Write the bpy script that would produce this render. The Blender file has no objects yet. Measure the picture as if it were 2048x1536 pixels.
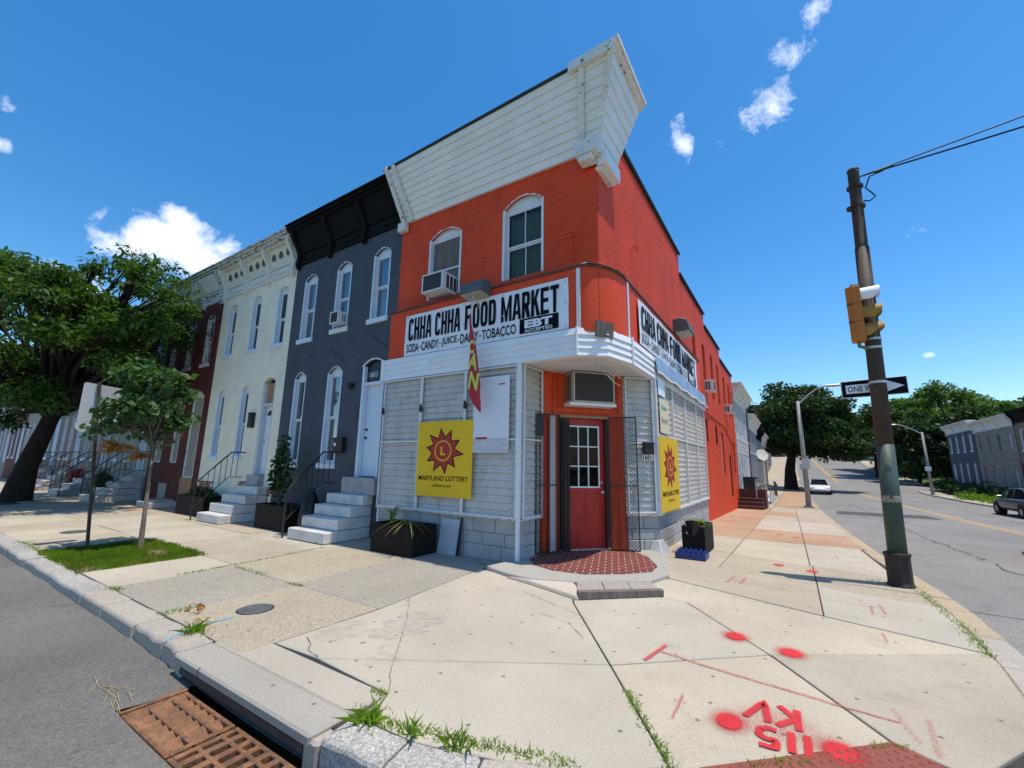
import bpy, bmesh, math, random
import numpy as np
from mathutils import Vector, Matrix
random.seed(7); rng = np.random.default_rng(7)
R = math.radians
S = bpy.context.scene
COL = S.collection

# ------------------------------------------------------------------ camera
YAW, PITCH, ROLL = R(33.17), R(10.66), R(0.978)
CAM = Vector((4.057, -6.486, 1.65))
fw = Vector((-math.sin(YAW)*math.cos(PITCH), math.cos(YAW)*math.cos(PITCH), math.sin(PITCH)))
rt = Vector((math.cos(YAW), math.sin(YAW), 0)); up = rt.cross(fw)
rt2 = rt*math.cos(ROLL)+up*math.sin(ROLL); up2 = -rt*math.sin(ROLL)+up*math.cos(ROLL)
cd = bpy.data.cameras.new('camera'); cam = bpy.data.objects.new('camera', cd); COL.objects.link(cam)
cam.matrix_world = Matrix(((rt2.x, up2.x, -fw.x, CAM.x), (rt2.y, up2.y, -fw.y, CAM.y), (rt2.z, up2.z, -fw.z, CAM.z), (0, 0, 0, 1)))
cd.sensor_width = 36; cd.lens = 36*854.4/2048; cd.clip_start = 0.05; cd.clip_end = 6000
S.camera = cam
S.render.resolution_x, S.render.resolution_y = 1024, 768

# ------------------------------------------------------------------ sky and sun
SUN_DIR = Vector((0.27, 0.040, 1.0)).normalized()
EL = math.asin(SUN_DIR.z); AZ = math.atan2(SUN_DIR.x, SUN_DIR.y)
SKY_STRENGTH, SUN_STRENGTH, EXPOSURE = 0.14, 3.3, 0.5
W = bpy.data.worlds.new('World'); S.world = W; W.use_nodes = True
wn, wl = W.node_tree.nodes, W.node_tree.links
for n in list(wn): wn.remove(n)
def N(nt, t, **k):
    n = nt.nodes.new(t)
    for a, b in k.items():
        if a.startswith('i_'):
            n.inputs[int(a[2:])].default_value = b
        else: setattr(n, a, b)
    return n
T = W.node_tree
sky = N(T, 'ShaderNodeTexSky', sky_type='NISHITA', sun_disc=False, sun_elevation=EL, sun_rotation=AZ, altitude=50, air_density=1.02, dust_density=0.3, ozone_density=2.8)
hsv = N(T, 'ShaderNodeHueSaturation'); hsv.inputs['Saturation'].default_value = 1.34; hsv.inputs['Value'].default_value = 1.0; hsv.inputs['Hue'].default_value = 0.498
wl.new(sky.outputs[0], hsv.inputs['Color'])
tc = N(T, 'ShaderNodeTexCoord')
def math_n(op, a, b=None, clamp=False):
    n = N(T, 'ShaderNodeMath', operation=op, use_clamp=clamp)
    for i, v in enumerate((a, b)):
        if v is None: continue
        if isinstance(v, (int, float)): n.inputs[i].default_value = v
        else: wl.new(v, n.inputs[i])
    return n.outputs[0]
noi = N(T, 'ShaderNodeTexNoise'); noi.inputs['Scale'].default_value = 15; noi.inputs['Detail'].default_value = 12; noi.inputs['Roughness'].default_value = 0.66; noi.inputs['Distortion'].default_value = 0.35
wl.new(tc.outputs['Generated'], noi.inputs['Vector'])
def cdir(px, py):
    return (fw+rt2*((px-1024)/854.4)-up2*((py-768)/854.4)).normalized()
# clouds of this fair-weather sky: direction, angular half sizes, density
clouds = [(cdir(345, 490), .118, .060, 1.0), (cdir(300, 462), .055, .045, .9), (cdir(365, 445), .05, .04, .9), (cdir(430, 505), .05, .04, .8), (cdir(140, 590), .10, .05, .7), (cdir(14, 215), .014, .022, .62), (cdir(8, 292), .018, .02, .72),
          (cdir(1540, 195), .055, .055, .68), (cdir(1575, 110), .045, .05, .5), (cdir(1635, 15), .05, .035, .5), (cdir(1357, 283), .035, .045, .72),
          (cdir(1508, 250), .03, .035, .42), (cdir(1858, 710), .016, .009, .7), (cdir(1425, 290), .05, .02, .2), (cdir(1790, 500), .12, .05, .10)]
r2 = random.Random(3)
for _ in range(11):                         # the same kind of scattered cumulus round the rest of the sky
    a = r2.uniform(-1.5, 1.5); e = r2.uniform(.2, .8)
    az = math.atan2(fw.x, fw.y)+math.pi+a*0.9
    clouds.append((Vector((math.sin(az)*math.cos(e), math.cos(az)*math.cos(e), math.sin(e))), r2.uniform(.05, .14), r2.uniform(.03, .07), r2.uniform(.5, 1)))
acc = None
for d, rx, ry, k in clouds:
    side = Vector((0, 0, 1)).cross(d).normalized(); upv = d.cross(side)
    sb = N(T, 'ShaderNodeVectorMath', operation='SUBTRACT'); wl.new(tc.outputs['Generated'], sb.inputs[0]); sb.inputs[1].default_value = d
    d1 = N(T, 'ShaderNodeVectorMath', operation='DOT_PRODUCT'); wl.new(sb.outputs[0], d1.inputs[0]); d1.inputs[1].default_value = side/rx
    d2 = N(T, 'ShaderNodeVectorMath', operation='DOT_PRODUCT'); wl.new(sb.outputs[0], d2.inputs[0]); d2.inputs[1].default_value = upv/ry
    d3 = N(T, 'ShaderNodeVectorMath', operation='DOT_PRODUCT'); wl.new(sb.outputs[0], d3.inputs[0]); d3.inputs[1].default_value = d/max(rx, ry)
    q = math_n('ADD', math_n('ADD', math_n('POWER', d1.outputs['Value'], 2), math_n('POWER', d2.outputs['Value'], 2)), math_n('POWER', d3.outputs['Value'], 2))
    m = math_n('MULTIPLY', math_n('SUBTRACT', 1.25, math_n('SQRT', q), clamp=True), k)
    acc = m if acc is None else math_n('MAXIMUM', acc, m)
den = math_n('ADD', math_n('MULTIPLY', acc, 1.0), math_n('MULTIPLY', math_n('SUBTRACT', noi.outputs['Fac'], 0.5), 1.9))
den = math_n('MULTIPLY', math_n('SUBTRACT', den, 0.36), 1.9, clamp=True)
den = math_n('MULTIPLY', den, math_n('MULTIPLY', acc, 6, clamp=True), clamp=True)
den = math_n('MULTIPLY', den, 0.96)
cr = N(T, 'ShaderNodeMixRGB', blend_type='MIX'); wl.new(noi.outputs['Fac'], cr.inputs[0])
cr.inputs[1].default_value = (4.9, 5.4, 6.2, 1); cr.inputs[2].default_value = (8.2, 8.4, 8.7, 1)
mixc = N(T, 'ShaderNodeMixRGB'); wl.new(den, mixc.inputs[0]); wl.new(hsv.outputs[0], mixc.inputs[1]); wl.new(cr.outputs[0], mixc.inputs[2])
bg = N(T, 'ShaderNodeBackground'); bg.inputs['Strength'].default_value = SKY_STRENGTH; wl.new(mixc.outputs[0], bg.inputs['Color'])
wo = N(T, 'ShaderNodeOutputWorld'); wl.new(bg.outputs[0], wo.inputs['Surface'])
sd = bpy.data.lights.new('sun', 'SUN'); sd.energy = SUN_STRENGTH; sd.angle = R(0.53); sd.color = (1.0, 0.915, 0.79)
so = bpy.data.objects.new('sun', sd); COL.objects.link(so); so.location = (10, 0, 40)
so.rotation_euler = SUN_DIR.to_track_quat('Z', 'Y').to_euler()
S.view_settings.view_transform = 'Standard'; S.view_settings.look = 'None'; S.view_settings.exposure = EXPOSURE; S.view_settings.gamma = 1
S.view_settings.use_curve_mapping = False

# ------------------------------------------------------------------ materials
MATS = {}
def mat(name, col, rough=.7, var=.12, scale=6, bump=0., bscale=40, metal=0., spec=.4, col2=None, thr=None, sharp=14, detail=6, stretch=None, col3=None, thr3=.62, scale3=25, alpha_noise=None):
    """procedural principled material; col2 = worn patches above a noise threshold, col3 = fine specks"""
    if name in MATS: return MATS[name]
    m = bpy.data.materials.new(name); m.use_nodes = True; t = m.node_tree; L = t.links
    p = t.nodes['Principled BSDF']
    geo = N(t, 'ShaderNodeNewGeometry'); vec = geo.outputs['Position']
    if stretch:
        mp = N(t, 'ShaderNodeMapping'); mp.inputs['Scale'].default_value = stretch; L.new(vec, mp.inputs[0]); vec = mp.outputs[0]
    n1 = N(t, 'ShaderNodeTexNoise'); n1.inputs['Scale'].default_value = scale; n1.inputs['Detail'].default_value = detail; n1.inputs['Roughness'].default_value = .6; L.new(vec, n1.inputs['Vector'])
    rp = N(t, 'ShaderNodeValToRGB'); rp.color_ramp.elements[0].position = .3; rp.color_ramp.elements[1].position = .7
    rp.color_ramp.elements[0].color = tuple(max(0, c*(1-var)) for c in col)+(1,); rp.color_ramp.elements[1].color = tuple(min(1, c*(1+var)) for c in col)+(1,)
    L.new(n1.outputs['Fac'], rp.inputs[0]); out = rp.outputs[0]
    def patch(out, c, th, sc, sh):
        n2 = N(t, 'ShaderNodeTexNoise'); n2.inputs['Scale'].default_value = sc; n2.inputs['Detail'].default_value = 8; n2.inputs['Roughness'].default_value = .65; L.new(vec, n2.inputs['Vector'])
        a = N(t, 'ShaderNodeMath', operation='SUBTRACT'); L.new(n2.outputs['Fac'], a.inputs[0]); a.inputs[1].default_value = th
        b = N(t, 'ShaderNodeMath', operation='MULTIPLY', use_clamp=True); L.new(a.outputs[0], b.inputs[0]); b.inputs[1].default_value = sh
        mx = N(t, 'ShaderNodeMixRGB'); L.new(b.outputs[0], mx.inputs[0]); L.new(out, mx.inputs[1]); mx.inputs[2].default_value = tuple(c)+(1,)
        return mx.outputs[0]
    if col2: out = patch(out, col2, .56 if thr is None else thr, scale*1.7+.37, sharp)
    if col3: out = patch(out, col3, thr3, scale3, 20)
    L.new(out, p.inputs['Base Color'])
    p.inputs['Roughness'].default_value = rough; p.inputs['Metallic'].default_value = metal; p.inputs['Specular IOR Level'].default_value = spec
    if bump:
        n3 = N(t, 'ShaderNodeTexNoise'); n3.inputs['Scale'].default_value = bscale; n3.inputs['Detail'].default_value = 5; L.new(vec, n3.inputs['Vector'])
        b = N(t, 'ShaderNodeBump'); b.inputs['Strength'].default_value = bump; b.inputs['Distance'].default_value = .01; L.new(n3.outputs['Fac'], b.inputs['Height']); L.new(b.outputs[0], p.inputs['Normal'])
    if alpha_noise:
        sc, th, sh = alpha_noise
        n4 = N(t, 'ShaderNodeTexNoise'); n4.inputs['Scale'].default_value = sc; n4.inputs['Detail'].default_value = 4; n4.inputs['Roughness'].default_value = .7; L.new(geo.outputs['Position'], n4.inputs['Vector'])
        at = N(t, 'ShaderNodeAttribute', attribute_name='fade')
        a = N(t, 'ShaderNodeMath', operation='ADD'); L.new(n4.outputs['Fac'], a.inputs[0]); L.new(at.outputs['Fac'], a.inputs[1])
        a2 = N(t, 'ShaderNodeMath', operation='SUBTRACT'); L.new(a.outputs[0], a2.inputs[0]); a2.inputs[1].default_value = th
        b = N(t, 'ShaderNodeMath', operation='MULTIPLY', use_clamp=True); L.new(a2.outputs[0], b.inputs[0]); b.inputs[1].default_value = sh
        L.new(b.outputs[0], p.inputs['Alpha'])
    MATS[name] = m
    return m
def ground_mat(name, col, var=.1, agg=0., spots=True, stain=(.30, .25, .19), stain_thr=.6, rough=.85, big=.6):
    """concrete or asphalt: broad tone changes, stains, gum spots, visible aggregate"""
    m = bpy.data.materials.new(name); m.use_nodes = True; t = m.node_tree; L = t.links; p = t.nodes['Principled BSDF']
    geo = N(t, 'ShaderNodeNewGeometry'); pos = geo.outputs['Position']
    def noise(sc, det=7, ro=.62):
        n = N(t, 'ShaderNodeTexNoise'); n.inputs['Scale'].default_value = sc; n.inputs['Detail'].default_value = det; n.inputs['Roughness'].default_value = ro; L.new(pos, n.inputs['Vector']); return n.outputs['Fac']
    def ramp(f, a, b, p0=.3, p1=.7):
        r = N(t, 'ShaderNodeValToRGB'); r.color_ramp.elements[0].position = p0; r.color_ramp.elements[1].position = p1
        r.color_ramp.elements[0].color = tuple(a)+(1,); r.color_ramp.elements[1].color = tuple(b)+(1,); L.new(f, r.inputs[0]); return r.outputs[0]
    def mixn(f, a, b, mode='MIX', fac=None):
        x = N(t, 'ShaderNodeMixRGB', blend_type=mode)
        if f is not None: L.new(f, x.inputs[0])
        else: x.inputs[0].default_value = fac
        for i, v in ((1, a), (2, b)):
            if isinstance(v, tuple): x.inputs[i].default_value = v+(1,)
            else: L.new(v, x.inputs[i])
        return x.outputs[0]
    base = ramp(noise(big, 8), [c*(1-var) for c in col], [c*(1+var) for c in col])
    def lev(f, th, k):
        a = N(t, 'ShaderNodeMath', operation='SUBTRACT'); L.new(f, a.inputs[0]); a.inputs[1].default_value = th
        b = N(t, 'ShaderNodeMath', operation='MULTIPLY', use_clamp=True); L.new(a.outputs[0], b.inputs[0]); b.inputs[1].default_value = k; return b.outputs[0]
    base = mixn(lev(noise(1.9, 9, .7), stain_thr, 3.0), base, tuple(stain))
    base = mixn(lev(noise(9.5, 6, .75), .60, 2.2), base, tuple(c*.72 for c in col))
    fine = ramp(noise(70, 4, .7), (.80, .80, .80), (1.16, 1.16, 1.16), .35, .65)
    base = mixn(None, base, fine, 'MULTIPLY', .8)
    if agg:
        v = N(t, 'ShaderNodeTexVoronoi'); v.inputs['Scale'].default_value = 85; L.new(pos, v.inputs['Vector'])
        base = mixn(None, base, ramp(v.outputs['Color'], (.55, .53, .50), (1.4, 1.38, 1.33), .15, .85), 'MULTIPLY', agg)
    if spots:
        v = N(t, 'ShaderNodeTexVoronoi', voronoi_dimensions='2D'); v.inputs['Scale'].default_value = 2.3; v.inputs['Randomness'].default_value = 1; L.new(pos, v.inputs['Vector'])
        a = N(t, 'ShaderNodeMath', operation='LESS_THAN'); L.new(v.outputs['Distance'], a.inputs[0]); a.inputs[1].default_value = .036
        sx = N(t, 'ShaderNodeSeparateColor'); L.new(v.outputs['Color'], sx.inputs[0])
        a2 = N(t, 'ShaderNodeMath', operation='GREATER_THAN'); L.new(sx.outputs[0], a2.inputs[0]); a2.inputs[1].default_value = .3
        a3 = N(t, 'ShaderNodeMath', operation='MULTIPLY'); L.new(a.outputs[0], a3.inputs[0]); L.new(a2.outputs[0], a3.inputs[1])
        a4 = N(t, 'ShaderNodeMath', operation='MULTIPLY'); L.new(a3.outputs[0], a4.inputs[0]); a4.inputs[1].default_value = .75
        base = mixn(a4.outputs[0], base, (.10, .095, .09))
    L.new(base, p.inputs['Base Color']); p.inputs['Roughness'].default_value = rough; p.inputs['Specular IOR Level'].default_value = .25
    b = N(t, 'ShaderNodeBump'); b.inputs['Strength'].default_value = .5 if agg else .3; b.inputs['Distance'].default_value = .006
    L.new(noise(130 if not agg else 95, 4, .7), b.inputs['Height']); L.new(b.outputs[0], p.inputs['Normal'])
    MATS[name] = m; return m
def glass_mat(name, tint=(.35, .38, .40), refl=.16, fk=.42):
    m = bpy.data.materials.new(name); m.use_nodes = True; t = m.node_tree; L = t.links
    o = t.nodes['Material Output']; t.nodes.remove(t.nodes['Principled BSDF'])
    tr = N(t, 'ShaderNodeBsdfTransparent'); tr.inputs[0].default_value = tint+(1,)
    gl = N(t, 'ShaderNodeBsdfGlossy'); gl.inputs['Roughness'].default_value = .03
    geo = N(t, 'ShaderNodeNewGeometry'); nz = N(t, 'ShaderNodeTexNoise'); nz.inputs['Scale'].default_value = 2.2; nz.inputs['Detail'].default_value = 1; L.new(geo.outputs['Position'], nz.inputs['Vector'])
    bp = N(t, 'ShaderNodeBump'); bp.inputs['Strength'].default_value = .12; bp.inputs['Distance'].default_value = .03; L.new(nz.outputs['Fac'], bp.inputs['Height']); L.new(bp.outputs[0], gl.inputs['Normal'])
    lw = N(t, 'ShaderNodeLayerWeight'); lw.inputs['Blend'].default_value = .25
    a = N(t, 'ShaderNodeMath', operation='MULTIPLY_ADD', use_clamp=True); L.new(lw.outputs['Fresnel'], a.inputs[0]); a.inputs[1].default_value = fk; a.inputs[2].default_value = refl
    mx = N(t, 'ShaderNodeMixShader'); L.new(a.outputs[0], mx.inputs[0]); L.new(tr.outputs[0], mx.inputs[1]); L.new(gl.outputs[0], mx.inputs[2]); L.new(mx.outputs[0], o.inputs['Surface'])
    MATS[name] = m; return m
def leaf_mat(name, col, var=.35, trans=.3):
    m = bpy.data.materials.new(name); m.use_nodes = True; t = m.node_tree; L = t.links
    o = t.nodes['Material Output']; p = t.nodes['Principled BSDF']
    geo = N(t, 'ShaderNodeNewGeometry'); n1 = N(t, 'ShaderNodeTexNoise'); n1.inputs['Scale'].default_value = 1.3; n1.inputs['Detail'].default_value = 10; n1.inputs['Roughness'].default_value = .8; L.new(geo.outputs['Position'], n1.inputs['Vector'])
    rp = N(t, 'ShaderNodeValToRGB'); e = rp.color_ramp.elements; e[0].position = .32; e[1].position = .68
    e[0].color = tuple(c*(1-var) for c in col)+(1,); e[1].color = (col[0]*(1+var*1.3), col[1]*(1+var), col[2]*(1+var*.4), 1)
    L.new(n1.outputs['Fac'], rp.inputs[0]); L.new(rp.outputs[0], p.inputs['Base Color']); p.inputs['Roughness'].default_value = .55; p.inputs['Specular IOR Level'].default_value = .3
    tl = N(t, 'ShaderNodeBsdfTranslucent'); mc = N(t, 'ShaderNodeMixRGB', blend_type='MULTIPLY'); mc.inputs[0].default_value = 1; L.new(rp.outputs[0], mc.inputs[1]); mc.inputs[2].default_value = (1.5, 1.6, .6, 1); L.new(mc.outputs[0], tl.inputs[0])
    mx = N(t, 'ShaderNodeMixShader'); mx.inputs[0].default_value = trans; L.new(p.outputs[0], mx.inputs[1]); L.new(tl.outputs[0], mx.inputs[2]); L.new(mx.outputs[0], o.inputs['Surface'])
    MATS[name] = m; return m
def emit_mat(name, col, st):
    m = mat(name, col); p = m.node_tree.nodes['Principled BSDF']; p.inputs['Emission Color'].default_value = tuple(col)+(1,); p.inputs['Emission Strength'].default_value = st; return m

# ------------------------------------------------------------------ mesh helpers
class Fr:
    """wall frame: u along the wall, d outward, z up"""
    def __init__(s, O, U, Nn): s.O = Vector(O); s.U = Vector(U).normalized(); s.N = Vector(Nn).normalized(); s.flip = s.U.cross(s.N).z < 0
    def p(s, u, d, z): q = s.O+s.U*u+s.N*d; return (q.x, q.y, q.z+z)
def line_frame(a, b, z=0):
    """frame along the plan line a->b seen with a on the left; outward is to the viewer"""
    U = Vector((b[0]-a[0], b[1]-a[1], 0)).normalized()
    return Fr((a[0], a[1], z), U, (U.y, -U.x, 0))
BOXF = [(0, 3, 2, 1), (4, 5, 6, 7), (0, 1, 5, 4), (1, 2, 6, 5), (2, 3, 7, 6), (3, 0, 4, 7)]
ORG = {}
class MB:
    def __init__(s, fr=None): s.v = []; s.f = []; s.m = []; s.fr = fr; s.mi = 0
    def add(s, vs, fs, mi=None):
        o = len(s.v); fl = False
        if s.fr: vs = [s.fr.p(*q) for q in vs]; fl = s.fr.flip
        s.v += [tuple(q) for q in vs]
        s.f += [tuple(o+i for i in (reversed(f) if fl else f)) for f in fs]; s.m += [s.mi if mi is None else mi]*len(fs); return s
    def box(s, x0, x1, y0, y1, z0, z1, mi=None):
        return s.add([(x0, y0, z0), (x1, y0, z0), (x1, y1, z0), (x0, y1, z0), (x0, y0, z1), (x1, y0, z1), (x1, y1, z1), (x0, y1, z1)], BOXF, mi)
    def hexa(s, p8, mi=None): return s.add(p8, BOXF, mi)
    def prism(s, poly, ext, mi=None):
        """poly: list of 3d points, extruded by the vector ext"""
        n = len(poly); e = ext
        vs = list(poly)+[(q[0]+e[0], q[1]+e[1], q[2]+e[2]) for q in poly]
        return s.add(vs, [tuple(reversed(range(n))), tuple(range(n, 2*n))]+[(i, (i+1) % n, n+(i+1) % n, n+i) for i in range(n)], mi)
    def tube(s, path, r, n=8, mi=None, cap=True):
        path = [Vector(q) for q in path]; k = len(path); rs = r if isinstance(r, (list, tuple)) else [r]*k; vs = []; fs = []
        up0 = None
        for i, q in enumerate(path):
            t = (path[min(i+1, k-1)]-path[max(i-1, 0)]).normalized()
            if up0 is None: up0 = t.orthogonal().normalized()
            a = (up0-t*up0.dot(t)); a = a.normalized() if a.length > 1e-5 else t.orthogonal().normalized(); up0 = a; b = t.cross(a)
            for j in range(n):
                w = 2*math.pi*j/n; vs.append(q+(a*math.cos(w)+b*math.sin(w))*rs[i])
        for i in range(k-1):
            for j in range(n): fs.append((i*n+j, i*n+(j+1) % n, (i+1)*n+(j+1) % n, (i+1)*n+j))
        if cap: fs += [tuple(reversed(range(n))), tuple(range((k-1)*n, k*n))]
        return s.add(vs, fs, mi)
    def lathe(s, c, prof, n=16, mi=None, ax=None):
        """prof: (radius, height) pairs turned about a vertical axis through c, or about ax"""
        ax = Vector(ax or (0, 0, 1)).normalized(); a = ax.orthogonal().normalized(); b = ax.cross(a); c = Vector(c); vs = []
        for r, h in prof:
            for j in range(n): w = 2*math.pi*j/n; vs.append(c+ax*h+(a*math.cos(w)+b*math.sin(w))*r)
        k = len(prof); fs = [(i*n+j, i*n+(j+1) % n, (i+1)*n+(j+1) % n, (i+1)*n+j) for i in range(k-1) for j in range(n)]
        fs += [tuple(reversed(range(n))), tuple(range((k-1)*n, k*n))]
        return s.add(vs, fs, mi)
    def build(s, name, mats, parent=None, smooth=False, bevel=0, kind=None, label=None, seg=1):
        o = Vector((0, 0, 0)); q = parent
        if q is not None: o = ORG.get(q.name, o)
        me = bpy.data.meshes.new(name)
        me.from_pydata([(a-o.x, b-o.y, c-o.z) for a, b, c in s.v], [], s.f)
        if not isinstance(mats, (list, tuple)): mats = [mats]
        for m in mats: me.materials.append(m)
        if len(mats) > 1: me.polygons.foreach_set('material_index', s.m)
        if smooth: me.polygons.foreach_set('use_smooth', [True]*len(me.polygons))
        me.update()
        ob = bpy.data.objects.new(name, me); COL.objects.link(ob)
        if parent is not None: ob.parent = parent; ORG[ob.name] = o
        if bevel:
            b = ob.modifiers.new('bevel', 'BEVEL'); b.width = bevel; b.segments = seg; b.limit_method = 'ANGLE'; b.angle_limit = R(40)
        if kind: ob['kind'] = kind
        if label: ob['label'] = label
        return ob
def thing(name, label, cat, loc=(0, 0, 0), group=None):
    o = bpy.data.objects.new(name, None); COL.objects.link(o); o.location = loc; o.empty_display_size = .2
    o['label'] = label; o['category'] = cat
    if group: o['group'] = group
    ORG[o.name] = Vector(loc); return o
def tag(o, label, cat, group=None):
    o['label'] = label; o['category'] = cat
    if group: o['group'] = group
    return o
def struct(o): o['kind'] = 'structure'; return o
def copy_tree(o, parent=None):
    c = o.copy(); COL.objects.link(c); c.parent = parent
    for ch in list(o.children): copy_tree(ch, c)
    return c
def text(s, fr, u0, z0, w, h, d, material, parent, bold=0., name='lettering', th=.002, rot=0, shear=0):
    """flat lettering fitted into the box u0..u0+w, z0..z0+h of a wall frame"""
    cu = bpy.data.curves.new('t', 'FONT'); cu.body = s; cu.offset = bold; cu.shear = shear; cu.resolution_u = 3
    ob = bpy.data.objects.new('t', cu); COL.objects.link(ob)
    dg = bpy.context.evaluated_depsgraph_get(); me = bpy.data.meshes.new_from_object(ob.evaluated_get(dg))
    vs = [v.co.copy() for v in me.vertices]; fs = [tuple(p.vertices) for p in me.polygons]
    bpy.data.objects.remove(ob); bpy.data.curves.remove(cu); bpy.data.meshes.remove(me)
    if rot: vs = [Vector((v.x*math.cos(rot)-v.y*math.sin(rot), v.x*math.sin(rot)+v.y*math.cos(rot), 0)) for v in vs]
    x0 = min(v.x for v in vs); x1 = max(v.x for v in vs); y0 = min(v.y for v in vs); y1 = max(v.y for v in vs)
    mb = MB(fr)
    mb.add([(u0+(v.x-x0)/(x1-x0)*w, d+th, z0+(v.y-y0)/(y1-y0)*h) for v in vs], fs)
    return mb.build(name, material, parent)

def block_text(words, fr, u0, z0, w, h, d, material, parent):
    """heavy condensed capitals built stroke by stroke"""
    sx, sy = .36, .15
    def rect(a, b, c, e): return [(a, c), (b, c), (b, e), (a, e)]
    def ring(a0, a1, n=20, ox=.5, rx=.5, ry=.5, cy=.5, s_x=sx, s_y=sy):
        out = []; f = lambda a, X, Y: (ox+X*math.copysign(abs(math.cos(a))**.55, math.cos(a)), cy+Y*math.copysign(abs(math.sin(a))**.55, math.sin(a)))
        for i in range(n):
            p, q = a0+(a1-a0)*i/n, a0+(a1-a0)*(i+1)/n; out.append([f(p, rx, ry), f(q, rx, ry), f(q, rx-s_x, ry-s_y), f(p, rx-s_x, ry-s_y)])
        return out
    G = {'H': [rect(0, sx, 0, 1), rect(1-sx, 1, 0, 1), rect(sx, 1-sx, .42, .58)], 'F': [rect(0, sx, 0, 1), rect(sx, 1, 1-sy, 1), rect(sx, .88, .44, .44+sy)],
         'E': [rect(0, sx, 0, 1), rect(sx, 1, 1-sy, 1), rect(sx, .92, .44, .44+sy), rect(sx, 1, 0, sy)], 'T': [rect(0, 1, 1-sy, 1), rect(.5-sx/2, .5+sx/2, 0, 1-sy)],
         'A': [[(-.06, 0), (.30, 0), (.56, 1), (.24, 1)], [(1.06, 0), (.76, 1), (.56, 1), (.53, .88), (.70, 0)], rect(.30, .70, .2, .2+sy*.9)],
         'K': [rect(0, sx, 0, 1), [(sx, .36), (sx, .60), (.66, 1), (1.04, 1)], [(.40, .54), (.68, 0), (1.08, 0), (.62, .72)]],
         'M': [rect(0, .24, 0, 1), rect(.76, 1, 0, 1), [(.24, 1), (.24, .62), (.42, 0), (.5, 0), (.5, .40)], [(.76, 1), (.5, .40), (.5, 0), (.58, 0), (.76, .62)]],
         'O': ring(0, 2*math.pi, 40), 'C': ring(.42, 2*math.pi-.42, 36), 'D': [rect(0, sx, 0, 1)]+ring(-math.pi/2, math.pi/2, 20)+[rect(sx, .5, 1-sy, 1), rect(sx, .5, 0, sy)],
         'R': [rect(0, sx, 0, 1), rect(sx, .5, 1-sy, 1), rect(sx, .5, .42, .42+sy)]+ring(-math.pi/2, math.pi/2, 18, ry=.29, cy=.71, s_y=sy)+[[(.34, .42), (.66, 0), (1.06, 0), (.78, .48), (.6, .5)]]}
    adv = {'M': 1.42}; gap = .16; tot = 0; lay_ = []
    for ch in words:
        if ch == ' ': tot += .55; continue
        a = adv.get(ch, 1.); lay_.append((ch, tot, a)); tot += a+gap
    tot -= gap; k = w/tot
    for ch, x, a in lay_:
        mb = MB(fr)
        for i, P in enumerate(G[ch]): mb.add([(u0+(x+px*a)*k, d+.0004*(i % 3), z0+py*h) for px, py in P], [tuple(range(len(P)))])
        mb.build('letter', material, parent)
def wall(fr, u0, u1, z0, z1, ops, parent, material, name='wall', reveal=.16, jamb=None):
    """wall sheet with real openings: ops = (u0,u1,z0,zspring,rise)"""
    mb = MB(fr); us = sorted({u0, u1, *[o[0] for o in ops], *[o[1] for o in ops]}); zs = sorted({z0, z1, *[o[2] for o in ops], *[o[3]+o[4] for o in ops]})
    for a, b in zip(us, us[1:]):
        for c, d in zip(zs, zs[1:]):
            um, zm = (a+b)/2, (c+d)/2
            if any(o[0] < um < o[1] and o[2] < zm < o[3]+o[4] for o in ops): continue
            mb.add([(a, 0, c), (b, 0, c), (b, 0, d), (a, 0, d)], [(0, 1, 2, 3)])
    n = 10
    for o in ops:
        arc = [(o[0]+(o[1]-o[0])*i/n, o[3]+o[4]*(1-(2*i/n-1)**2)) for i in range(n+1)]
        top = o[3]+o[4]
        if o[4] > 0:
            for (a, za), (b, zb) in zip(arc, arc[1:]): mb.add([(a, 0, za), (b, 0, zb), (b, 0, top+1e-4), (a, 0, top+1e-4)], [(0, 1, 2, 3)])
        ring = [(o[0], o[2]), (o[1], o[2]), (o[1], o[3])]+list(reversed(arc))[1:-1]+[(o[0], o[3])] if o[4] > 0 else [(o[0], o[2]), (o[1], o[2]), (o[1], o[3]), (o[0], o[3])]
        k = len(ring)
        mb.add([(a, 0, z) for a, z in ring]+[(a, -reveal, z) for a, z in ring], [(i, k+i, k+(i+1) % k, (i+1) % k) for i in range(k)], 1 if jamb else 0)
    return mb.build(name, [material, jamb] if jamb else material, parent)
def op_at(o, z):
    if z < o[2] or z > o[3]+o[4]: return None
    if z <= o[3]: return o[0], o[1]
    w = math.sqrt(max(0, 1-(z-o[3])/o[4])); c = (o[0]+o[1])/2; h = (o[1]-o[0])/2*w; return c-h, c+h
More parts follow.
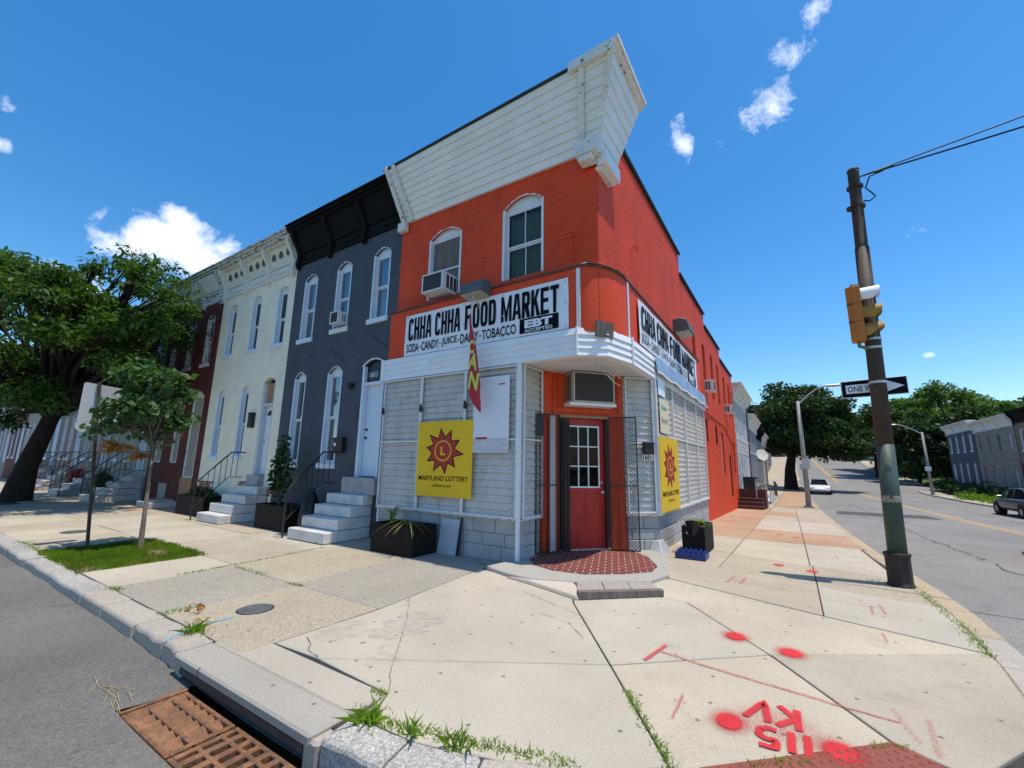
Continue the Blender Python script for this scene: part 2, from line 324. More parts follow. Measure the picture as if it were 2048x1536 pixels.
def bricks(fr, u0, u1, z0, z1, ops, parent, material, singles=300, proud=.005, L=.205, H=.064, J=.011, loose=.002):
    """coursed brickwork standing proud of its joints: the bricks nearest the street corner are single pieces, the rest one mesh"""
    rnd = random.Random(int(abs(u0*10+z0*7))); full = []; rest = []
    rows = int((z1-z0)/(H+J)); off = 0
    for r in range(rows):
        a = z0+r*(H+J)+J/2; b = a+H; off = (L+J)/2 if r % 2 else 0
        holes = sorted([h for o in ops for h in [op_at(o, (a+b)/2)] if h])
        iv = [(u0, u1)]
        for h in holes:
            nv = []
            for c, d in iv:
                if h[1] <= c or h[0] >= d: nv.append((c, d)); continue
                if h[0] > c: nv.append((c, h[0]))
                if h[1] < d: nv.append((h[1], d))
            iv = nv
        for c, d in iv:
            k = math.floor((c-u0+off)/(L+J)); x = u0-off+k*(L+J)
            while x < d:
                p, q = max(x+J/2, c+.002), min(x+J/2+L, d-.002); x += L+J
                if q-p < .03: continue
                (full if q-p > L-.001 else rest).append((p, q, a, b, rnd.uniform(-loose, loose)))
    cf = [(Vector(fr.p((p+q)/2, 0, (a+b)/2))-CAM).length for p, q, a, b, e in full]
    order = sorted(range(len(full)), key=lambda i: cf[i]); near = set(order[:singles])
    if singles:
        g = MB(); c = .004; h = H/2; l = L/2; dd = proud
        f2 = Fr((0, 0, 0), fr.U, fr.N); g.fr = f2
        g.add([(-l, 0, -h), (l, 0, -h), (l, 0, h), (-l, 0, h), (-l+c, dd, -h+c), (l-c, dd, -h+c), (l-c, dd, h-c), (-l+c, dd, h-c)], [(4, 5, 6, 7), (0, 1, 5, 4), (1, 2, 6, 5), (2, 3, 7, 6), (3, 0, 4, 7)])
        me = None; o = ORG.get(parent.name, Vector((0, 0, 0)))
        for i in near:
            p, q, a, b, e = full[i]
            if me is None:
                ob = g.build('brick', material); me = ob.data
            else: ob = bpy.data.objects.new('brick', me); COL.objects.link(ob)
            ob.parent = parent; ob.location = Vector(fr.p((p+q)/2, e, (a+b)/2))-o
    mb = MB(fr); c = .004
    for i, (p, q, a, b, e) in enumerate(full):
        if i not in near: rest.append((p, q, a, b, e))
    for p, q, a, b, e in rest:
        d = proud+e
        mb.add([(p, 0, a), (q, 0, a), (q, 0, b), (p, 0, b), (p+c, d, a+c), (q-c, d, a+c), (q-c, d, b-c), (p+c, d, b-c)], [(4, 5, 6, 7), (0, 1, 5, 4), (1, 2, 6, 5), (2, 3, 7, 6), (3, 0, 4, 7)])
    return mb.build('brickwork', material, parent, kind='stuff')
def gz(y):
    """fall and rise of the side street"""
    if y <= 4: return 0.
    if y <= 20: return -.024*(y-4)
    if y <= 42: return -.384-.216*(y-20)/22
    if y <= 54: return -.6
    t = min(1, (y-54)/110); return -.6+8.6*(t*t*(3-2*t)*.55+t*.45)

# named colours (real-world base colours)
RED = mat('red_painted_brick', (.72, .066, .014), .6, .14, 1.3, .35, 45, col2=(.56, .045, .012), thr=.56, sharp=4, spec=.3, stretch=(1, 1, .6), col3=(.66, .13, .06), thr3=.64, scale3=3.2)
REDJ = mat('red_brick_joint', (.27, .022, .010), .7, .1, 3, .2, 60)
REDTRIM = mat('red_trim_paint', (.64, .066, .012), .5, .1, 4, .15, 30)
GREYB = mat('slate_painted_brick', (.070, .079, .100), .65, .16, 1.0, .35, 45, col2=(.050, .057, .074), thr=.55, sharp=4, stretch=(1, 1, .6), col3=(.11, .118, .135), thr3=.64, scale3=3.5)
CREAM = mat('cream_painted_brick', (.87, .80, .64), .65, .06, 2.0, .25, 60, col2=(.76, .67, .50), thr=.62, sharp=4)
DARKRED = mat('dark_red_brick', (.115, .022, .020), .8, .3, 5, .4, 60, col2=(.07, .02, .018), thr=.55, sharp=5)
WHITE = mat('white_trim_paint', (.72, .74, .76), .45, .05, 3, .05, 30)
PALE = mat('pale_blue_white_paint', (.66, .74, .82), .5, .05, 3, .05, 30)
PEEL = mat('peeling_white_paint', (.72, .71, .67), .65, .08, 5, .4, 30, col2=(.13, .10, .08), thr=.60, sharp=25)
PEEL2 = mat('badly_peeling_paint', (.60, .60, .57), .7, .12, 7, .5, 30, col2=(.09, .07, .055), thr=.53, sharp=25)
SIDING = mat('white_aluminium_siding', (.80, .795, .775), .42, .07, 1.5, .0, 30, col2=(.56, .51, .42), thr=.60, sharp=3.5, col3=(.42, .37, .31), thr3=.70, scale3=9)
SHUTTER = mat('weathered_white_siding', (.75, .735, .70), .5, .10, 2.5, .08, 40, col2=(.45, .36, .26), thr=.55, sharp=4, stretch=(1, 1, .45), col3=(.36, .21, .12), thr3=.65, scale3=10)
FASCIA = mat('white_metal_fascia', (.82, .82, .82), .38, .04, 2, 0, 30, col2=(.56, .51, .44), thr=.61, sharp=4, col3=(.4, .35, .3), thr3=.71, scale3=12)
BLACKP = mat('black_cornice_paint', (.006, .006, .007), .8, .3, 8, .3, 30, spec=.15)
BLACKM = mat('black_iron', (.012, .012, .012), .5, .3, 20, .1, 80, spec=.5)
PLANTER = mat('black_planter_wood', (.010, .009, .008), .7, .35, 6, .2, 60, spec=.2)
FARPANE = mat('far_window_pane', (.018, .02, .023), .5, .2, 2, spec=.25)
ALU = mat('galvanised_steel', (.50, .51, .52), .45, .12, 10, .05, 60, metal=.6)
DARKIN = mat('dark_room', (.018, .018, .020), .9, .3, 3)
CURTAIN = mat('pale_curtain', (.30, .32, .33), .9, .22, 7, stretch=(9, 9, .4))
GREENCURT = mat('green_curtain', (.22, .27, .16), .9, .3, 8, stretch=(10, 10, .4))
BLIND = mat('dark_blind', (.10, .11, .11), .7, .2, 3, stretch=(.3, .3, 40))
GLASS = glass_mat('window_glass', (.50, .53, .55), .02, .30); GLASSD = glass_mat('dark_window_glass', (.12, .13, .14), .012, .16)
MARBLE = mat('marble_step', (.62, .60, .57), .5, .14, 2.2, .15, 50, col2=(.27, .255, .235), thr=.55, sharp=4, col3=(.2, .19, .17), thr3=.66, scale3=11)
STONEB = mat('grey_cast_stone', (.38, .375, .37), .8, .16, 2.5, .6, 24, col2=(.23, .225, .22), thr=.55, sharp=4, col3=(.30, .24, .17), thr3=.66, scale3=4)
FORM = mat('formstone', (.26, .25, .245), .85, .3, 7, .6, 25, col2=(.13, .125, .125), thr=.55, sharp=4)
MORTAR = mat('pale_mortar', (.42, .41, .40), .9, .15, 12, .4, 60)
PLY = mat('weathered_board', (.33, .30, .25), .85, .2, 2, .2, 30, stretch=(6, 6, .5))
OLDWOOD = mat('old_grey_plywood', (.16, .13, .11), .85, .4, 3, .3, 40, stretch=(7, 7, .5))
CEDAR = mat('raw_plywood', (.36, .20, .10), .8, .2, 3, .2, 40, stretch=(5, 5, .5))
YELLOW = mat('yellow_sign_board', (.80, .49, .006), .45, .07, 1.5, .05, 8, col2=(.66, .40, .03), thr=.62, sharp=4)
SIGNWHITE = mat('vinyl_banner_white', (.78, .80, .84), .4, .03, 1)
INK = mat('black_print', (.006, .006, .009), .75, .1, 3, spec=.12)
SIGNRED = mat('red_print', (.46, .02, .02), .4, .1, 3)
FLOOD = mat('floodlight_housing', (.10, .105, .11), .5, .15, 8, .1, 40)
ROOF = mat('tar_roof', (.05, .05, .052), .9, .3, 4, .3, 30)
# ------------------------------------------------------------------ ground, roads, pavements
CONC = ground_mat('pale_concrete', (.44, .39, .305), .14, stain_thr=.57, stain=(.31, .255, .185))
CONCV = [CONC]+[ground_mat('pale_concrete_%s' % n, c, .14, stain_thr=th, stain=(.29, .24, .18)) for n, c, th in (('cool', (.425, .383, .306), .57), ('cream', (.46, .40, .30), .56), ('worn', (.395, .345, .265), .54))]
CONC2 = ground_mat('warm_concrete', (.41, .345, .26), .15, stain_thr=.56, stain=(.29, .23, .16))
AGGR = ground_mat('grey_aggregate_concrete', (.335, .305, .255), .10, agg=.5, spots=True, stain=(.2, .19, .18))
AGGT = ground_mat('tan_aggregate_concrete', (.395, .34, .255), .10, agg=.55, spots=True, stain=(.26, .21, .16))
PINK = ground_mat('rust_stained_concrete', (.40, .26, .165), .16, stain=(.27, .16, .10), stain_thr=.56)
ASPH = ground_mat('asphalt', (.155, .148, .138), .2, agg=.5, spots=False, stain=(.085, .083, .08), stain_thr=.54, big=.4)
ASPHL = ground_mat('worn_pale_asphalt', (.235, .225, .21), .16, agg=.45, spots=False, stain=(.13, .127, .122), stain_thr=.54, big=.25)
GRAN = ground_mat('granite_kerb', (.37, .355, .33), .18, agg=.8, spots=False, stain=(.16, .15, .14), stain_thr=.58)
KERBC = ground_mat('concrete_kerb', (.40, .355, .30), .12, agg=.3, spots=False, stain=(.22, .19, .16), stain_thr=.58)
KERBY = ground_mat('yellowed_kerb', (.41, .33, .22), .14, agg=.2, spots=False, stain=(.30, .22, .14))
GRIT = mat('joint_dirt', (.045, .04, .032), .95, .3, 10, .3, 60)
RUST = mat('rusty_iron', (.25, .12, .058), .75, .4, 9, .5, 60, col2=(.11, .078, .055), thr=.49, sharp=6, metal=.2)
PIT = mat('pit_dark', (.02, .02, .02), .95, .2, 4)
GRASSG = mat('lawn_ground', (.07, .12, .03), .95, .3, .8, .3, 20, col2=(.16, .14, .06), thr=.6, sharp=4)

def sheet(name, xs, ys, zf, material, keep=lambda x, y: True, parent=None):
    mb = MB(); idx = {}
    def vid(i, j):
        if (i, j) not in idx: idx[i, j] = len(mb.v); mb.v.append((xs[i], ys[j], zf(xs[i], ys[j])))
        return idx[i, j]
    for i in range(len(xs)-1):
        for j in range(len(ys)-1):
            if keep((xs[i]+xs[i+1])/2, (ys[j]+ys[j+1])/2):
                mb.f.append((vid(i, j), vid(i+1, j), vid(i+1, j+1), vid(i, j+1))); mb.m.append(0)
    return mb.build(name, material, parent, smooth=True)
def seq(*a):
    out = []
    for lo, hi, st in a:
        n = max(1, round((hi-lo)/st)); out += [lo+(hi-lo)*i/n for i in range(n)]
    return out+[a[-1][1]]
HX0, HX1, HY0, HY1 = -.22, 1.78, -5.12, -4.62
def rz(x, y):
    z = gz(y)-.125 if y > -4.7 else -.125+.02*min(4, max(0, -4.7-y))*.8
    return z-.075*math.exp(-((x-.75)/1.7)**2-((y+4.8)/.45)**2)
def ground_z(x, y):
    h = gz(y)-.45
    if y > 66 and x > 16: h += min(9, (x-16)*.22)*min(1, (y-66)/25)
    return h
struct(sheet('ground', seq((-1500, -150, 450), (-150, 16, 33), (16, 70, 4.5), (70, 1500, 286)), seq((-400, -20, 95), (-20, 44, 16), (44, 170, 6), (170, 2600, 486)), ground_z, GRASSG))
xs = sorted(set(seq((-140, -8, 12), (-8, -4, 1), (-4, 5, .2), (5, 60, 5))+[HX0, HX1])); ys = sorted(set(seq((-20, -8, 2), (-8, -4.4, .2))+[HY0, HY1]))
struct(sheet('front_road', xs, ys, rz, ASPH, lambda x, y: not (HX0 < x < HX1 and HY0 < y < HY1)))
struct(sheet('side_road', seq((2.0, 15.3, .7)), seq((-4.4, 20, .8), (20, 60, 2), (60, 240, 4)), lambda x, y: rz(x, y)+.0015, ASPHL, lambda x, y: True))
struct(sheet('cross_road', seq((15.3, 90, 5)), seq((58, 66, 2)), lambda x, y: rz(x, y)+.003, ASPHL))
struct(sheet('far_pavement', seq((-3, 4.4, 1.5)), seq((57.5, 170, 5)), lambda x, y: gz(y)-.03, CONC2)); struct(sheet('near_verge', seq((-14, 1.3, 5)), seq((50.5, 57.4, 3)), lambda x, y: gz(y)-.04, CONC2))
# yellow centre lines and patches
YPAINT = mat('road_yellow_paint', (.56, .34, .07), .7, .15, 8, .2, 60, col2=(.24, .2, .15), thr=.58, sharp=8)
def cx(y): return 10.6-.031*max(0, y-12)
for off in (-.13, .13):
    mb = MB()
    yy = [5+i*2.5 for i in range(21)]
    for a, b in zip(yy, yy[1:]):
        mb.add([(cx(a)+off-.06, a, rz(9, a)+.006), (cx(a)+off+.06, a, rz(9, a)+.006), (cx(b)+off+.06, b, rz(9, b)+.006), (cx(b)+off-.06, b, rz(9, b)+.006)], [(0, 1, 2, 3)])
    yy = [68+i*4 for i in range(22)]
    for a, b in zip(yy, yy[1:]):
        mb.add([(cx(a)+off-.07, a, rz(9, a)+.02), (cx(a)+off+.07, a, rz(9, a)+.02), (cx(b)+off+.07, b, rz(9, b)+.02), (cx(b)+off-.07, b, rz(9, b)+.02)], [(0, 1, 2, 3)])
    struct(mb.build('centre_line_marking', YPAINT))
TARC = mat('tar_crack_seal', (.085, .082, .078), .85, .3, 3)
def tar(P, w):
    rr = random.Random(int(P[0][0]*10)); Q = []
    for a, b in zip(P, P[1:]):
        a, b = Vector(a), Vector(b); n = max(2, int((b-a).length/.25))
        for k in range(n): Q.append(a.lerp(b, k/n)+Vector((rr.uniform(-.11, .11), rr.uniform(-.11, .11))))
    Q.append(Vector(P[-1])); vs = []
    for i, q in enumerate(Q):
        t = (Q[min(i+1, len(Q)-1)]-Q[max(0, i-1)]).normalized(); s = Vector((-t.y, t.x))*w*rr.uniform(.15, .8)
        vs += [(q.x+s.x, q.y+s.y, rz(q.x, q.y)+.008), (q.x-s.x, q.y-s.y, rz(q.x, q.y)+.008)]
    mb = MB(); mb.add(vs, [(2*i, 2*i+1, 2*i+3, 2*i+2) for i in range(len(Q)-1)]); struct(mb.build('tar_crack', TARC))
for P, w in (([(7.4, 4), (7.1, 12), (7.3, 22), (6.9, 34)], .03), ([(8.6, 9.5), (10.5, 9.2), (13.5, 9.6)], .025), ([(6.0, 14.5), (8.5, 14.8)], .03), ([(12.4, 8), (12.1, 20), (12.3, 32)], .03), ([(5.9, 27), (9.0, 26.5)], .03), ([(-9, -6.2), (-4, -6.0), (-1.2, -6.3)], .014), ([(-5.2, -5.2), (-3.6, -6.4)], .012)): tar(P, w)
PATCHM = ground_mat('dark_asphalt_patch', (.085, .087, .09), .12, agg=.5, spots=False)
for (a, b, c, d) in ((5.6, 9.6, 21.0, 23.4), (6.8, 7.9, 17.6, 17.9), (9.5, 13.0, 11.5, 11.75), (7.4, 8.6, 27.0, 27.3)):
    mb = MB(); mb.add([(a, c, rz(8, c)+.005), (b, c+.3, rz(8, c+.3)+.005), (b-.2, d+.3, rz(8, d+.3)+.005), (a+.2, d, rz(8, d)+.005)], [(0, 1, 2, 3)]); struct(mb.build('asphalt_patch', PATCHM))

# --- pavement slabs: each its own piece over a dirt bed
walk = bpy.data.objects.new('sidewalk', None); COL.objects.link(walk); walk['kind'] = 'structure'; ORG['sidewalk'] = Vector((0, 0, 0))
mb = MB()
CURB = [(1.5, -4.64), (2.0, -4.6), (2.5, -4.46), (3.1, -4.2), (3.8, -3.92), (4.4, -3.55), (4.95, -3.0), (5.36, -2.35), (5.60, -1.55), (5.68, -.7), (5.72, .2), (5.72, 1.2), (5.66, 2.4), (5.55, 3.4), (5.46, 4.6), (5.40, 6), (5.33, 8), (5.27, 10), (5.22, 12), (5.17, 14.5), (5.13, 17), (5.08, 20)]
INNER = []
for i, (x, y) in enumerate(CURB):
    a = Vector(CURB[max(0, i-1)]); b = Vector(CURB[min(len(CURB)-1, i+1)]); t = (b-a).normalized(); INNER.append((x-t.y*.26, y+t.x*.26))
bed = [(-60, -4.45)]+[((a[0]+b[0])/2, (a[1]+b[1])/2) for a, b in zip(CURB, INNER)]
for (x, y), (x2, y2) in zip(bed[1:], bed[2:]):
    mb.add([(-3.7 if y < .3 else 1.2, y, gz(y)-.022), (x, y, gz(y)-.022), (x2, y2, gz(y2)-.022), (-3.7 if y2 < .3 else 1.2, y2, gz(y2)-.022)], [(0, 1, 2, 3)])
mb.add([(-60, -4.45, -.022), (-3.7, -4.45, -.022), (-3.7, .3, -.022), (-60, .3, -.022)], [(0, 1, 2, 3)])
mb.build('joint_bed', GRIT, walk)
sr = random.Random(11)
def slab(poly, material, name='slab', dz=None, gap=.013, th=.12, parent=walk):
    if material is CONC: material = sr.choice(CONCV)
    c = Vector((sum(p[0] for p in poly)/len(poly), sum(p[1] for p in poly)/len(poly)))
    pts = []
    n = len(poly); ar = sum(poly[i][0]*poly[(i+1) % n][1]-poly[(i+1) % n][0]*poly[i][1] for i in range(n))
    if ar < 0: poly = poly[::-1]
    for i in range(n):
        p0, p, p1 = Vector(poly[i-1][:2]), Vector(poly[i][:2]), Vector(poly[(i+1) % n][:2])
        e0 = (p-p0).normalized(); e1 = (p1-p).normalized(); n0 = Vector((-e0.y, e0.x)); n1 = Vector((-e1.y, e1.x)); m = (n0+n1)
        m = m/max(.35, m.length_squared/2) if m.length > .1 else n0
        pts.append(p+m*gap*.5*1.0)
    tx, ty = sr.uniform(-.0012, .0012), sr.uniform(-.0012, .0012); o = sr.uniform(-.004, .003) if dz is None else dz
    top = [(p.x, p.y, gz(p.y)+o+(p.x-c.x)*tx+(p.y-c.y)*ty) for p in pts]
    mb = MB(); mb.prism([(x, y, z-th) for x, y, z in top], (0, 0, th))
    return mb.build(name, material, parent, bevel=.006)
# front walk, towards the left
slab([(-1.76, -4.34), (-.1, -4.34), (-.08, -2.87), (-1.76, -2.87)], AGGT)
slab([(-3.5, -4.34), (-1.76, -4.34), (-1.76, -2.87), (-3.5, -2.87)], AGGR)
slab([(-1.8, -2.87), (-.08, -2.87), (-.3, -.75), (-.3, .1), (-1.9, .1)], AGGR)
slab([(-3.5, -2.87), (-1.8, -2.87), (-1.9, .1), (-3.75, .1)], AGGT)
slab([(-4.76, -4.34), (-3.5, -4.34), (-3.5, -2.8), (-4.76, -2.8)], CONC)
slab([(-6.4, -2.8), (-3.5, -2.8), (-3.62, -1.4), (-6.4, -1.4)], CONC)
slab([(-6.4, -1.4), (-3.62, -1.4), (-3.75, .2), (-6.4, .2)], CONC)
x = -6.4; i = 0
for x2 in (-8.9, -10.5, -12.1, -13.8, -15.4, -17.0, -18.7, -20.4, -22, -23.7, -25.4, -27.1, -28.8, -30.5, -32.2, -34, -36, -38, -40, -44, -50, -60):
    m1, m2 = ((CONC, CONC2, PINK) if i == 2 else (CONC, CONC, CONC))[:2] if i != 3 else (CONC2, PINK)
    slab([(x2, -2.8), (x, -2.8), (x, -1.2), (x2, -1.2)], m1 if i % 3 else CONC); slab([(x2, -1.2), (x, -1.2), (x, .2), (x2, .2)], CONC2 if i != 4 else PINK)
    if x2 < -7 and not (-22.1 < x2 < -18.6): slab([(x2, -4.34), (x if x < -7 else -7.05, -4.34), (x if x < -7 else -7.05, -2.8), (x2, -2.8)], CONC if i % 2 else CONC2)
    x = x2; i += 1
slab([(-18.7, -4.34), (-17.0, -4.34), (-17.0, -2.8), (-18.7, -2.8)], CONC)
# the corner
HJ = [(.516, -4.012), (2.604, -2.67), (3.724, -1.636), (5.42, -.42)]
slab([(-.1, -4.05), HJ[0], HJ[1], (1.64, -1.33), (1.5, -1.05), (-.3, -.62), (-.3, -.75), (-.07, -2.9)], CONC, gap=.016)
slab([HJ[1], HJ[2], (2.77, -.45), (2.3, -.45), (1.5, -1.05), (1.64, -1.33)], CONC, gap=.016)
slab([HJ[2], HJ[3], (4.19, -.064), (2.33, .586), (2.1, .3), (2.3, -.45), (2.77, -.45)], CONC, gap=.016)
slab([HJ[0], (1.43, -4.06), (1.5, -4.37), (2.0, -4.34), (2.5, -4.19), (3.0, -3.97), (3.33, -3.69), HJ[1]], CONC, gap=.016)
slab([HJ[1], (3.33, -3.69), (3.47, -3.61), (4.42, -2.67), HJ[2]], CONC, gap=.016)
slab([HJ[2], (4.42, -2.67)]+[INNER[i] for i in (6, 7, 8, 9)]+[HJ[3]], CONC, gap=.016)
slab([(3.33, -3.69), (3.47, -3.61), INNER[4], INNER[3], (3.0, -3.97)], CONC2)
slab([(2.33, .586), (4.19, -.064), (4.185, 1.46), (2.83, 1.86), (1.5, 2.2), (1.5, .9)], CONC2)
slab([(4.19, -.064), HJ[3], INNER[10], INNER[11], (4.185, 1.46)], CONC)
slab([(2.83, 1.86), (4.185, 1.46), (4.17, 2.98), (2.87, 3.36)], AGGT)
slab([(4.185, 1.46), INNER[11], INNER[12], (5.36, 2.62), (4.17, 2.98)], AGGT)
slab([(1.4, 2.2), (2.83, 1.86), (2.87, 3.36), (1.4, 3.7)], CONC2)
# side walk along the red flank
ysd = [3.0, 5.9, 8.6, 12.6, 15.2, 18.0, 21.5]
mats3 = [CONC, PINK, CONC, CONC2, PINK, CONC2]
def xr(y): return 5.28-.013*(y-3) if y > 5 else 5.28
for k, (a, b) in enumerate(zip(ysd, ysd[1:])):
    s = .38 if k == 0 else 0
    slab([(2.87, a+s), (4.17-.012*a, a), (4.17-.012*b, b), (2.87, b)], mats3[k])
    slab([(4.17-.012*a, a), (xr(a)-.02, a-(.34 if k == 0 else 0)), (xr(b)-.14, b), (4.17-.012*b, b)], mats3[k] if k != 4 else CONC2)
    slab([(1.35, a+(.72 if k == 0 else 0)), (2.87, a+s), (2.87, b), (1.35, b)], PINK if k else CONC2)
y = 21.5
while y < 150:
    b = y+(3 if y < 56 else 5)
    if not (57 < y < 65):
        xr_ = 5.02-.010*(y-20); slab([(1.2, y), (2.9, y), (2.9, b), (1.2, b)], CONC2); slab([(2.9, y), (xr_, y), (xr_-.03, b), (2.9, b)], [PINK, CONC, CONC2][int(y) % 3], dz=.0)
    y = b
y = 22
while y < 57:
    slab([(15.4, y), (18.6, y), (18.6, y+4.9), (15.4, y+4.9)], CONC); y += 5
y = 67
while y < 150:
    slab([(15.4, y), (17.4, y), (17.4, y+4.9), (15.4, y+4.9)], CONC, dz=.03); y += 5
# --- kerb stones
kr = random.Random(5)
def kerb(p0, p1, q1, q0, material, top=0., drop=.30, jag=.0):
    """p outer edge, q inner edge"""
    mb = MB(); n = 4; outer = [Vector(p0).lerp(Vector(p1), i/n) for i in range(n+1)]; inner = [Vector(q0).lerp(Vector(q1), i/n) for i in range(n+1)]
    def z(p, e=0): return gz(p.y)+top+kr.uniform(-jag, jag)*.5
    vs = []
    for o, i_ in zip(outer, inner):
        d = (i_-o).normalized(); o2 = o+d*kr.uniform(0, jag)
        zt = z(o); vs += [(o2.x, o2.y, gz(o.y)-drop), (o2.x, o2.y, zt-.02), (o2.x+d.x*.025, o2.y+d.y*.025, zt), (i_.x, i_.y, zt+.002), (i_.x, i_.y, gz(o.y)-drop)]
    fs = []
    for i in range(n):
        for k in range(5): fs.append((i*5+k, i*5+(k+1) % 5, (i+1)*5+(k+1) % 5, (i+1)*5+k))
    fs += [(4, 3, 2, 1, 0), tuple(n*5+k for k in range(5))]
    mb.add(vs, fs); o = mb.build('kerb_stone', material, KERB, smooth=False, bevel=.012); return o
KERB = bpy.data.objects.new('kerb', None); COL.objects.link(KERB); KERB['kind'] = 'structure'; ORG['kerb'] = Vector((0, 0, 0))
x = -.58
for w, m, j in [(.36, KERBC, .02), (.75, KERBC, .03), (1.0, KERBC, .015), (.75, KERBC, .01)]+[(1.55, GRAN, .03)]*7+[(2.2, GRAN, .03)]*16:
    kerb((x-w+.006, -4.63), (x-.006, -4.63), (x-.006, -4.345), (x-w+.006, -4.345), m, jag=j); x -= w
for i in range(len(CURB)-1):
    a, b, c, d = [Vector(v) for v in (CURB[i], CURB[i+1], INNER[i+1], INNER[i])]
    g = (b-a).normalized()*.005
    kerb(a+g, b-g, c-g, d+g, GRAN if i < 2 else (KERBC if i < 10 else KERBY), top=-.045 if 3 <= i <= 6 else (0 if i < 3 else -.01), jag=.012)
y = 20
while y < 150:
    if not (56 < y < 66): kerb((5.06-.010*(y-20), y), (5.06-.010*(y+4-20), y+3.98), (4.80-.010*(y+4-20), y+3.98), (4.80-.010*(y-20), y), KERBY, jag=.01)
    y += 4
y = 18
while y < 150:
    if not (56 < y < 67): kerb((15.1, y+3.98), (15.1, y), (15.4, y), (15.4, y+3.98), KERBC, jag=.01)
    y += 4
# --- storm drain: cover slab over a kerb opening, iron grate in the gutter
dr = thing('storm_drain', 'concrete kerb storm drain with open mouth and rusty iron grate in the gutter', 'drain', (.5, -4.6, -.2))
CSLAB = ground_mat('drain_slab_concrete', (.36, .33, .28), .1, stain_thr=.62, spots=True); CSLAB2 = ground_mat('drain_slab_edge', (.42, .37, .30), .1)
mb = MB(); mb.box(-.56, 1.43, -4.36, -4.055, -.075, -.001); mb.build('cover_slab', CSLAB2, dr, bevel=.01)
mb = MB(); mb.box(-.56, 1.43, -4.665, -4.363, -.075, .002); mb.build('cover_slab', CSLAB, dr, bevel=.015)
mb = MB(); mb.box(-.56, -.44, -4.64, -4.1, -.5, -.077); mb.build('side_wall', KERBC, dr, bevel=.01)
mb = MB(); mb.box(1.36, 1.50, -4.655, -4.3, -.5, -.03); mb.build('side_wall', KERBC, dr, bevel=.015)
mb = MB(); mb.add([(-.44, -4.12, -1), (1.36, -4.12, -1), (1.36, -4.12, -.08), (-.44, -4.12, -.08)], [(0, 1, 2, 3)])
mb.add([(HX0, HY0, -1), (HX1, HY0, -1), (HX1, -4.1, -1), (HX0, -4.1, -1)], [(0, 1, 2, 3)])
for (a, b, c, d) in ((HX0, HY0, HX1, HY0), (HX0, HY0, HX0, -4.1), (HX1, HY0, HX1, -4.1)): mb.add([(a, b, -1), (c, d, -1), (c, d, -.215), (a, b, -.215)], [(0, 1, 2, 3)])
mb.build('pit', PIT, dr)
mb = MB(); mb.box(-.44, 1.36, -4.655, -4.60, -.125, -.0765); mb.build('angle_iron', mat('drain_angle_iron', (.05, .045, .04), .7, .3, 10, .3, 40), dr)
gr = MB(); zt = -.185
mb = MB()
for a, b, c, d in ((HX0-.03, HX1+.03, HY0-.035, HY0+.015), (HX0-.03, HX0+.02, HY0+.015, -4.655), (HX1-.02, HX1+.03, HY0+.015, -4.655)): mb.box(a, b, c, d, zt-.09, zt+.012)
mb.build('frame', RUST, dr, bevel=.006)
for gx0, gx1, openg in ((HX0+.03, .60, False), (.63, HX1-.03, True)):
    g = MB(); y0, y1 = HY0+.03, -4.675
    for yy in (y0, y0+.145, y0+.29, y1-.03): g.box(gx0, gx1, yy, yy+.03, zt-.05, zt)
    g.box(gx0, gx0+.04, y0+.03, y1-.03, zt-.05, zt-.001); g.box(gx1-.04, gx1, y0+.03, y1-.03, zt-.05, zt-.001)
    gp = g.build('grate_frame', RUST, dr, bevel=.005)
    k = 0; xx = gx0+.115
    while xx < gx1-.06:
        for ya, yb in ((y0+.03, y0+.145), (y0+.175, y0+.29), (y0+.32, y1-.03)):
            b = MB()
            if openg: b.box(xx-.026, xx+.026, ya-.004, yb+.004, zt-.045, zt-.003)
            else: b.hexa([(xx-.066, ya-.004, zt-.018), (xx+.020, ya-.004, zt-.055), (xx+.020, yb+.004, zt-.055), (xx-.066, yb+.004, zt-.018), (xx-.066, ya-.004, zt-.003), (xx+.023, ya-.004, zt-.042), (xx+.023, yb+.004, zt-.042), (xx-.066, yb+.004, zt-.003)])
            b.build('grate_bar', RUST, gp)
        xx += .112
# --- entrance platform, timber edge, brick paving
pl = thing('entrance_platform', 'low concrete platform with rounded lip in front of the shop door', 'platform', (1, .5, 0))
PT = .055
def platform_part(pts, material, name, bev=.02):
    mb = MB(); mb.prism([(x, y, -.05) for x, y in pts], (0, 0, PT+.05)); return mb.build(name, material, pl, bevel=bev, seg=2)
CPL = ground_mat('platform_concrete', (.37, .345, .30), .08, stain_thr=.63)
platform_part([(-.22, -.62), (.3, -.80), (.75, -.86), (1.35, -.62), (2.18, .06), (2.32, .62), (2.05, 1.7), (1.72, 2.5), (.2, 2.3), (-.02, .6), (-.1, -.05)], CPL, 'platform')
platform_part([(.33, -.86), (.78, -.96), (1.66, -1.24), (1.60, -.98), (1.33, -.645), (.76, -.875)], ground_mat('lip_concrete', (.52, .44, .36), .1, stain_thr=.6), 'rounded_lip', .05)
mb = MB(); mb.hexa([(1.66, -1.21, 0), (2.5, -.42, 0), (2.44, -.36, 0), (1.60, -1.15, 0), (1.66, -1.21, .10), (2.5, -.42, .085), (2.44, -.36, .085), (1.60, -1.15, .10)])
tag(mb.build('timber_edge', OLDWOOD, bevel=.008), 'weathered grey timber edging the shop door platform', 'timber')
sx = random.Random(2)
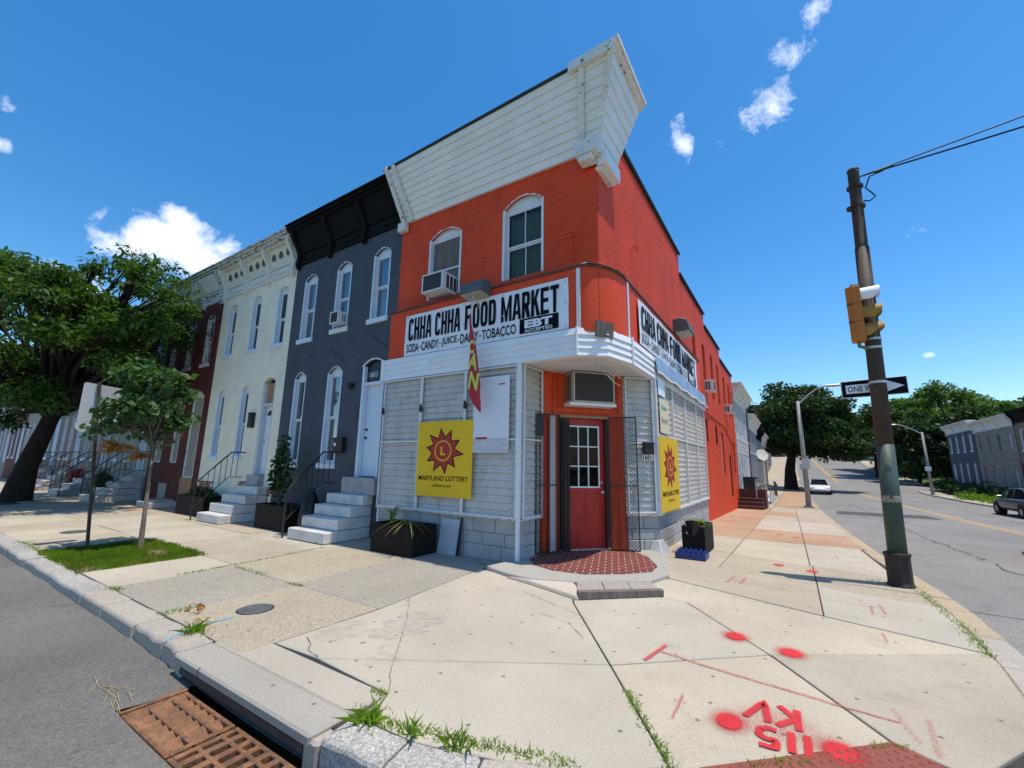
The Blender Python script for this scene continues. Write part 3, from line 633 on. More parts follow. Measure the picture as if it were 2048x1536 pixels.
for i in range(3):                                    # rubble set behind the timber
    t0, t1 = i/3+.004, (i+1)/3-.004; a = Vector((1.60, -1.15)); b = Vector((2.44, -.36)); c = Vector((1.38, -.66)); d = Vector((2.2, .02))
    p, q, r_, s_ = a.lerp(b, t0), a.lerp(b, t1), c.lerp(d, t1), c.lerp(d, t0); h = .068+sx.uniform(-.004, .005)
    mb = MB(); mb.prism([(v.x, v.y, -.03) for v in (p, q, r_, s_)], (0, 0, h+.03)); mb.build('edge_stone', AGGR, pl, bevel=.008)
BRKP = mat('paving_brick', (.20, .055, .042), .75, .3, 9, .4, 50); GROUT = mat('paving_grout', (.46, .40, .32), .9, .15, 14, .3, 60)
patch = [(.08, .20), (.35, -.12), (.75, -.26), (1.25, -.20), (1.75, .20), (2.04, .60), (2.02, 1.0), (1.70, 1.62), (1.34, 1.97), (.9, 1.92), (.2, 1.14), (.06, .7)]
patch = [(x+.03, y) for x, y in patch]
def inside(x, y, P):
    c = False
    for i in range(len(P)):
        (x1, y1), (x2, y2) = P[i-1], P[i]
        if (y1 > y) != (y2 > y) and x < (x2-x1)*(y-y1)/(y2-y1)+x1: c = not c
    return c
mb = MB(); mb.add([(x, y, PT+.004) for x, y in patch], [tuple(range(len(patch)))]); mb.build('grout_bed', GROUT, pl)
ca, sa = math.cos(R(20)), math.sin(R(20)); bl, bw = .215, .108
bm_ = None
def clip_poly(P, Q):
    """part of polygon P inside convex polygon Q (counter-clockwise)"""
    for k in range(len(Q)):
        a, b = Q[k-1], Q[k]; out = []
        sd = lambda p: (b[0]-a[0])*(p[1]-a[1])-(b[1]-a[1])*(p[0]-a[0])
        for m in range(len(P)):
            p, q = P[m-1], P[m]; s, t = sd(p), sd(q)
            if (s >= 0) != (t >= 0): w = s/(s-t); out.append((p[0]+(q[0]-p[0])*w, p[1]+(q[1]-p[1])*w))
            if t >= 0: out.append(q)
        P = out
        if len(P) < 3: return []
    return P
for i in range(-14, 26):
    for j in range(-20, 34):
        u, v = i*bl+(bl/2 if j % 2 else 0), j*bw; x, y = .4+u*ca-v*sa, .6+u*sa+v*ca
        hl, hw = bl/2-.0085, bw/2-.0085
        C4 = [(x+a*hl*ca-b*hw*sa, y+a*hl*sa+b*hw*ca) for a, b in ((-1, -1), (1, -1), (1, 1), (-1, 1))]
        if all(inside(a, b, patch) for a, b in C4):
            if bm_ is None:
                g = MB(); g.box(-hl, hl, -hw, hw, 0, .008); ob = g.build('brick', BRKP); bm_ = ob.data
            else: ob = bpy.data.objects.new('brick', bm_); COL.objects.link(ob)
            ob.parent = pl; ob.location = Vector((x, y, PT+.003))-ORG[pl.name]; ob.rotation_euler.z = R(20)
        elif any(inside(a, b, patch) for a, b in C4):
            P = clip_poly(C4, patch)
            if len(P) > 2: g = MB(); g.prism([(a, b, PT+.003) for a, b in P], (0, 0, .008)); g.build('brick', BRKP, pl)
# tactile ramp mat
tm = thing('tactile_paving_mat', 'brick red tactile warning mat on the corner kerb ramp', 'paving', (3.9, -3.2, 0))
MATC = mat('tactile_red', (.24, .07, .045), .7, .15, 6, .3, 60)
mp = [(3.47, -3.60), (4.42, -2.67), (4.86, -2.95), (3.98, -3.86)]
mb = MB(); mb.prism([(x, y, -.06) for x, y in mp], (0, 0, .066)); mb.build('mat', MATC, tm)
me = None
for i in range(20):
    for j in range(9):
        a = Vector(mp[0]).lerp(Vector(mp[1]), (i+.5)/20); b = Vector(mp[3]).lerp(Vector(mp[2]), (i+.5)/20); p = a.lerp(b, (j+.5)/9)
        if me is None:
            g = MB(); g.lathe((0, 0, 0), [(.017, 0), (.013, .005), (.006, .007)], 8); ob = g.build('dome', MATC); me = ob.data
        else: ob = bpy.data.objects.new('dome', me); COL.objects.link(ob)
        ob.parent = tm; ob.location = Vector((p.x, p.y, .006))-ORG[tm.name]
# utility covers
for (x, y, r, lab) in ((-1.166, -3.69, .19, 'round steel utility cover in the tan slab near the storm drain'), (-9.6, -3.4, .24, 'round steel utility cover in pale slab past the young tree')):
    t = thing('utility_cover', lab, 'cover', (x, y, 0)); IRON = mat('worn_iron_cover', (.16, .165, .18), .5, .25, 12, .3, 60, metal=.5)
    mb = MB(); mb.lathe((x, y, 0), [(r, -.01), (r, .004), (r-.012, .006)], 28); mb.build('rim', BLACKM, t)
    mb = MB(); mb.lathe((x, y, 0), [(r-.014, -.01), (r-.014, .009), (r-.02, .011)], 28); mb.build('lid', IRON, t)
# ------------------------------------------------------------------ building kit
def window(par, fr, op, trim=PALE, sash=WHITE, glass=GLASS, back=None, sill=True, split=.5, board=None, lines=0, sillmat=None, depth=.13):
    u0, u1, z0, zs, rise = op; w = u1-u0; d0 = -depth
    f = MB(fr); t = .055
    for a, b in ((u0, u0+t), (u1-t, u1)): f.box(a, b, d0-.05, -.004, z0, zs)               # lined reveals
    n = 10
    if rise > 0:                                                                           # arched head board
        arc = [(u0+w*i/n, zs-.001+rise*(1-(2*i/n-1)**2)) for i in range(n+1)]
        f.prism([(a, d0-.01, z) for a, z in arc], (0, .05, 0))
        f.prism([(a, -.02, z) for a, z in arc]+[(a, -.02, z-.028) for a, z in reversed(arc[1:-1])], (0, .015, 0))
    f.box(u0+t, u1-t, d0-.05, d0+.03, zs-.06, zs)
    f.box(u0+t, u1-t, d0-.05, d0+.03, z0, z0+.05)
    wn_ = f.build('window', trim, par)
    if sill:
        g = MB(fr); g.box(u0-.05, u1+.05, -.02, .055, z0-.13, z0-.002); g.build('sill', sillmat or trim, wn_, bevel=.006)
    a0, a1, b0, b1 = u0+t, u1-t, z0+.05, zs-.06; zm = b0+(b1-b0)*split
    if board:
        g = MB(fr); g.box(a0, a1, d0-.03, d0+.015, b0, b1); g.build('board', board, wn_)
    else:
        for (c0, c1, dd) in ((b0, zm, d0-.022), (zm, b1, d0+.006)):
            g = MB(fr); s = .034
            g.box(a0, a0+s, dd-.015, dd+.015, c0, c1); g.box(a1-s, a1, dd-.015, dd+.015, c0, c1); g.box(a0+s, a1-s, dd-.015, dd+.015, c0, c0+s); g.box(a0+s, a1-s, dd-.015, dd+.015, c1-s, c1)
            for k in range(lines):
                uu = a0+(a1-a0)*(k+1)/(lines+1); g.box(uu-.008, uu+.008, dd-.012, dd+.012, c0+s, c1-s)
            g.build('sash', sash, wn_)
            g = MB(fr); g.add([(a0+s, dd, c0+s), (a1-s, dd, c0+s), (a1-s, dd, c1-s), (a0+s, dd, c1-s)], [(0, 1, 2, 3)]); g.build('pane', glass, wn_)
        if back:
            for k in range(1):
                g = MB(fr); m = 24
                g.v = []; pts = []
                top = [(a0+(a1-a0)*i/m, d0-.12+.012*math.sin(i*1.9), b1) for i in range(m+1)]; bot = [(a, d, b0) for a, d, _ in top]
                g.add(top+bot, [(i, i+1, m+2+i, m+1+i) for i in range(m)]); g.build('curtain', back, wn_, smooth=True)
    return wn_
def bracket(mb, fr_u, w, zt, zb, dmax, d0=.02):
    """scrolled cornice bracket between zt and zb"""
    h = zt-zb; pr = [(d0, zt), (dmax, zt), (dmax, zt-.10*h), (dmax*.80, zt-.22*h), (dmax*.5, zt-.38*h), (dmax*.30, zt-.55*h), (dmax*.27, zt-.72*h), (dmax*.34, zt-.84*h), (dmax*.25, zt-.96*h), (d0+.03, zb), (d0, zb)]
    mb.prism([(fr_u, d, z) for d, z in pr], (w, 0, 0))
def volume(par, fr, u0, u1, depth, z0, z1, inset=.55, material=None, zback=None):
    zb = z1 if zback is None else zback
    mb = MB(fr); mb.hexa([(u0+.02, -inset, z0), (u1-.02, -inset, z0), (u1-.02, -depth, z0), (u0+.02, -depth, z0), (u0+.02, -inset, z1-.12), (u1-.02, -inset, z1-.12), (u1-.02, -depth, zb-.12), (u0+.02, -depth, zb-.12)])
    mb.build('light_block_core', material or DARKIN, par)  # dark solid added inside to keep sunlight out of the hollow shell
    mb = MB(fr); mb.hexa([(u0, .0-.01, z1-.1), (u1, -.01, z1-.1), (u1, -depth, zb-.1), (u0, -depth, zb-.1), (u0, -.01, z1-.03), (u1, -.01, z1-.03), (u1, -depth, zb-.03), (u0, -depth, zb-.03)])
    mb.build('roof', ROOF, par)

# ------------------------------------------------------------------ corner shop
store = thing('corner_store', 'two storey red painted corner shop with white siding cornice and wire screened shopfront', 'shop', (0, .18, 0))
FF = Fr((0, .18, 0), (1, 0, 0), (0, -1, 0))           # upper front wall
SF = Fr((1.475, .18, 0), (0, 1, 0), (1, 0, 0))        # upper side wall, u = y - .18
W1 = (-2.68, -1.70, 5.28, 6.78, .20); W2 = (-.60, .37, 5.27, 6.86, .22)
wall(FF, -3.63, 1.475, 5.0, 8.3, [W1, W2], store, RED, reveal=.2)
bricks(FF, -3.63, 1.475, 5.15, 7.48, [W1, W2], store, RED, 0, proud=.005)
window(store, FF, W2, WHITE, WHITE, GLASS, GREENCURT, sill=False, split=.47, lines=1)
w1 = window(store, FF, W1, WHITE, WHITE, GLASS, None, sill=False, board=OLDWOOD)
g = MB(FF); g.box(W1[0]+.055, W1[1]-.055, -.13, -.085, 5.96, 6.0); g.build('sash_rail', WHITE, w1)
# side wall: windows upstairs, bricked or boarded ones below; parapet steps down to the back
SIDEW = [(6.95, 7.50, 5.0, 6.45, .12), (8.55, 9.15, 4.85, 6.36, .12), (10.45, 11.15, 4.45, 6.25, .14), (12.35, 13.0, 4.45, 6.24, .14), (14.05, 14.7, 4.45, 6.20, .14), (16.0, 16.7, 4.2, 5.95, .14), (17.8, 18.5, 4.2, 5.85, .14), (19.0, 19.4, 4.3, 5.7, .1)]
LOWW = [(10.0, 10.65, 2.55, 3.35, .1), (12.45, 13.0, 2.6, 3.3, .1), (14.0, 14.75, 1.35, 3.1, .12), (16.35, 17.0, .35, 2.3, .0), (18.1, 18.8, 1.35, 2.9, .12)]
STEPS = [(0, 7.0, 8.45), (7.0, 11.3, 7.75), (11.3, 15.4, 7.25), (15.4, 19.9, 6.75)]
zlev = -.55
mats_done = 0
for a, b, zt in STEPS:
    ops = [o for o in SIDEW+LOWW if a <= o[0] and o[1] <= b]
    wall(SF, a, b, 4.0 if a == 0 else zlev, zt, ops, store, REDJ, reveal=.14)
    mb = MB(SF); mb.box(a-.05, b+.06, -.30, .05, zt+.001, zt+.055); mb.build('coping', mat('coping_tar', (.10, .095, .09), .8, .3, 6, .3, 40), store, bevel=.01)
    mb = MB(SF); mb.box(a-.03, b+.05, .0505, .064, zt-.06, zt+.04); mb.build('coping_flashing', BLACKP, store)
for o in SIDEW:
    win = window(store, SF, o, REDTRIM, REDTRIM, GLASSD, None, sill=False, depth=.10) if o[0] in (10.45, 16.0) else window(store, SF, o, REDTRIM, REDTRIM, GLASSD, None, sill=False, board=mat('red_painted_board', (.30, .028, .014), .6, .15, 4, .1, 40), depth=.09)
for k, o in enumerate(LOWW):
    PINKB = mat('pink_infill_brick', (.52, .24, .24), .7, .2, 6, .3, 40)
    g = MB(SF); g.box(o[0], o[1], -.13, -.06, o[2], o[3]+o[4]); ib = g.build('infill', RED if k not in (1, 3) else (DARKIN if k == 1 else OLDWOOD), store)
    if k in (0, 2, 4):
        n = int((o[3]-o[2])/.13)
        for i in range(n):
            g = MB(SF); g.box(o[0]+.05, o[1]-.08, -.0595, -.045, o[2]+.03+i*.13, o[2]+.115+i*.13); g.build('infill_block', PINKB, ib)
bops = SIDEW+LOWW
for a, b, zt in STEPS:
    ops = [o for o in bops if a <= o[0] and o[1] <= b]
    if a == 0:
        bricks(SF, .02, 7.0, 5.15, zt-.06, ops, store, RED, 300, proud=.007)
    else:
        bricks(SF, a, b, -.5 if a > 8 else 5.15, zt-.06, ops, store, RED, 0, proud=.008)
bricks(SF, 8.28, 11.3, -.5, 5.14, [o for o in LOWW+SIDEW if o[1] < 11.3 and o[0] > 8.2], store, RED, 0, proud=.008)
# belt course and conduit on the flank
mb = MB(SF); mb.tube([(8.4, .03, 3.72), (12.6, .03, 3.62), (15.0, .03, 3.55), (17.4, .03, 3.0), (17.4, .03, 1.2)], .022, 6); mb.build('conduit', RED, store)
# dark core added behind the walls to block light, then roof and rear walls
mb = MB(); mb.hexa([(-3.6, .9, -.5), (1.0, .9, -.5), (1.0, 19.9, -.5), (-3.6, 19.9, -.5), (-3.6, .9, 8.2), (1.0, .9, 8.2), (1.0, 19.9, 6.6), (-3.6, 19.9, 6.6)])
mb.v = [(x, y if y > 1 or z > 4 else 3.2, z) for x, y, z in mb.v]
mb.build('light_block_core', DARKIN, store)
mb = MB(); mb.hexa([(-3.62, .2, 8.1), (1.46, .2, 8.1), (1.46, 20.05, 6.5), (-3.62, 20.05, 6.5), (-3.62, .2, 8.2), (1.46, .2, 8.2), (1.46, 20.05, 6.6), (-3.62, 20.05, 6.6)]); mb.build('roof', ROOF, store)
mb = MB(); mb.box(-3.6, 1.47, 20.0, 20.08, -.5, 6.75); mb.build('rear_wall', RED, store)
mb = MB(); mb.box(-3.63, -3.50, .2, 19.9, 3.9, 8.2); mb.build('party_wall', RED, store)

# --- white siding cornice: cove leaning out, with a return round the corner
cor = MB()
B0, B1 = Vector((-3.45, .13, 7.46)), Vector((1.56, .13, 7.40)); T0, T1 = Vector((-3.62, -.46, 8.62)), Vector((2.06, -.46, 8.74))
nb = 9; SB = []
for i in range(nb):                                    # each siding course its own board
    a, b = i/nb, (i+1)/nb
    p, q, r_, s_ = B0.lerp(T0, a), B1.lerp(T1, a), B1.lerp(T1, b), B0.lerp(T0, b)
    o = Vector((0, -.010, -.004)); k = Vector((0, -.022, -.010))
    m = MB(); m.hexa([p+k, q+k, q+Vector((0, .03, 0)), p+Vector((0, .03, 0)), s_+o*.2, r_+o*.2, r_+Vector((0, .03, 0)), s_+Vector((0, .03, 0))]); SB.append(m)
cornice = MB()
cornice.hexa([B0+Vector((0, .04, 0)), B1+Vector((-.03, .04, 0)), Vector((1.52, .5, 7.4)), Vector((-3.45, .5, 7.4)), T0+Vector((0, .05, -.02)), T1+Vector((-.05, .05, -.02)), Vector((2.0, .6, 8.7)), Vector((-3.62, .6, 8.6))])
cob = cornice.build('cornice', SIDING, store)
for m in SB: m.build('siding_board', SIDING, cob)
# return on the side street
C0, C1 = Vector((1.56, .13, 7.30)), Vector((1.56, .86, 7.30)); D0, D1 = Vector((2.06, -.44, 8.72)), Vector((2.06, 1.10, 8.72))
for i in range(7):
    a, b = i/7, (i+1)/7; p, q, r_, s_ = C0.lerp(D0, a), C1.lerp(D1, a), C1.lerp(D1, b), C0.lerp(D0, b); o = Vector((.02, 0, -.008)); z = Vector((-.03, 0, 0))
    m = MB(); m.hexa([p+o, q+o, q+z, p+z, s_, r_, r_+z, s_+z]); m.build('siding_board', SIDING, cob)
mb = MB(); mb.hexa([C0+Vector((-.04, .02, 0)), C1+Vector((-.04, 0, 0)), C1+Vector((-.12, 0, 0)), C0+Vector((-.12, .02, 0)), D0+Vector((-.05, .05, 0)), D1+Vector((-.05, 0, 0)), (1.4, 1.1, 8.72), (1.4, 0, 8.72)]); mb.build('return_backing', SIDING, cob)
mb = MB(); mb.add([C1+Vector((-.0, 0, 0)), D1, (1.45, 1.10, 8.72), (1.45, .86, 7.30)], [(0, 1, 2, 3)]); mb.build('return_end', SIDING, cob)
# edge strips, drip edge and top rail
for a, b, w in ((B1+Vector((.0, -.03, .2)), T1+Vector((.0, -.03, -.02)), .05), (B0.lerp(B1, .935)+Vector((0, -.03, 0)), T0.lerp(T1, .90)+Vector((0, -.03, 0)), .055), (B0+Vector((.0, -.03, -.12)), T0+Vector((.0, -.03, .05)), .05), (B0+Vector((.24, -.03, 0)), T0+Vector((.26, -.03, 0)), .045)):
    mb = MB(); x = Vector((w, 0, 0)); y = Vector((0, -.035, -.015)); mb.hexa([a-x+y, a+x+y, a+x, a-x, b-x+y, b+x+y, b+x, b-x]); mb.build('corner_strip', PEEL, cob)
mb = MB(); mb.box(-3.70, 1.30, -.49, .3, 8.60, 8.655); mb.v = [(x, y, z+.021*(x+3.7)) for x, y, z in mb.v]; mb.build('top_edge', mat('top_edge_tar', (.035, .03, .03), .8, .3, 8, .3, 40), cob)
mb = MB(); mb.hexa([(1.25, -.53, 8.62), (2.08, -.53, 8.66), (2.08, -.40, 8.66), (1.25, -.40, 8.62), (1.25, -.53, 8.80), (2.08, -.53, 8.86), (2.08, -.40, 8.86), (1.25, -.40, 8.80)]); mb.build('top_rail', PEEL, cob)
mb = MB(); mb.box(1.3, 1.95, -.38, 1.05, 8.70, 8.80); mb.build('top_deck', ROOF, cob)
for k, (dx, z) in enumerate(((.0, 8.70), (.05, 8.755), (.10, 8.80))):
    mb = MB(); mb.box(2.03+dx, 2.09+dx, -.50-dx*.3, 1.16, z, z+.075); mb.build('crown_moulding', PEEL if k != 1 else FASCIA, cob, bevel=.008)
# bracket box at the corner and left end block
mb = MB(); mb.box(1.17, 1.60, -.13, .12, 7.20, 7.48); mb.build('bracket_block', PEEL, cob, bevel=.01)
mb = MB(); mb.box(1.22, 1.50, -.10, .14, 7.08, 7.20); mb.build('bracket_foot', PEEL, cob, bevel=.02)
mb = MB(); mb.box(1.50, 1.70, .12, .86, 7.05, 7.34); mb.build('bracket_block', FASCIA, cob, bevel=.01)
mb = MB(); mb.box(1.46, 1.60, .14, .78, 6.98, 7.05); mb.build('bracket_foot', PEEL, cob, bevel=.02)
mb = MB(); mb.box(-3.66, -3.40, .02, .17, 7.22, 7.46); mb.build('bracket_foot', PEEL, cob, bevel=.02)
# --- red sign band with a rounded corner, ledge flashing on top
def belt_path(e=0., n=12, x0=-3.62, y1=8.4):
    P = [(x0, 0-e)]
    for i in range(n+1):
        w = math.pi/2*i/n; P.append((1.16+(.54+e)*math.sin(w), 1.0-(1.0+e)*math.cos(w)))
    P.append((1.70+e, y1)); return P
def band(z0, z1, e, t, name, material, par=store, x0=-3.62, y1=8.4, smooth=True, dz=0, e2=None, nn=14):
    P = belt_path(e, nn, x0, y1); P2 = belt_path(e if e2 is None else e2, nn, x0, y1); Q = belt_path(e-t, nn, x0, y1); mb = MB(); n = len(P)
    vs = [(x, y, z0) for x, y in P]+[(x, y, z1) for x, y in P2]+[(x, y, z1+dz) for x, y in Q]+[(x, y, z0) for x, y in Q]
    fs = []
    for i in range(n-1):
        for k in range(4): a, b = k*n, ((k+1) % 4)*n; fs.append((a+i, a+i+1, b+i+1, b+i))
    fs += [(0, n, 2*n, 3*n), (n-1, 4*n-1, 3*n-1, 2*n-1)]
    mb.add(vs, fs); return mb.build(name, material, par)
bd = band(3.9, 5.08, 0, .22, 'sign_band', RED)
bd.data.polygons.foreach_set('use_smooth', [True]*len(bd.data.polygons)); m = bd.modifiers.new('edge', 'EDGE_SPLIT'); m.split_angle = R(40)
band(5.081, 5.115, .03, .3, 'ledge_flashing', mat('ledge_tar', (.10, .06, .05), .7, .4, 8, .3, 30), dz=.05)
mb = MB(); P = belt_path(.05, 14)[2:-2]
mb.add([(x, y, 5.125+random.uniform(-.012, .012)) for x, y in P]+[(1.3+.1*i/len(P), .1+.7*i/len(P), 5.19) for i in range(len(P))], [(i, i+1, len(P)+i+1, len(P)+i) for i in range(len(P)-1)]); mb.build('corner_flashing', ALU, store)
for (x, y, dx, dy) in ((1.17, -.012, 1, 0), (1.712, 1.02, 0, 1)):
    mb = MB(); mb.box(x-.035*dx-.010*dy, x+.035*dx+.010*dy, y-.010*dx-.035*dy, y+.010*dx+.035*dy, 3.93, 5.06); mb.build('white_batten', WHITE, store)
# --- white metal fascia: four rolled ribs
nr = 4
for i in range(nr):
    z0 = 3.475+i*.122; b = band(z0, z0+.121, .072, .16, 'fascia_strip', FASCIA, x0=-3.70, y1=8.6, dz=.0, e2=.045, nn=2)
sp = [(-3.65, .25), (-3.65, -.04)]+belt_path(.03, 2)[1:-1]+[(1.73, 2.7), (1.1, 2.5), (.0, 1.4), (-.1, .25)]
mb = MB(); mb.prism([(x, y, 3.49) for x, y in sp], (0, 0, .03)); mb.build('soffit', mat('soffit_white', (.66, .66, .64), .6, .12, 3, .1, 30, col2=(.42, .38, .32), thr=.62, sharp=6), store)
mb = MB(); mb.box(-3.75, -3.66, -.08, .18, 3.47, 3.96); mb.build('fascia_end', FASCIA, store)
mb = MB(); mb.hexa([(1.40, .10, 3.80), (1.585, .42, 3.80), (1.555, .44, 3.80), (1.37, .12, 3.80), (1.42, .08, 4.06), (1.605, .40, 4.06), (1.575, .42, 4.06), (1.39, .10, 4.06)])
mb.v = [(x+.06, y-.06, z) for x, y, z in mb.v]; mb.build('patch_board', OLDWOOD, store)
for (x, y) in [belt_path(.078, 2)[k] for k in (1, 3)]:
    mb = MB(); mb.lathe((x, y, 3.47), [(.022, 0), (.022, .50)], 8); mb.build('fascia_seam', FASCIA, store)
# torn metal skirt under the side banner
mb = MB(); n = 30; rr = random.Random(4); top = []; bot = []
for i in range(n+1):
    y = 2.5+6.1*i/n; top.append((1.785, y, 3.98)); bot.append((1.83+rr.uniform(-.012, .012), y, 3.60+rr.uniform(-.03, .03)))
mb.add(top+bot, [(i, i+1, n+2+i, n+1+i) for i in range(n)]); mb.build('metal_skirt', mat('crumpled_zinc', (.36, .40, .46), .4, .35, 2.5, .4, 12, metal=.5), store)
mb = MB(); mb.tube([(1.84, 2.5+6.1*i/n, 3.60+.02*math.sin(i)) for i in range(n+1)], .02, 5); mb.build('skirt_edge', FASCIA, store)

# --- shopfront: cast-stone plinth, siding shutters, wire screens
PF = Fr((0, 0, 0), (1, 0, 0), (0, -1, 0)); PS = Fr((1.70, 0, 0), (0, 1, 0), (1, 0, 0)); LJ = line_frame((0, 0), (.03, .72)); RJ = line_frame((1.2, 2.05), (1.70, 2.55))
LJ = Fr((0, 0, 0), (.03, .72, 0), (.72, -.03, 0))
def plinth(fr, u0, u1, z0, z1, seed, flare=0):
    rnd = random.Random(seed)
    mb = MB(fr); mb.box(u0, u1, -.15, -.028, z0, z1); mb.build('plinth_core', MORTAR, store)
    z = z0; row = 0
    hs = [.25, .21, .25] if z1-z0 < .9 else [.25]*5
    hs = [h*(z1-z0)/sum(hs) for h in hs]
    for h in hs:
        u = u0-(rnd.uniform(.05, .3) if row % 2 else 0)
        while u < u1-.02:
            w = rnd.uniform(.28, .52); a, b = max(u, u0), min(u+w, u1)
            if u1-b < .1: b = u1
            if b-a > .05:
                m = MB(fr); t = rnd.uniform(-.004, .006)+flare*(1-row/3); m.box(a+.005, b-.005, -.05, t, z+.005, z+h-.005); m.build('stone', STONEB, store, bevel=.010)
            u = b
        z += h; row += 1
plinth(PF, -3.60, 0, -.02, .70, 1); plinth(LJ, .03, .70, .0, .70, 2); plinth(RJ, .03, .70, .0, .70, 3, .02); plinth(PS, 2.55, 8.40, -.12, .70, 4, .01)
mb = MB(); mb.hexa([(1.52, 2.30, -.02), (1.86, 2.10, -.02), (1.90, 2.75, -.02), (1.70, 2.75, -.02), (1.60, 2.42, .24), (1.73, 2.44, .24), (1.73, 2.7, .24), (1.70, 2.7, .24)]); mb.build('corner_flare', STONEB, store, bevel=.03)
def shutter(fr, u0, u1, z0, z1, d, pitch=.13, material=SHUTTER, name='shutter_panel'):
    """ribbed siding panel"""
    mb = MB(fr); prof = []; z = z0
    while z < z1-.02:
        e = min(z+pitch, z1); prof += [(d-.012, z), (d+.034, z+.002), (d+.036, z+.012), (d+.004, e-.018), (d-.012, e-.001)]; z = e
    n = len(prof); mb.add([(u0, a, b) for a, b in prof]+[(u1, a, b) for a, b in prof], [(i, n+i, n+i+1, i+1) for i in range(n-1)])
    mb.add([(u0, d-.03, z0), (u1, d-.03, z0), (u1, d-.03, z1), (u0, d-.03, z1)], [(0, 1, 2, 3)])
    return mb.build(name, material, store)
WIRE = mat('screen_wire', (.24, .215, .19), .5, .3, 8, metal=.3); WIREB = mat('black_screen_wire', (.012, .012, .012), .5)
def screen(fr, u0, u1, z0, z1, d, parent, cell=.058, w=.0034, material=WIRE, name='wire_mesh', slope=1.15):
    """woven diamond wire mesh as flat crossing strips"""
    mb = MB(fr); H = z1-z0; Wd = u1-u0; k = int((Wd+H/slope)/cell)+2
    for sgn in (1, -1):
        for i in range(-1, k+1):
            c = u0-(H/slope)+i*cell if sgn > 0 else u0+i*cell
            # line u = c + sgn*(z-z0)/slope
            pts = []
            for z in (z0, z1): pts.append((c+sgn*(z-z0)/slope, z))
            (ua, za), (ub, zb) = pts
            def clip(ua, za, ub, zb):
                t0, t1 = 0., 1.; dx = ub-ua
                for lim, s in ((u0, 1), (u1, -1)):
                    if s > 0:
                        if dx > 0: t0 = max(t0, (lim-ua)/dx)
                        else: t1 = min(t1, (lim-ua)/dx)
                    else:
                        if dx > 0: t1 = min(t1, (lim-ua)/dx)
                        else: t0 = max(t0, (lim-ua)/dx)
                return t0, t1
            t0, t1 = clip(ua, za, ub, zb)
            if t1-t0 < .002: continue
            p = (ua+(ub-ua)*t0, za+(zb-za)*t0); q = (ua+(ub-ua)*t1, za+(zb-za)*t1); dd = d+.002*sgn; h = w*.75
            mb.add([(p[0]-h, dd, p[1]), (p[0]+h, dd, p[1]), (q[0]+h, dd, q[1]), (q[0]-h, dd, q[1]), (p[0], dd+w, p[1]), (q[0], dd+w, q[1])], [(0, 4, 5, 3), (4, 1, 2, 5), (1, 0, 3, 2)])
    return mb.build(name, material, parent, kind='stuff')
FRAMEW = mat('white_steel_frame', (.66, .67, .68), .5, .08, 6, .1, 40, col2=(.33, .20, .11), thr=.66, sharp=10)
def screen_bay(fr, u0, u1, z0, z1, zr, cell=.058, mesh=True, d=.045):
    f = MB(fr); t = .017
    f.box(u0, u0+2*t, d-.02, d+.02, z0, z1); f.box(u1-2*t, u1, d-.02, d+.02, z0, z1); f.box(u0+2*t, u1-2*t, d-.018, d+.018, z0, z0+2*t); f.box(u0+2*t, u1-2*t, d-.018, d+.018, z1-2*t, z1)
    if zr: f.box(u0+2*t, u1-2*t, d-.018, d+.018, zr-t, zr+t)
    o = f.build('screen_frame', FRAMEW, store, bevel=.004)
    if mesh: screen(fr, u0+t, u1-t, z0+t, z1-t, d, o, cell)
    return o
cols = [-3.60, -2.43, -1.24, -.02]
for a, b in zip(cols, cols[1:]):
    shutter(PF, a+.01, b-.01, .72, 3.47, -.03); o = screen_bay(PF, a, b, .72, 3.46, 2.09)
    k = MB(); k.lathe(PF.p(a+.03, .09, 2.82), [(.02, -.03), (.028, 0), (.02, .03)], 8); k.fr = PF; k.box(a+.0, a+.06, .06, .10, 2.70, 2.79); k.build('padlock', BLACKM, o)
shutter(LJ, .02, .71, .72, 3.47, -.03); screen_bay(LJ, .05, .70, .72, 3.47, 2.10)
shutter(RJ, .02, .70, .72, 3.50, -.03); screen_bay(RJ, .03, .66, .74, 3.48, 2.12)
sc = [2.57, 4.02, 5.42, 6.95, 8.36]
for i, (a, b) in enumerate(zip(sc, sc[1:])):
    shutter(PS, a+.01, b-.01, .72, 3.62, -.02, material=SHUTTER, pitch=.12); screen_bay(PS, a, b, .72, 3.60, 2.31, cell=.075)
mb = MB(); mb.box(1.3, 1.70, 8.36, 8.40, -.2, 4.0); mb.build('bay_end', mat('bay_end_paint', (.5, .44, .36), .7, .15, 4), store)
mb = MB(); mb.box(-3.61, -3.57, -.02, .2, -.02, 3.5); mb.build('bay_end', WHITE, store)
mb = MB(); mb.tube([(.005, -.035, .0), (.012, -.035, 3.48)], .042, 4); po = mb.build('corner_post', WHITE, store)
mb = MB(); mb.box(1.69, 1.775, 2.47, 2.56, .70, 3.6); mb.build('corner_post', FRAMEW, store, bevel=.005)
# sheet metal sill under shutters
for fr, a, b in ((PF, -3.6, 0), (PS, 2.55, 8.4), (RJ, 0, .70), (LJ, 0, .7)):
    mb = MB(fr); mb.box(a, b, -.03, .065, .695, .722); mb.build('shutter_sill', mat('rusty_white_sill', (.55, .5, .44), .6, .15, 5, .2, 40, col2=(.26, .13, .06), thr=.52, sharp=8), store)

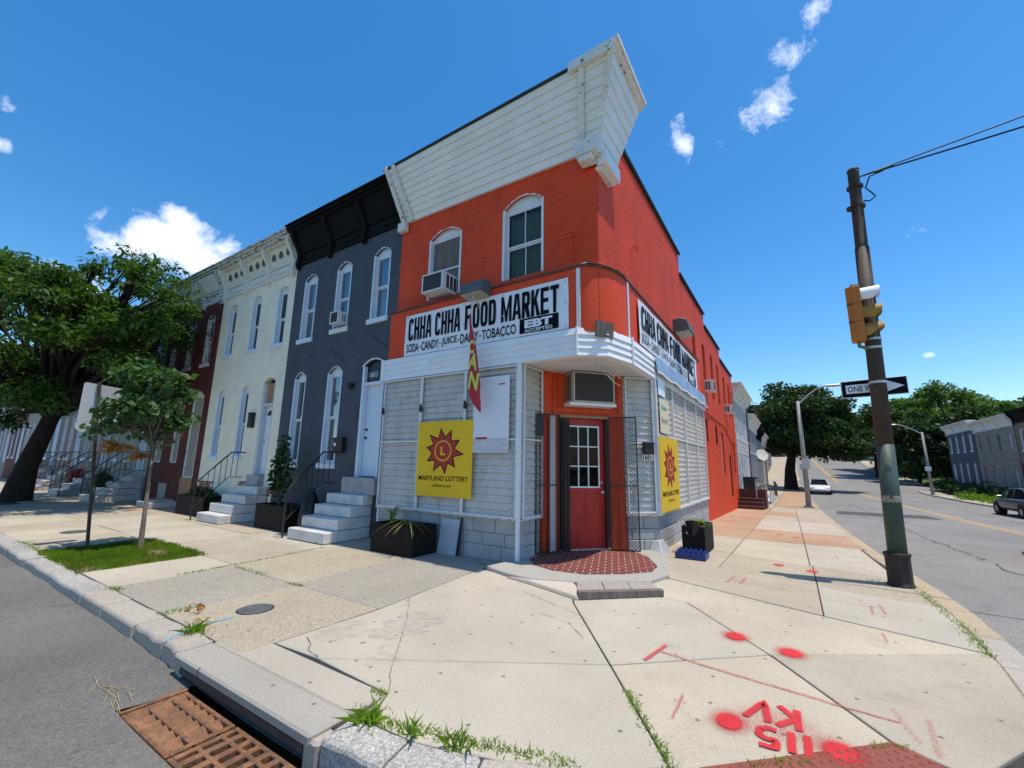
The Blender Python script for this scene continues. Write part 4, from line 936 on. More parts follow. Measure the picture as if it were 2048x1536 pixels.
# --- recessed entrance
DA, DB = Vector((.20, 1.12, 0)), Vector((.92, 1.94, 0)); DF = line_frame(DA, DB); DL = (DB-DA).length
EL_ = Fr((.03, .72, 0), DA-Vector((.03, .72, 0)), Vector((DA.y-.72, -(DA.x-.03), 0)))
ll = (DA-Vector((.03, .72, 0))).length
mb = MB(EL_); mb.box(0, ll, -.1, 0, 0, 3.5); mb.box(.03, .12, 0, .02, .1, 3.4); mb.box(ll-.16, ll-.04, 0, .025, .1, 3.4); mb.build('entry_panel', REDTRIM, store)
ER = line_frame(DB, (1.2, 2.05)); lr = (Vector((1.2, 2.05, 0))-DB).length
mb = MB(ER); mb.box(0, lr, -.1, .0, 0, 3.5); mb.box(lr-.10, lr, 0, .02, .1, 3.45); mb.build('entry_panel', REDTRIM, store)
mb = MB(DF); mb.box(0, DL, -.12, 0, 2.62, 3.5); mb.box(-.02, DL+.02, 0, .03, 2.70, 2.80); mb.build('entry_header', REDTRIM, store)
mb = MB(DF); mb.box(.02, DL-.01, .0, .06, 2.585, 2.64); mb.build('timber_lintel', CEDAR, store)
mb = MB(DF); mb.box(.02, .10, -.1, .02, .05, 2.60); mb.box(DL-.09, DL-.01, -.1, .02, .05, 2.60); mb.build('door_jamb', mat('brown_door_jamb', (.05, .022, .014), .6, .3, 8, .2, 40), store)
door = MB(DF); u0, u1 = .10, DL-.09; z0, z1 = .08, 2.58
gx0, gx1, gz0, gz1 = u0+.12, u1-.14, 1.25, 2.41
door.box(u0, gx0, -.08, -.03, z0, z1); door.box(gx1, u1, -.08, -.03, z0, z1); door.box(gx0, gx1, -.08, -.03, gz1, z1); door.box(gx0, gx1, -.08, -.03, z0, gz0)
DRED = mat('red_door_gloss', (.42, .014, .009), .35, .25, 4, .05, 40)
dob = door.build('door', DRED, store, bevel=.003)
for a, b in ((u0+.10, (u0+u1)/2-.03), ((u0+u1)/2+.03, u1-.10)):
    m = MB(DF); m.box(a, b, -.03, -.02, .42, 1.12); m.build('door_panel', DRED, dob, bevel=.008)
m = MB(DF); m.box(gx0-.03, gx1+.03, -.03, -.012, gz0-.03, gz0); m.box(gx0-.03, gx1+.03, -.03, -.012, gz1, gz1+.03); m.box(gx0-.03, gx0, -.03, -.012, gz0, gz1); m.box(gx1, gx1+.03, -.03, -.012, gz0, gz1)
for k in (1, 2): uu = gx0+(gx1-gx0)*k/3; m.box(uu-.011, uu+.011, -.05, -.014, gz0, gz1); zz = gz0+(gz1-gz0)*k/3; m.box(gx0, gx1, -.048, -.016, zz-.011, zz+.011)
m.build('door_glazing_bars', WHITE, dob)
for i in range(3):
    for j in range(3):
        m = MB(DF); a, b = gx0+(gx1-gx0)*i/3+.011, gx0+(gx1-gx0)*(i+1)/3-.011; c, d = gz0+(gz1-gz0)*j/3+.011, gz0+(gz1-gz0)*(j+1)/3-.011
        m.add([(a, -.04, c), (b, -.04, c), (b, -.04, d), (a, -.04, d)], [(0, 1, 2, 3)]); m.build('pane', GLASSD, dob)
m = MB(); m.lathe(DF.p(u1-.07, -.03, 1.14), [(.03, 0), (.018, .02), (.03, .045), (.03, .06), (.01, .068)], 12, ax=DF.N); m.lathe(DF.p(u1-.07, -.03, 1.32), [(.028, 0), (.02, .02)], 12, ax=DF.N); m.build('handle', ALU, dob)
m = MB(DF); m.box(gx0+.1, gx1-.02, -.075, -.065, 1.30, 1.43); m.build('open_sign', INK, dob)
text('OPEN', DF, gx0+.13, 1.32, gx1-gx0-.18, .09, -.064, SIGNWHITE, dob, .01)
m = MB()
m.tube([DF.p((gx0+gx1)/2+.22*math.cos(t*.35), -.075, 1.78+.12*math.sin(t*.35)) for t in range(19)], .012, 6)
m.tube([DF.p(gx0+.10+.045*i, -.07, 1.76+(.05 if i % 2 else -.04)) for i in range(9)], .010, 6); m.build('neon_sign', mat('neon_red_tube', (.55, .03, .03), .3), dob)
m = MB(DF); m.box(0, DL, -.1, .03, .04, .085); m.build('threshold', ALU, store)
# dark shop interior behind the glass
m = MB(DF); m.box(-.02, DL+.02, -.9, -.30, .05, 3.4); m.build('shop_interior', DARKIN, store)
# ------------------------------------------------------------------ things on the shop
GB = Fr((0, 0, 0), (1, 0, 0), (0, -1, 0))
def banner(fr, u0, w, z0, h, label, d=.0):
    t = thing('banner', label, 'sign', fr.p(u0+w/2, d, z0))
    n = 26; rows = 5; mb = MB(fr); rb = random.Random(8)
    vs = [(u0+w*i/n, d+.012+.006*math.sin(i*1.3+j)+.004*math.sin(j*2+i*.4), z0+h*j/rows) for j in range(rows+1) for i in range(n+1)]
    mb.add(vs, [(j*(n+1)+i, j*(n+1)+i+1, (j+1)*(n+1)+i+1, (j+1)*(n+1)+i) for j in range(rows) for i in range(n)])
    mb.build('sheet', SIGNWHITE, t, smooth=True); d2 = d+.024; k = w/4.07; q = h/.95
    block_text('CHHA CHHA', fr, u0+.11*k, z0+.345*q, 1.50*k, .52*q, d2, INK, t)
    block_text('FOOD MARKET', fr, u0+1.74*k, z0+.345*q, 2.15*k, .52*q, d2, INK, t)
    x = .08
    for s, wd in (('SODA', .37), ('CANDY', .50), ('JUICE', .42), ('DAIRY', .46), ('TOBACCO', .80), ('etc.', .28)):
        text(s, fr, u0+x*k, z0+.07*q, wd*k, .20*q, d2, INK, t, .012)
        if s in ('SODA', 'CANDY', 'JUICE', 'DAIRY'):
            g = MB(); g.lathe(fr.p(u0+(x+wd+.045)*k, d2, z0+.16*q), [(.018, 0), (.018, .003)], 10, ax=fr.N); g.build('print_dot', INK, t)
        x += wd+.09
    g = MB(fr); g.box(u0+3.07*k, u0+3.88*k, d2, d2+.002, z0+.045*q, z0+.33*q); g.build('print_box', INK, t)
    text('EBT', fr, u0+3.18*k, z0+.14*q, .58*k, .155*q, d2+.003, SIGNWHITE, t, .05); text('ACCEPTED', fr, u0+3.18*k, z0+.06*q, .58*k, .06*q, d2+.003, SIGNWHITE, t, .02)
    for a in (.02, .26, .42, .66, .985):
        for c in (.05, .5, .95):
            g = MB(); g.lathe(fr.p(u0+w*a, d2-.004, z0+h*c), [(.016, 0), (.016, .005), (.008, .008)], 8, ax=fr.N); g.build('grommet', ALU, t)
    return t
BS = Fr((1.70, 0, 0), (0, 1, 0), (1, 0, 0))
banner(GB, -3.09, 4.07, 3.985, .945, 'white food market banner on the shaded front beside the window air conditioner')
banner(BS, 1.58, 6.0, 4.0, .94, 'white food market banner along the sunlit red flank', .03)
def lottery(fr, u0, w, z0, h, label, d):
    t = thing('lottery_sign', label, 'sign', fr.p(u0+w/2, d, z0))
    mb = MB(fr); mb.box(u0, u0+w, d, d+.02, z0, z0+h); mb.build('board', YELLOW, t, bevel=.004)
    cu, cz = u0+w*.49, z0+h*.60; rx, rz_ = w*.335, h*.30
    def star(k, dd, m, nm):
        P = []
        for i in range(20):
            a = math.pi/2+math.pi*i/10+.16; r = (1.0 if i % 2 == 0 else .60)*k
            P.append((cu+rx*r*math.cos(a)*(1 if i % 2 else .98+.1*math.sin(i)), dd, cz+rz_*r*math.sin(a)))
        g = MB(fr); g.add(P+[(cu, dd, cz)], [(i, (i+1) % 20, 20) for i in range(20)]); g.build(nm, m, t)
    star(1.05, d+.0225, INK, 'star_outline'); star(.93, d+.0245, SIGNRED, 'star')
    for r, dd, m in ((.46, .0265, YELLOW), (.40, .0285, SIGNRED)):
        g = MB(fr); g.add([(cu+rx*r*math.cos(i*math.pi/16), d+dd, cz+rz_*r*math.sin(i*math.pi/16)) for i in range(32)], [tuple(range(32))]); g.build('disc', m, t)
    text('L', fr, cu-w*.04, cz-h*.06, w*.085, h*.115, d+.0295, YELLOW, t, .05)
    text('MARYLAND LOTTERY', fr, u0+w*.055, z0+h*.205, w*.89, h*.065, d+.022, INK, t, .012); text('mdlottery.com', fr, u0+w*.32, z0+h*.115, w*.34, h*.05, d+.022, INK, t, .004)
lottery(GB, -2.42, 1.43, 1.01, 1.47, 'yellow lottery board with red sun on the shaded shopfront screen', .07)
lottery(BS, 2.50, 1.62, .74, 1.54, 'yellow lottery board with red sun on the sunlit flank screens', .075)
t = thing('keno_poster', 'pale yellow hand lettered poster above the flank lottery board', 'poster', (1.76, 3.1, 2.3))
CRM = mat('cream_poster', (.72, .64, .40), .5, .05, 3); mb = MB(BS); mb.box(2.72, 3.50, .07, .078, 2.36, 3.10); mb.build('sheet', CRM, t)
text('Keno', BS, 2.84, 2.86, .48, .12, .079, mat('blue_print', (.02, .28, .55), .5), t, .02, shear=.2); text('Racetrax', BS, 2.80, 2.58, .6, .13, .079, mat('violet_print', (.42, .10, .38), .5), t, .002, shear=.3)
mb = MB(BS); mb.box(2.66, 3.25, .07, .076, 3.16, 3.55); tag(mb.build('paper_sheet', SIGNWHITE), 'blank white paper above the pale yellow poster', 'paper')
t = thing('white_poster_board', 'blank white poster board with torn red traces on shopfront screen', 'board', (-.6, 0, 1.85))
mb = MB(GB); mb.box(-1.0, -.185, .065, .08, 2.12, 3.27); mb.build('board', mat('white_poster', (.72, .74, .78), .5, .03, 2, col2=(.55, .12, .12), thr=.73, sharp=12), t)
mb = MB(GB); mb.box(-1.0, -.185, .063, .078, 1.85, 2.12); mb.build('worn_strip', mat('grey_worn_paper', (.55, .56, .58), .7, .2, 9, .3, 40, stretch=(1, 1, 4)), t)
mb = MB(GB); mb.box(-.93, -.66, .0805, .083, 2.10, 2.14); mb.box(-.42, -.28, .0805, .083, 3.10, 3.125); mb.build('torn_trace', SIGNRED, t)
# feather flag hanging from a short mast
t = thing('feather_flag', 'limp red feather flag with yellow letters hanging before the shopfront', 'flag', (-.95, -.3, 2.6))
mb = MB(); mb.tube([(-.955, -.05, 4.70), (-.95, -.28, 4.90), (-.945, -.33, 4.60), (-.945, -.34, 4.35)], .009, 6); mb.build('mast', ALU, t)
FLAGR = mat('flag_red', (.46, .03, .045), .7, .12, 5); FLAGY = mat('flag_yellow', (.72, .62, .05), .6, .05, 5)
rows = [(4.50, -.955, -.93), (4.30, -.965, -.905), (4.05, -.955, -.84), (3.85, -.945, -.80), (3.6, -.95, -.76), (3.35, -.95, -.71), (3.1, -.935, -.655), (2.9, -.91, -.66), (2.75, -.82, -.64), (2.58, -.66, -.63)]
mb = MB(); n = 8; vs = []
def flag_y(i, z): return -.34+.016*math.sin(i*.9+z*2.1)+.010*math.cos(z*5)
for z, a, b in rows:
    for i in range(n+1): vs.append((a+(b-a)*i/n, flag_y(i, z), z))
mb.add(vs, [(j*(n+1)+i, j*(n+1)+i+1, (j+1)*(n+1)+i+1, (j+1)*(n+1)+i) for j in range(len(rows)-1) for i in range(n)]); mb.build('cloth', FLAGR, t, smooth=True)
FRF = Fr((0.012, -.370, 0), (1, 0, 0), (0, -1, 0))
for s, u, z, w, h in (('C', -.93, 3.70, .12, .24), ('A', -.94, 3.36, .19, .32), ('N', -.925, 2.98, .25, .36)):
    text(s, FRF, u-.012, z-.014, w+.024, h+.028, 0, SIGNWHITE, t, .06, rot=R(-12)); text(s, FRF, u-.004, z-.005, w+.008, h+.01, .004, INK, t, .05, rot=R(-12)); text(s, FRF, u, z, w, h, .008, FLAGY, t, .03, rot=R(-12))
# air conditioners
def ac_unit(fr, u0, u1, z0, z1, dep, label, cream=False, name='air_conditioner', grp=None, side_vents=True, d0=-.2, wire=False):
    t = thing(name, label, 'air conditioner', fr.p((u0+u1)/2, 0, z0), grp)
    body = mat('ac_cream', (.46, .43, .36), .5, .12, 5, .1, 40) if cream else mat('ac_white', (.66, .68, .70), .45, .05, 5)
    mb = MB(fr); mb.box(u0, u1, d0, dep-.03, z0, z1); mb.box(u0, u1, dep-.03, dep, z0, z0+.035); mb.box(u0, u1, dep-.03, dep, z1-.035, z1); mb.box(u0, u0+.035, dep-.03, dep, z0+.035, z1-.035); mb.box(u1-.035, u1, dep-.03, dep, z0+.035, z1-.035)
    mb.build('casing', body, t, bevel=.006)
    DK = mat('ac_grille_dark', (.045, .046, .05), .6, .25, 20, .3, 120)
    mb = MB(fr); mb.box(u0+.035, u1-.035, dep-.028, dep-.012, z0+.035, z1-.035); gl = mb.build('grille', DK, t)
    if wire: screen(fr, u0+.03, u1-.03, z0+.03, z1-.03, dep+.004, t, .03, .0035, mat('ac_guard_wire', (.20, .19, .17), .5, metal=.4), 'guard_mesh')
    else:
        for i in range(8):
            zz = z0+.05+(z1-z0-.1)*i/7; m = MB(fr); m.box(u0+.04, u1-.04, dep-.011, dep-.004, zz-.004, zz+.004); m.build('fin', DK, gl)
    if side_vents:
        for s in (u0-.002, u1-.004):
            for i in range(4):
                a = d0+.06+(dep-d0-.16)*i/4; m = MB(fr); m.box(s, s+.006, a, a+(dep-d0-.16)/4-.03, z0+.06, z1-.05); m.build('side_vent', DK, t)
    return t
ac_unit(FF, -2.42, -1.82, 5.26, 5.68, .43, 'white window air conditioner below the boarded upstairs window', grp=None)
ADF = line_frame((.26, .92), (1.02, 1.80))
ac_unit(ADF, .27, 1.16, 2.86, 3.47, .22, 'large cream air conditioner with wire guard above the shop door', cream=True, wire=True, d0=-.3)
mb = MB(ADF); mb.box(.2, 1.2, -.1, .20, 2.80, 2.855); tag(mb.build('support_shelf', FASCIA), 'white shelf under the large cream air conditioner', 'shelf')
mb = MB(); c = Vector((1.20, 1.15, 3.45)); rr = random.Random(9)
for k in range(5):
    p = c+Vector((rr.uniform(-.15, .1), rr.uniform(-.1, .1), .02)); path = [p]
    for i in range(6): p = p+Vector((rr.uniform(.0, .09), rr.uniform(-.02, .09), rr.uniform(-.08, .04))); path.append(p)
    mb.tube(path, .008, 5)
tag(mb.build('loose_cable', mat('white_cable', (.6, .58, .54), .5)), 'tangle of loose white cable under the corner soffit', 'cable')
ac_unit(SF, 10.55, 11.05, 4.47, 4.9, .32, 'white air conditioner in the near flank window of the red shop')
ac_unit(SF, 16.1, 16.65, 4.25, 4.65, .32, 'white air conditioner in the far flank window of the red shop')
# flood lights
def flood(fr, u, z, label, s=1.):
    t = thing('floodlight', label, 'light', fr.p(u, 0, z)); w = .30*s
    mb = MB(fr); mb.prism([(u-w, 0, z+.28*s), (u-w, .16*s, z+.30*s), (u-w, .30*s, z+.25*s), (u-w, .345*s, z+.12*s), (u-w, .36*s, z), (u-w, .0, z-.03*s)], (2*w, 0, 0)); mb.build('housing', FLOOD, t, bevel=.015)
    mb = MB(fr); mb.hexa([(u-w+.03, .05*s, z-.045*s), (u+w-.03, .05*s, z-.045*s), (u+w-.03, .33*s, z-.02*s), (u-w+.03, .33*s, z-.02*s), (u-w+.03, .05*s, z-.02*s), (u+w-.03, .05*s, z-.02*s), (u+w-.03, .33*s, z), (u-w+.03, .33*s, z)]); mb.build('lens', mat('cloudy_lens', (.42, .40, .33), .3, .2, 12), t)
    mb = MB(fr); mb.box(u-.06, u+.06, -.05, .01, z+.02, z+.2); mb.build('mounting_plate', FLOOD, t)
flood(Fr((0, 0, 0), (1, 0, 0), (0, -1, 0)), -.99, 4.96, 'grey floodlight over the front banner between the windows', .95)
flood(BS, 5.1, 5.14, 'dark floodlight over the flank banner', 1.15)
# old antenna bracket on the front wall
t = thing('wall_bracket', 'red painted antenna bracket on the front wall by the corner', 'bracket', FF.p(.97, 0, 5.4))
mb = MB(FF); mb.tube([(1.0, .02, 5.42), (.99, .10, 5.55), (.98, .16, 5.82)], .018, 6); mb.build('arm', RED, t); mb = MB(FF); mb.box(.78, 1.18, .14, .18, 5.80, 5.85); mb.box(.9, 1.08, .0, .02, 5.36, 5.48); mb.build('crossbar', RED, t)
mb = MB(SF); mb.tube([(1.9, .06, 6.3), (1.95, .07, 5.6), (1.92, .07, 5.15)], .008, 5); mb.tube([(1.9, .0, 6.3), (1.93, .1, 6.36), (2.0, .12, 6.25)], .02, 6); tag(mb.build('wall_cable', RED), 'red painted cable stub on the flank above the sign band', 'cable')
# shop mailbox with number
t = thing('mailbox', 'black mailbox numbered 1601 on the screen right of the door', 'mailbox', RJ.p(.47, .07, 1.8))
mb = MB(RJ); mb.box(.37, .58, .065, .17, 1.90, 2.12); mb.box(.365, .585, .065, .185, 2.10, 2.135); mb.build('box', BLACKM, t, bevel=.006)
mb = MB(RJ); mb.box(.36, .60, .065, .07, 1.78, 1.885); mb.build('number_plate', SIGNWHITE, t); text('1601', RJ, .375, 1.79, .21, .085, .071, INK, t, .02)
# security gates, folded open
def gate(a, b, z0, z1, label, board=False):
    fr = line_frame(a, b); L = (Vector(b)-Vector(a)).length; t = thing('security_gate', label, 'gate', (a[0], a[1], z0))
    mb = MB(fr); s = .022
    mb.box(0, s, -.012, .012, z0, z1); mb.box(L-s, L, -.012, .012, z0, z1); mb.box(s, L-s, -.012, .012, z0, z0+s); mb.box(s, L-s, -.012, .012, z1-s, z1); zm = z0+(z1-z0)*.47; mb.box(s, L-s, -.012, .012, zm, zm+s); mb.build('frame', BLACKM, t)
    screen(fr, s, L-s, z0+s, z1-s, 0, t, .062, .006, WIREB)
    if board:
        mb = MB(fr); mb.box(.02, .16, .013, .03, z1-.42, z1-.03); mb.build('lock_plate', BLACKM, t)
gate((.03, .52), (.285, .985), .075, 2.62, 'black mesh gate folded back against the left door jamb', True)
gate((.985, 1.77), (1.50, 1.95), .075, 2.62, 'black mesh gate folded back right of the shop door')
t = thing('folding_grille', 'black collapsed scissor grille standing left of the red shop door', 'gate', DF.p(.1, .05, .06))
mb = MB(DF)
for i in range(5): mb = MB(DF); mb.box(.03+i*.038, .05+i*.038, .05+.02*(i % 2), .085+.02*(i % 2), .07, 2.55); mb.build('bar', BLACKM, t)
mb = MB(); mb.box(.21, .285, .66, .72, .06, 2.6); tag(mb.build('white_post', WHITE, bevel=.005), 'white painted post left of the red shop door', 'post') if False else None
PFR = line_frame((.02, .52), (.285, .985)); mb = MB(PFR); mb.box(.345, .455, -.05, -.014, .06, 2.60); tag(mb.build('white_board', WHITE), 'narrow white board behind the left mesh gate', 'board')

# ------------------------------------------------------------------ row houses
def facade(house, fr, u0, u1, ops, wm, z0=-.05, zt=8.3, br=300, joint=True):
    wall(fr, u0, u1, z0, zt, ops, house, wm, reveal=.2)
    if joint: bricks(fr, u0+.01, u1-.01, z0+.05, 7.5, ops, house, wm, br, proud=.0065)
HF = FF
# --- slate house
gh = thing('slate_row_house', 'slate grey painted row house with black cornice and pale window trim', 'house', (-5.95, .18, 0))
GU = [(-7.77, -7.11, 5.10, 6.92, .18), (-6.20, -5.54, 5.16, 6.92, .18), (-4.66, -4.0, 5.18, 6.92, .18)]
GL = [(-7.75, -7.17, 1.60, 3.95, .18), (-6.19, -5.55, 1.60, 3.95, .18)]; GD = (-4.74, -3.92, 1.30, 3.98, .16)
facade(gh, HF, -8.28, -3.63, GU+GL+[GD], GREYB)
for k, o in enumerate(GU+GL): window(gh, HF, o, PALE, WHITE, GLASS, [CURTAIN, BLIND, CURTAIN, BLIND, CURTAIN][k], split=.5)
volume(gh, HF, -8.28, -3.63, 12, 0, 8.4)
def black_cornice(house, fr, u0, u1, z0, z1, proj, m, brk, m2=None, nb=.14, cove=True):
    mb = MB(fr); mb.box(u0, u1, -.02, .05, z0, z0+.10); mb.box(u0, u1, -.02, .03, z0+.10, z0+.36); mb.box(u0, u1, -.02, .08, z0+.36, z0+.44); c = mb.build('cornice', m, house, bevel=.008)
    if cove:
        mb = MB(fr); mb.prism([(u0, 0, z0+.44), (u0, .07, z0+.44), (u0, proj*.45, z0+.66), (u0, proj*.82, z1-.20), (u0, 0, z1-.20)], (u1-u0, 0, 0)); mb.build('cove', m2 or m, c)
    mb = MB(fr); mb.box(u0-.02, u1+.02, -.3, proj, z1-.198, z1-.12); mb.box(u0-.04, u1+.04, -.3, proj+.06, z1-.12, z1-.05); mb.box(u0-.05, u1+.05, -.3, proj+.12, z1-.05, z1); mb.build('crown_moulding', m2 or m, c, bevel=.01)
    for u in brk: mb = MB(fr); bracket(mb, u-nb/2, nb, z1-.2, z0-.12, proj-.02); mb.build('bracket', m, c)
    return c
c = black_cornice(gh, HF, -8.26, -3.70, 7.50, 8.68, .42, BLACKP, (-8.12, -6.55, -5.05))
for k in range(3):
    mb = MB(HF); a = -7.9+k*1.5; mb.box(a, a+1.1, .031, .045, 7.66, 7.80); mb.build('frieze_panel', BLACKP, c)
# door, transom panel with number
mb = MB(HF); mb.box(-4.74, -4.66, -.2, -.004, 1.30, 3.98); mb.box(-4.0, -3.92, -.2, -.004, 1.30, 3.98); mb.box(-4.66, -4.0, -.2, -.03, 3.50, 3.57); dfm = mb.build('door_frame', PALE, gh)
mb = MB(HF); mb.box(-4.65, -4.01, -.19, -.14, 1.32, 3.50); dd = mb.build('door', mat('pale_blue_door', (.62, .70, .80), .4, .04, 3), gh)
for z in (2.42, 2.22): mb = MB(); mb.lathe(HF.p(-4.58, -.14, z), [(.03, 0), (.03, .012), (.022, .05)], 12, ax=HF.N); mb.build('handle', BLACKM, dd)
mb = MB(HF); mb.prism([(-4.66, -.12, 3.57), (-4.0, -.12, 3.57), (-4.0, -.12, 3.97), (-4.15, -.12, 4.07), (-4.33, -.12, 4.1), (-4.51, -.12, 4.07), (-4.66, -.12, 3.97)], (0, .03, 0)); tp = mb.build('transom_panel', mat('transom_black', (.01, .01, .011), .3), gh)
text('1603', HF, -4.58, 3.70, .30, .13, -.088, SIGNWHITE, tp, .0, 'number')
mb = MB(HF); mb.tube([(-4.74+.82*i/10, -.0, 3.98+.16*(1-(2*i/10-1)**2)) for i in range(11)], .022, 5); mb.build('arch_trim', WHITE, gh)
# brick settlement cracks
CRK = mat('crack_shadow', (.01, .01, .012), .9)
for (u, z, dx) in ((-4.55, 4.75, .12), (-6.25, 4.62, .13)):
    mb = MB(HF)
    for i in range(6): mb.box(u+i*dx-.0, u+i*dx+dx, 0.0075, .0095, z-i*.075, z-i*.075+.012); mb.box(u+i*dx+dx-.006, u+i*dx+dx+.006, 0.0075, .0095, z-(i+1)*.075, z-i*.075)
    mb.build('crack', CRK, gh)
ac_unit(HF, -5.98, -5.62, 5.22, 5.56, .24, 'small white air conditioner in the slate house middle window', d0=-.15)
t = thing('wall_lantern', 'small black lantern on the slate wall beside the pale door', 'light', HF.p(-5.06, 0, 3.5))
mb = MB(); mb.lathe(HF.p(-5.06, .10, 3.42), [(.03, 0), (.055, .02), (.06, .12), (.03, .15)], 10); mb.build('lamp', BLACKM, t); mb = MB(HF); mb.box(-5.10, -5.02, 0, .03, 3.46, 3.6); mb.tube([(-5.06, .02, 3.55), (-5.06, .1, 3.6)], .012, 6); mb.build('arm', BLACKM, t)
t = thing('mailbox', 'black mailbox with white oval on the slate wall by the steps', 'mailbox', HF.p(-5.3, 0, 1.9))
mb = MB(HF); mb.box(-5.48, -5.13, 0, .14, 1.88, 2.20); mb.box(-5.49, -5.12, 0, .155, 2.20, 2.23); mb.build('box', BLACKM, t, bevel=.006); mb = MB(); mb.lathe(HF.p(-5.40, .14, 2.06), [(.045, 0), (.04, .004)], 14, ax=HF.N); mb.build('emblem', SIGNWHITE, t)
# --- cream house
ch = thing('cream_row_house', 'cream painted brick row house with ornate peeling white cornice', 'house', (-10.65, .18, 0))
CU = [(-12.42, -11.84, 5.20, 6.92, .16), (-10.80, -10.20, 5.18, 6.92, .16), (-9.22, -8.62, 5.16, 6.92, .16)]
CL = [(-12.38, -11.86, 1.75, 3.85, .16), (-10.76, -10.25, 1.78, 3.85, .16)]; CD = (-9.46, -8.72, 1.22, 3.98, .16)
facade(ch, HF, -12.98, -8.28, CU+CL+[CD], CREAM)
for k, o in enumerate(CU+CL): window(ch, HF, o, PALE, WHITE, GLASSD, None, split=.48)
volume(ch, HF, -12.98, -8.28, 12, 0, 8.4)
CW = mat('cream_white_cornice', (.70, .68, .60), .6, .08, 4, .3, 30, col2=(.40, .36, .30), thr=.62, sharp=12)
cc = black_cornice(ch, HF, -12.96, -8.32, 7.36, 8.62, .40, CW, (-12.85, -11.30, -9.85, -8.42), PEEL2, .13, cove=False)
mb = MB(HF); mb.hexa([(-12.96, .02, 7.8), (-8.32, .02, 7.8), (-8.32, 0, 7.8), (-12.96, 0, 7.8), (-12.96, .20, 8.42), (-8.32, .20, 8.42), (-8.32, 0, 8.42), (-12.96, 0, 8.42)]); mb.build('frieze', CW, cc)
mb = MB(HF); mb.box(-12.96, -8.32, .0, .30, 8.36, 8.42); mb.build('moulding', PEEL, cc)
for k in range(3):
    for i in range(3):
        u = -12.45+k*1.46+i*.42; m = MB(HF); P = [(u+.085*math.cos(a*math.pi/8), .15, 8.10+.12*math.sin(a*math.pi/8)) for a in range(9)]+[(u-.085, .12, 8.0), (u-.03, .12, 8.0), (u, .12, 8.04), (u+.03, .12, 8.0), (u+.085, .12, 8.0)]
        m.prism([(a, d-.0, z) for a, d, z in P], (0, .006, 0)); m.build('arch_cutout', mat('cutout_dark', (.10, .085, .07), .9, .4, 9), cc)
    m = MB(HF); u = -12.45+k*1.46; m.box(u, u+.95, .031, .05, 7.52, 7.62); m.build('frieze_panel', PEEL, cc)
mb = MB(HF); mb.box(-9.46, -9.34, -.2, -.004, 1.22, 3.98); mb.box(-8.80, -8.72, -.2, -.004, 1.22, 3.98); mb.box(-9.34, -8.80, -.2, -.02, 3.26, 3.34); mb.build('door_frame', mat('worn_grey_white', (.58, .60, .62), .6, .1, 6, .3, 30, col2=(.3, .27, .22), thr=.64, sharp=10), ch)
mb = MB(HF); mb.box(-9.33, -8.81, -.19, -.14, 1.24, 3.26); dd = mb.build('door', WHITE, ch)
mb = MB(HF); P = [(-9.07+.20*math.cos(a*math.pi/8), -.139, 2.98+.16*math.sin(a*math.pi/8)) for a in range(9)]; mb.prism(P, (0, .004, 0)); mb.build('fan_light', GLASSD, dd)
mb = MB(); mb.lathe(HF.p(-9.25, -.14, 2.2), [(.03, 0), (.03, .012), (.022, .05)], 12, ax=HF.N); mb.build('handle', ALU, dd)
mb = MB(HF); mb.box(-9.33, -8.81, -.19, -.10, 3.35, 3.97); mb.build('transom_board', CEDAR, ch)
for o in (CD,): mb = MB(HF); mb.tube([(o[0]+(o[1]-o[0])*i/10, 0, o[3]+o[4]*(1-(2*i/10-1)**2)) for i in range(11)], .02, 5); mb.build('arch_trim', CREAM, ch)
t = thing('mailbox', 'narrow black mailbox on the cream wall beside the white door', 'mailbox', HF.p(-9.8, 0, 2.6)); mb = MB(HF); mb.box(-9.90, -9.68, 0, .12, 2.62, 3.05); mb.build('box', BLACKM, t, bevel=.01); mb = MB(HF); mb.box(-9.91, -9.67, 0, .135, 3.05, 3.08); mb.build('lid', BLACKM, t)
# bare brick at the foot of the cream wall
for (a, b, z) in ((-12.95, -11.9, .9), (-10.4, -9.6, 1.0), (-8.72, -8.32, 1.1)):
    BB = mat('bare_red_brick', (.24, .075, .045), .85, .3, 9, .4, 40, col2=(.5, .44, .34), thr=.6, sharp=12); mb = MB(HF)
    rr = random.Random(int(-a*10)); zz = .05
    while zz < z:
        u = a+rr.uniform(0, .3)*(zz/z)
        while u < b-rr.uniform(0, .4)*(zz/z): mb.box(u, u+.2, .003, .0105, zz, zz+.064); u += .215
        zz += .075
    mb.build('bare_brick', BB, ch, kind='stuff')
for u in (-12.5,):
    mb = MB(HF); mb.box(u, u+.62, .0, .012, .12, .55); mb.build('cellar_window', PALE, ch); mb = MB(HF); mb.box(u+.08, u+.54, .012, .02, .18, .5); mb.build('cellar_pane', GLASSD, ch)
# --- dark red house, boarded
rh = thing('dark_red_row_house', 'dark red brick row house with boarded openings and peeling white cornice', 'house', (-15.35, .18, 0))
RU = [(-17.2, -16.62, 5.1, 6.85, .15), (-15.66, -15.05, 5.1, 6.85, .15), (-14.12, -13.50, 5.1, 6.85, .15)]; RL = [(-17.15, -16.5, 1.5, 3.85, .15), (-15.6, -15.0, 1.5, 3.85, .15), (-14.3, -13.45, 1.0, 3.9, .15)]
facade(rh, HF, -17.7, -12.98, RU+RL, DARKRED, br=120)
for o in RU: window(rh, HF, o, PEEL2, PEEL2, GLASSD, None, split=.5)
for o in RL: window(rh, HF, o, PEEL, WHITE, GLASSD, None, board=PLY, sill=False, depth=.06)
black_cornice(rh, HF, -17.68, -13.0, 7.40, 8.62, .42, PEEL2, (-17.5, -16.0, -14.5, -13.1), PEEL2, .13, cove=True)
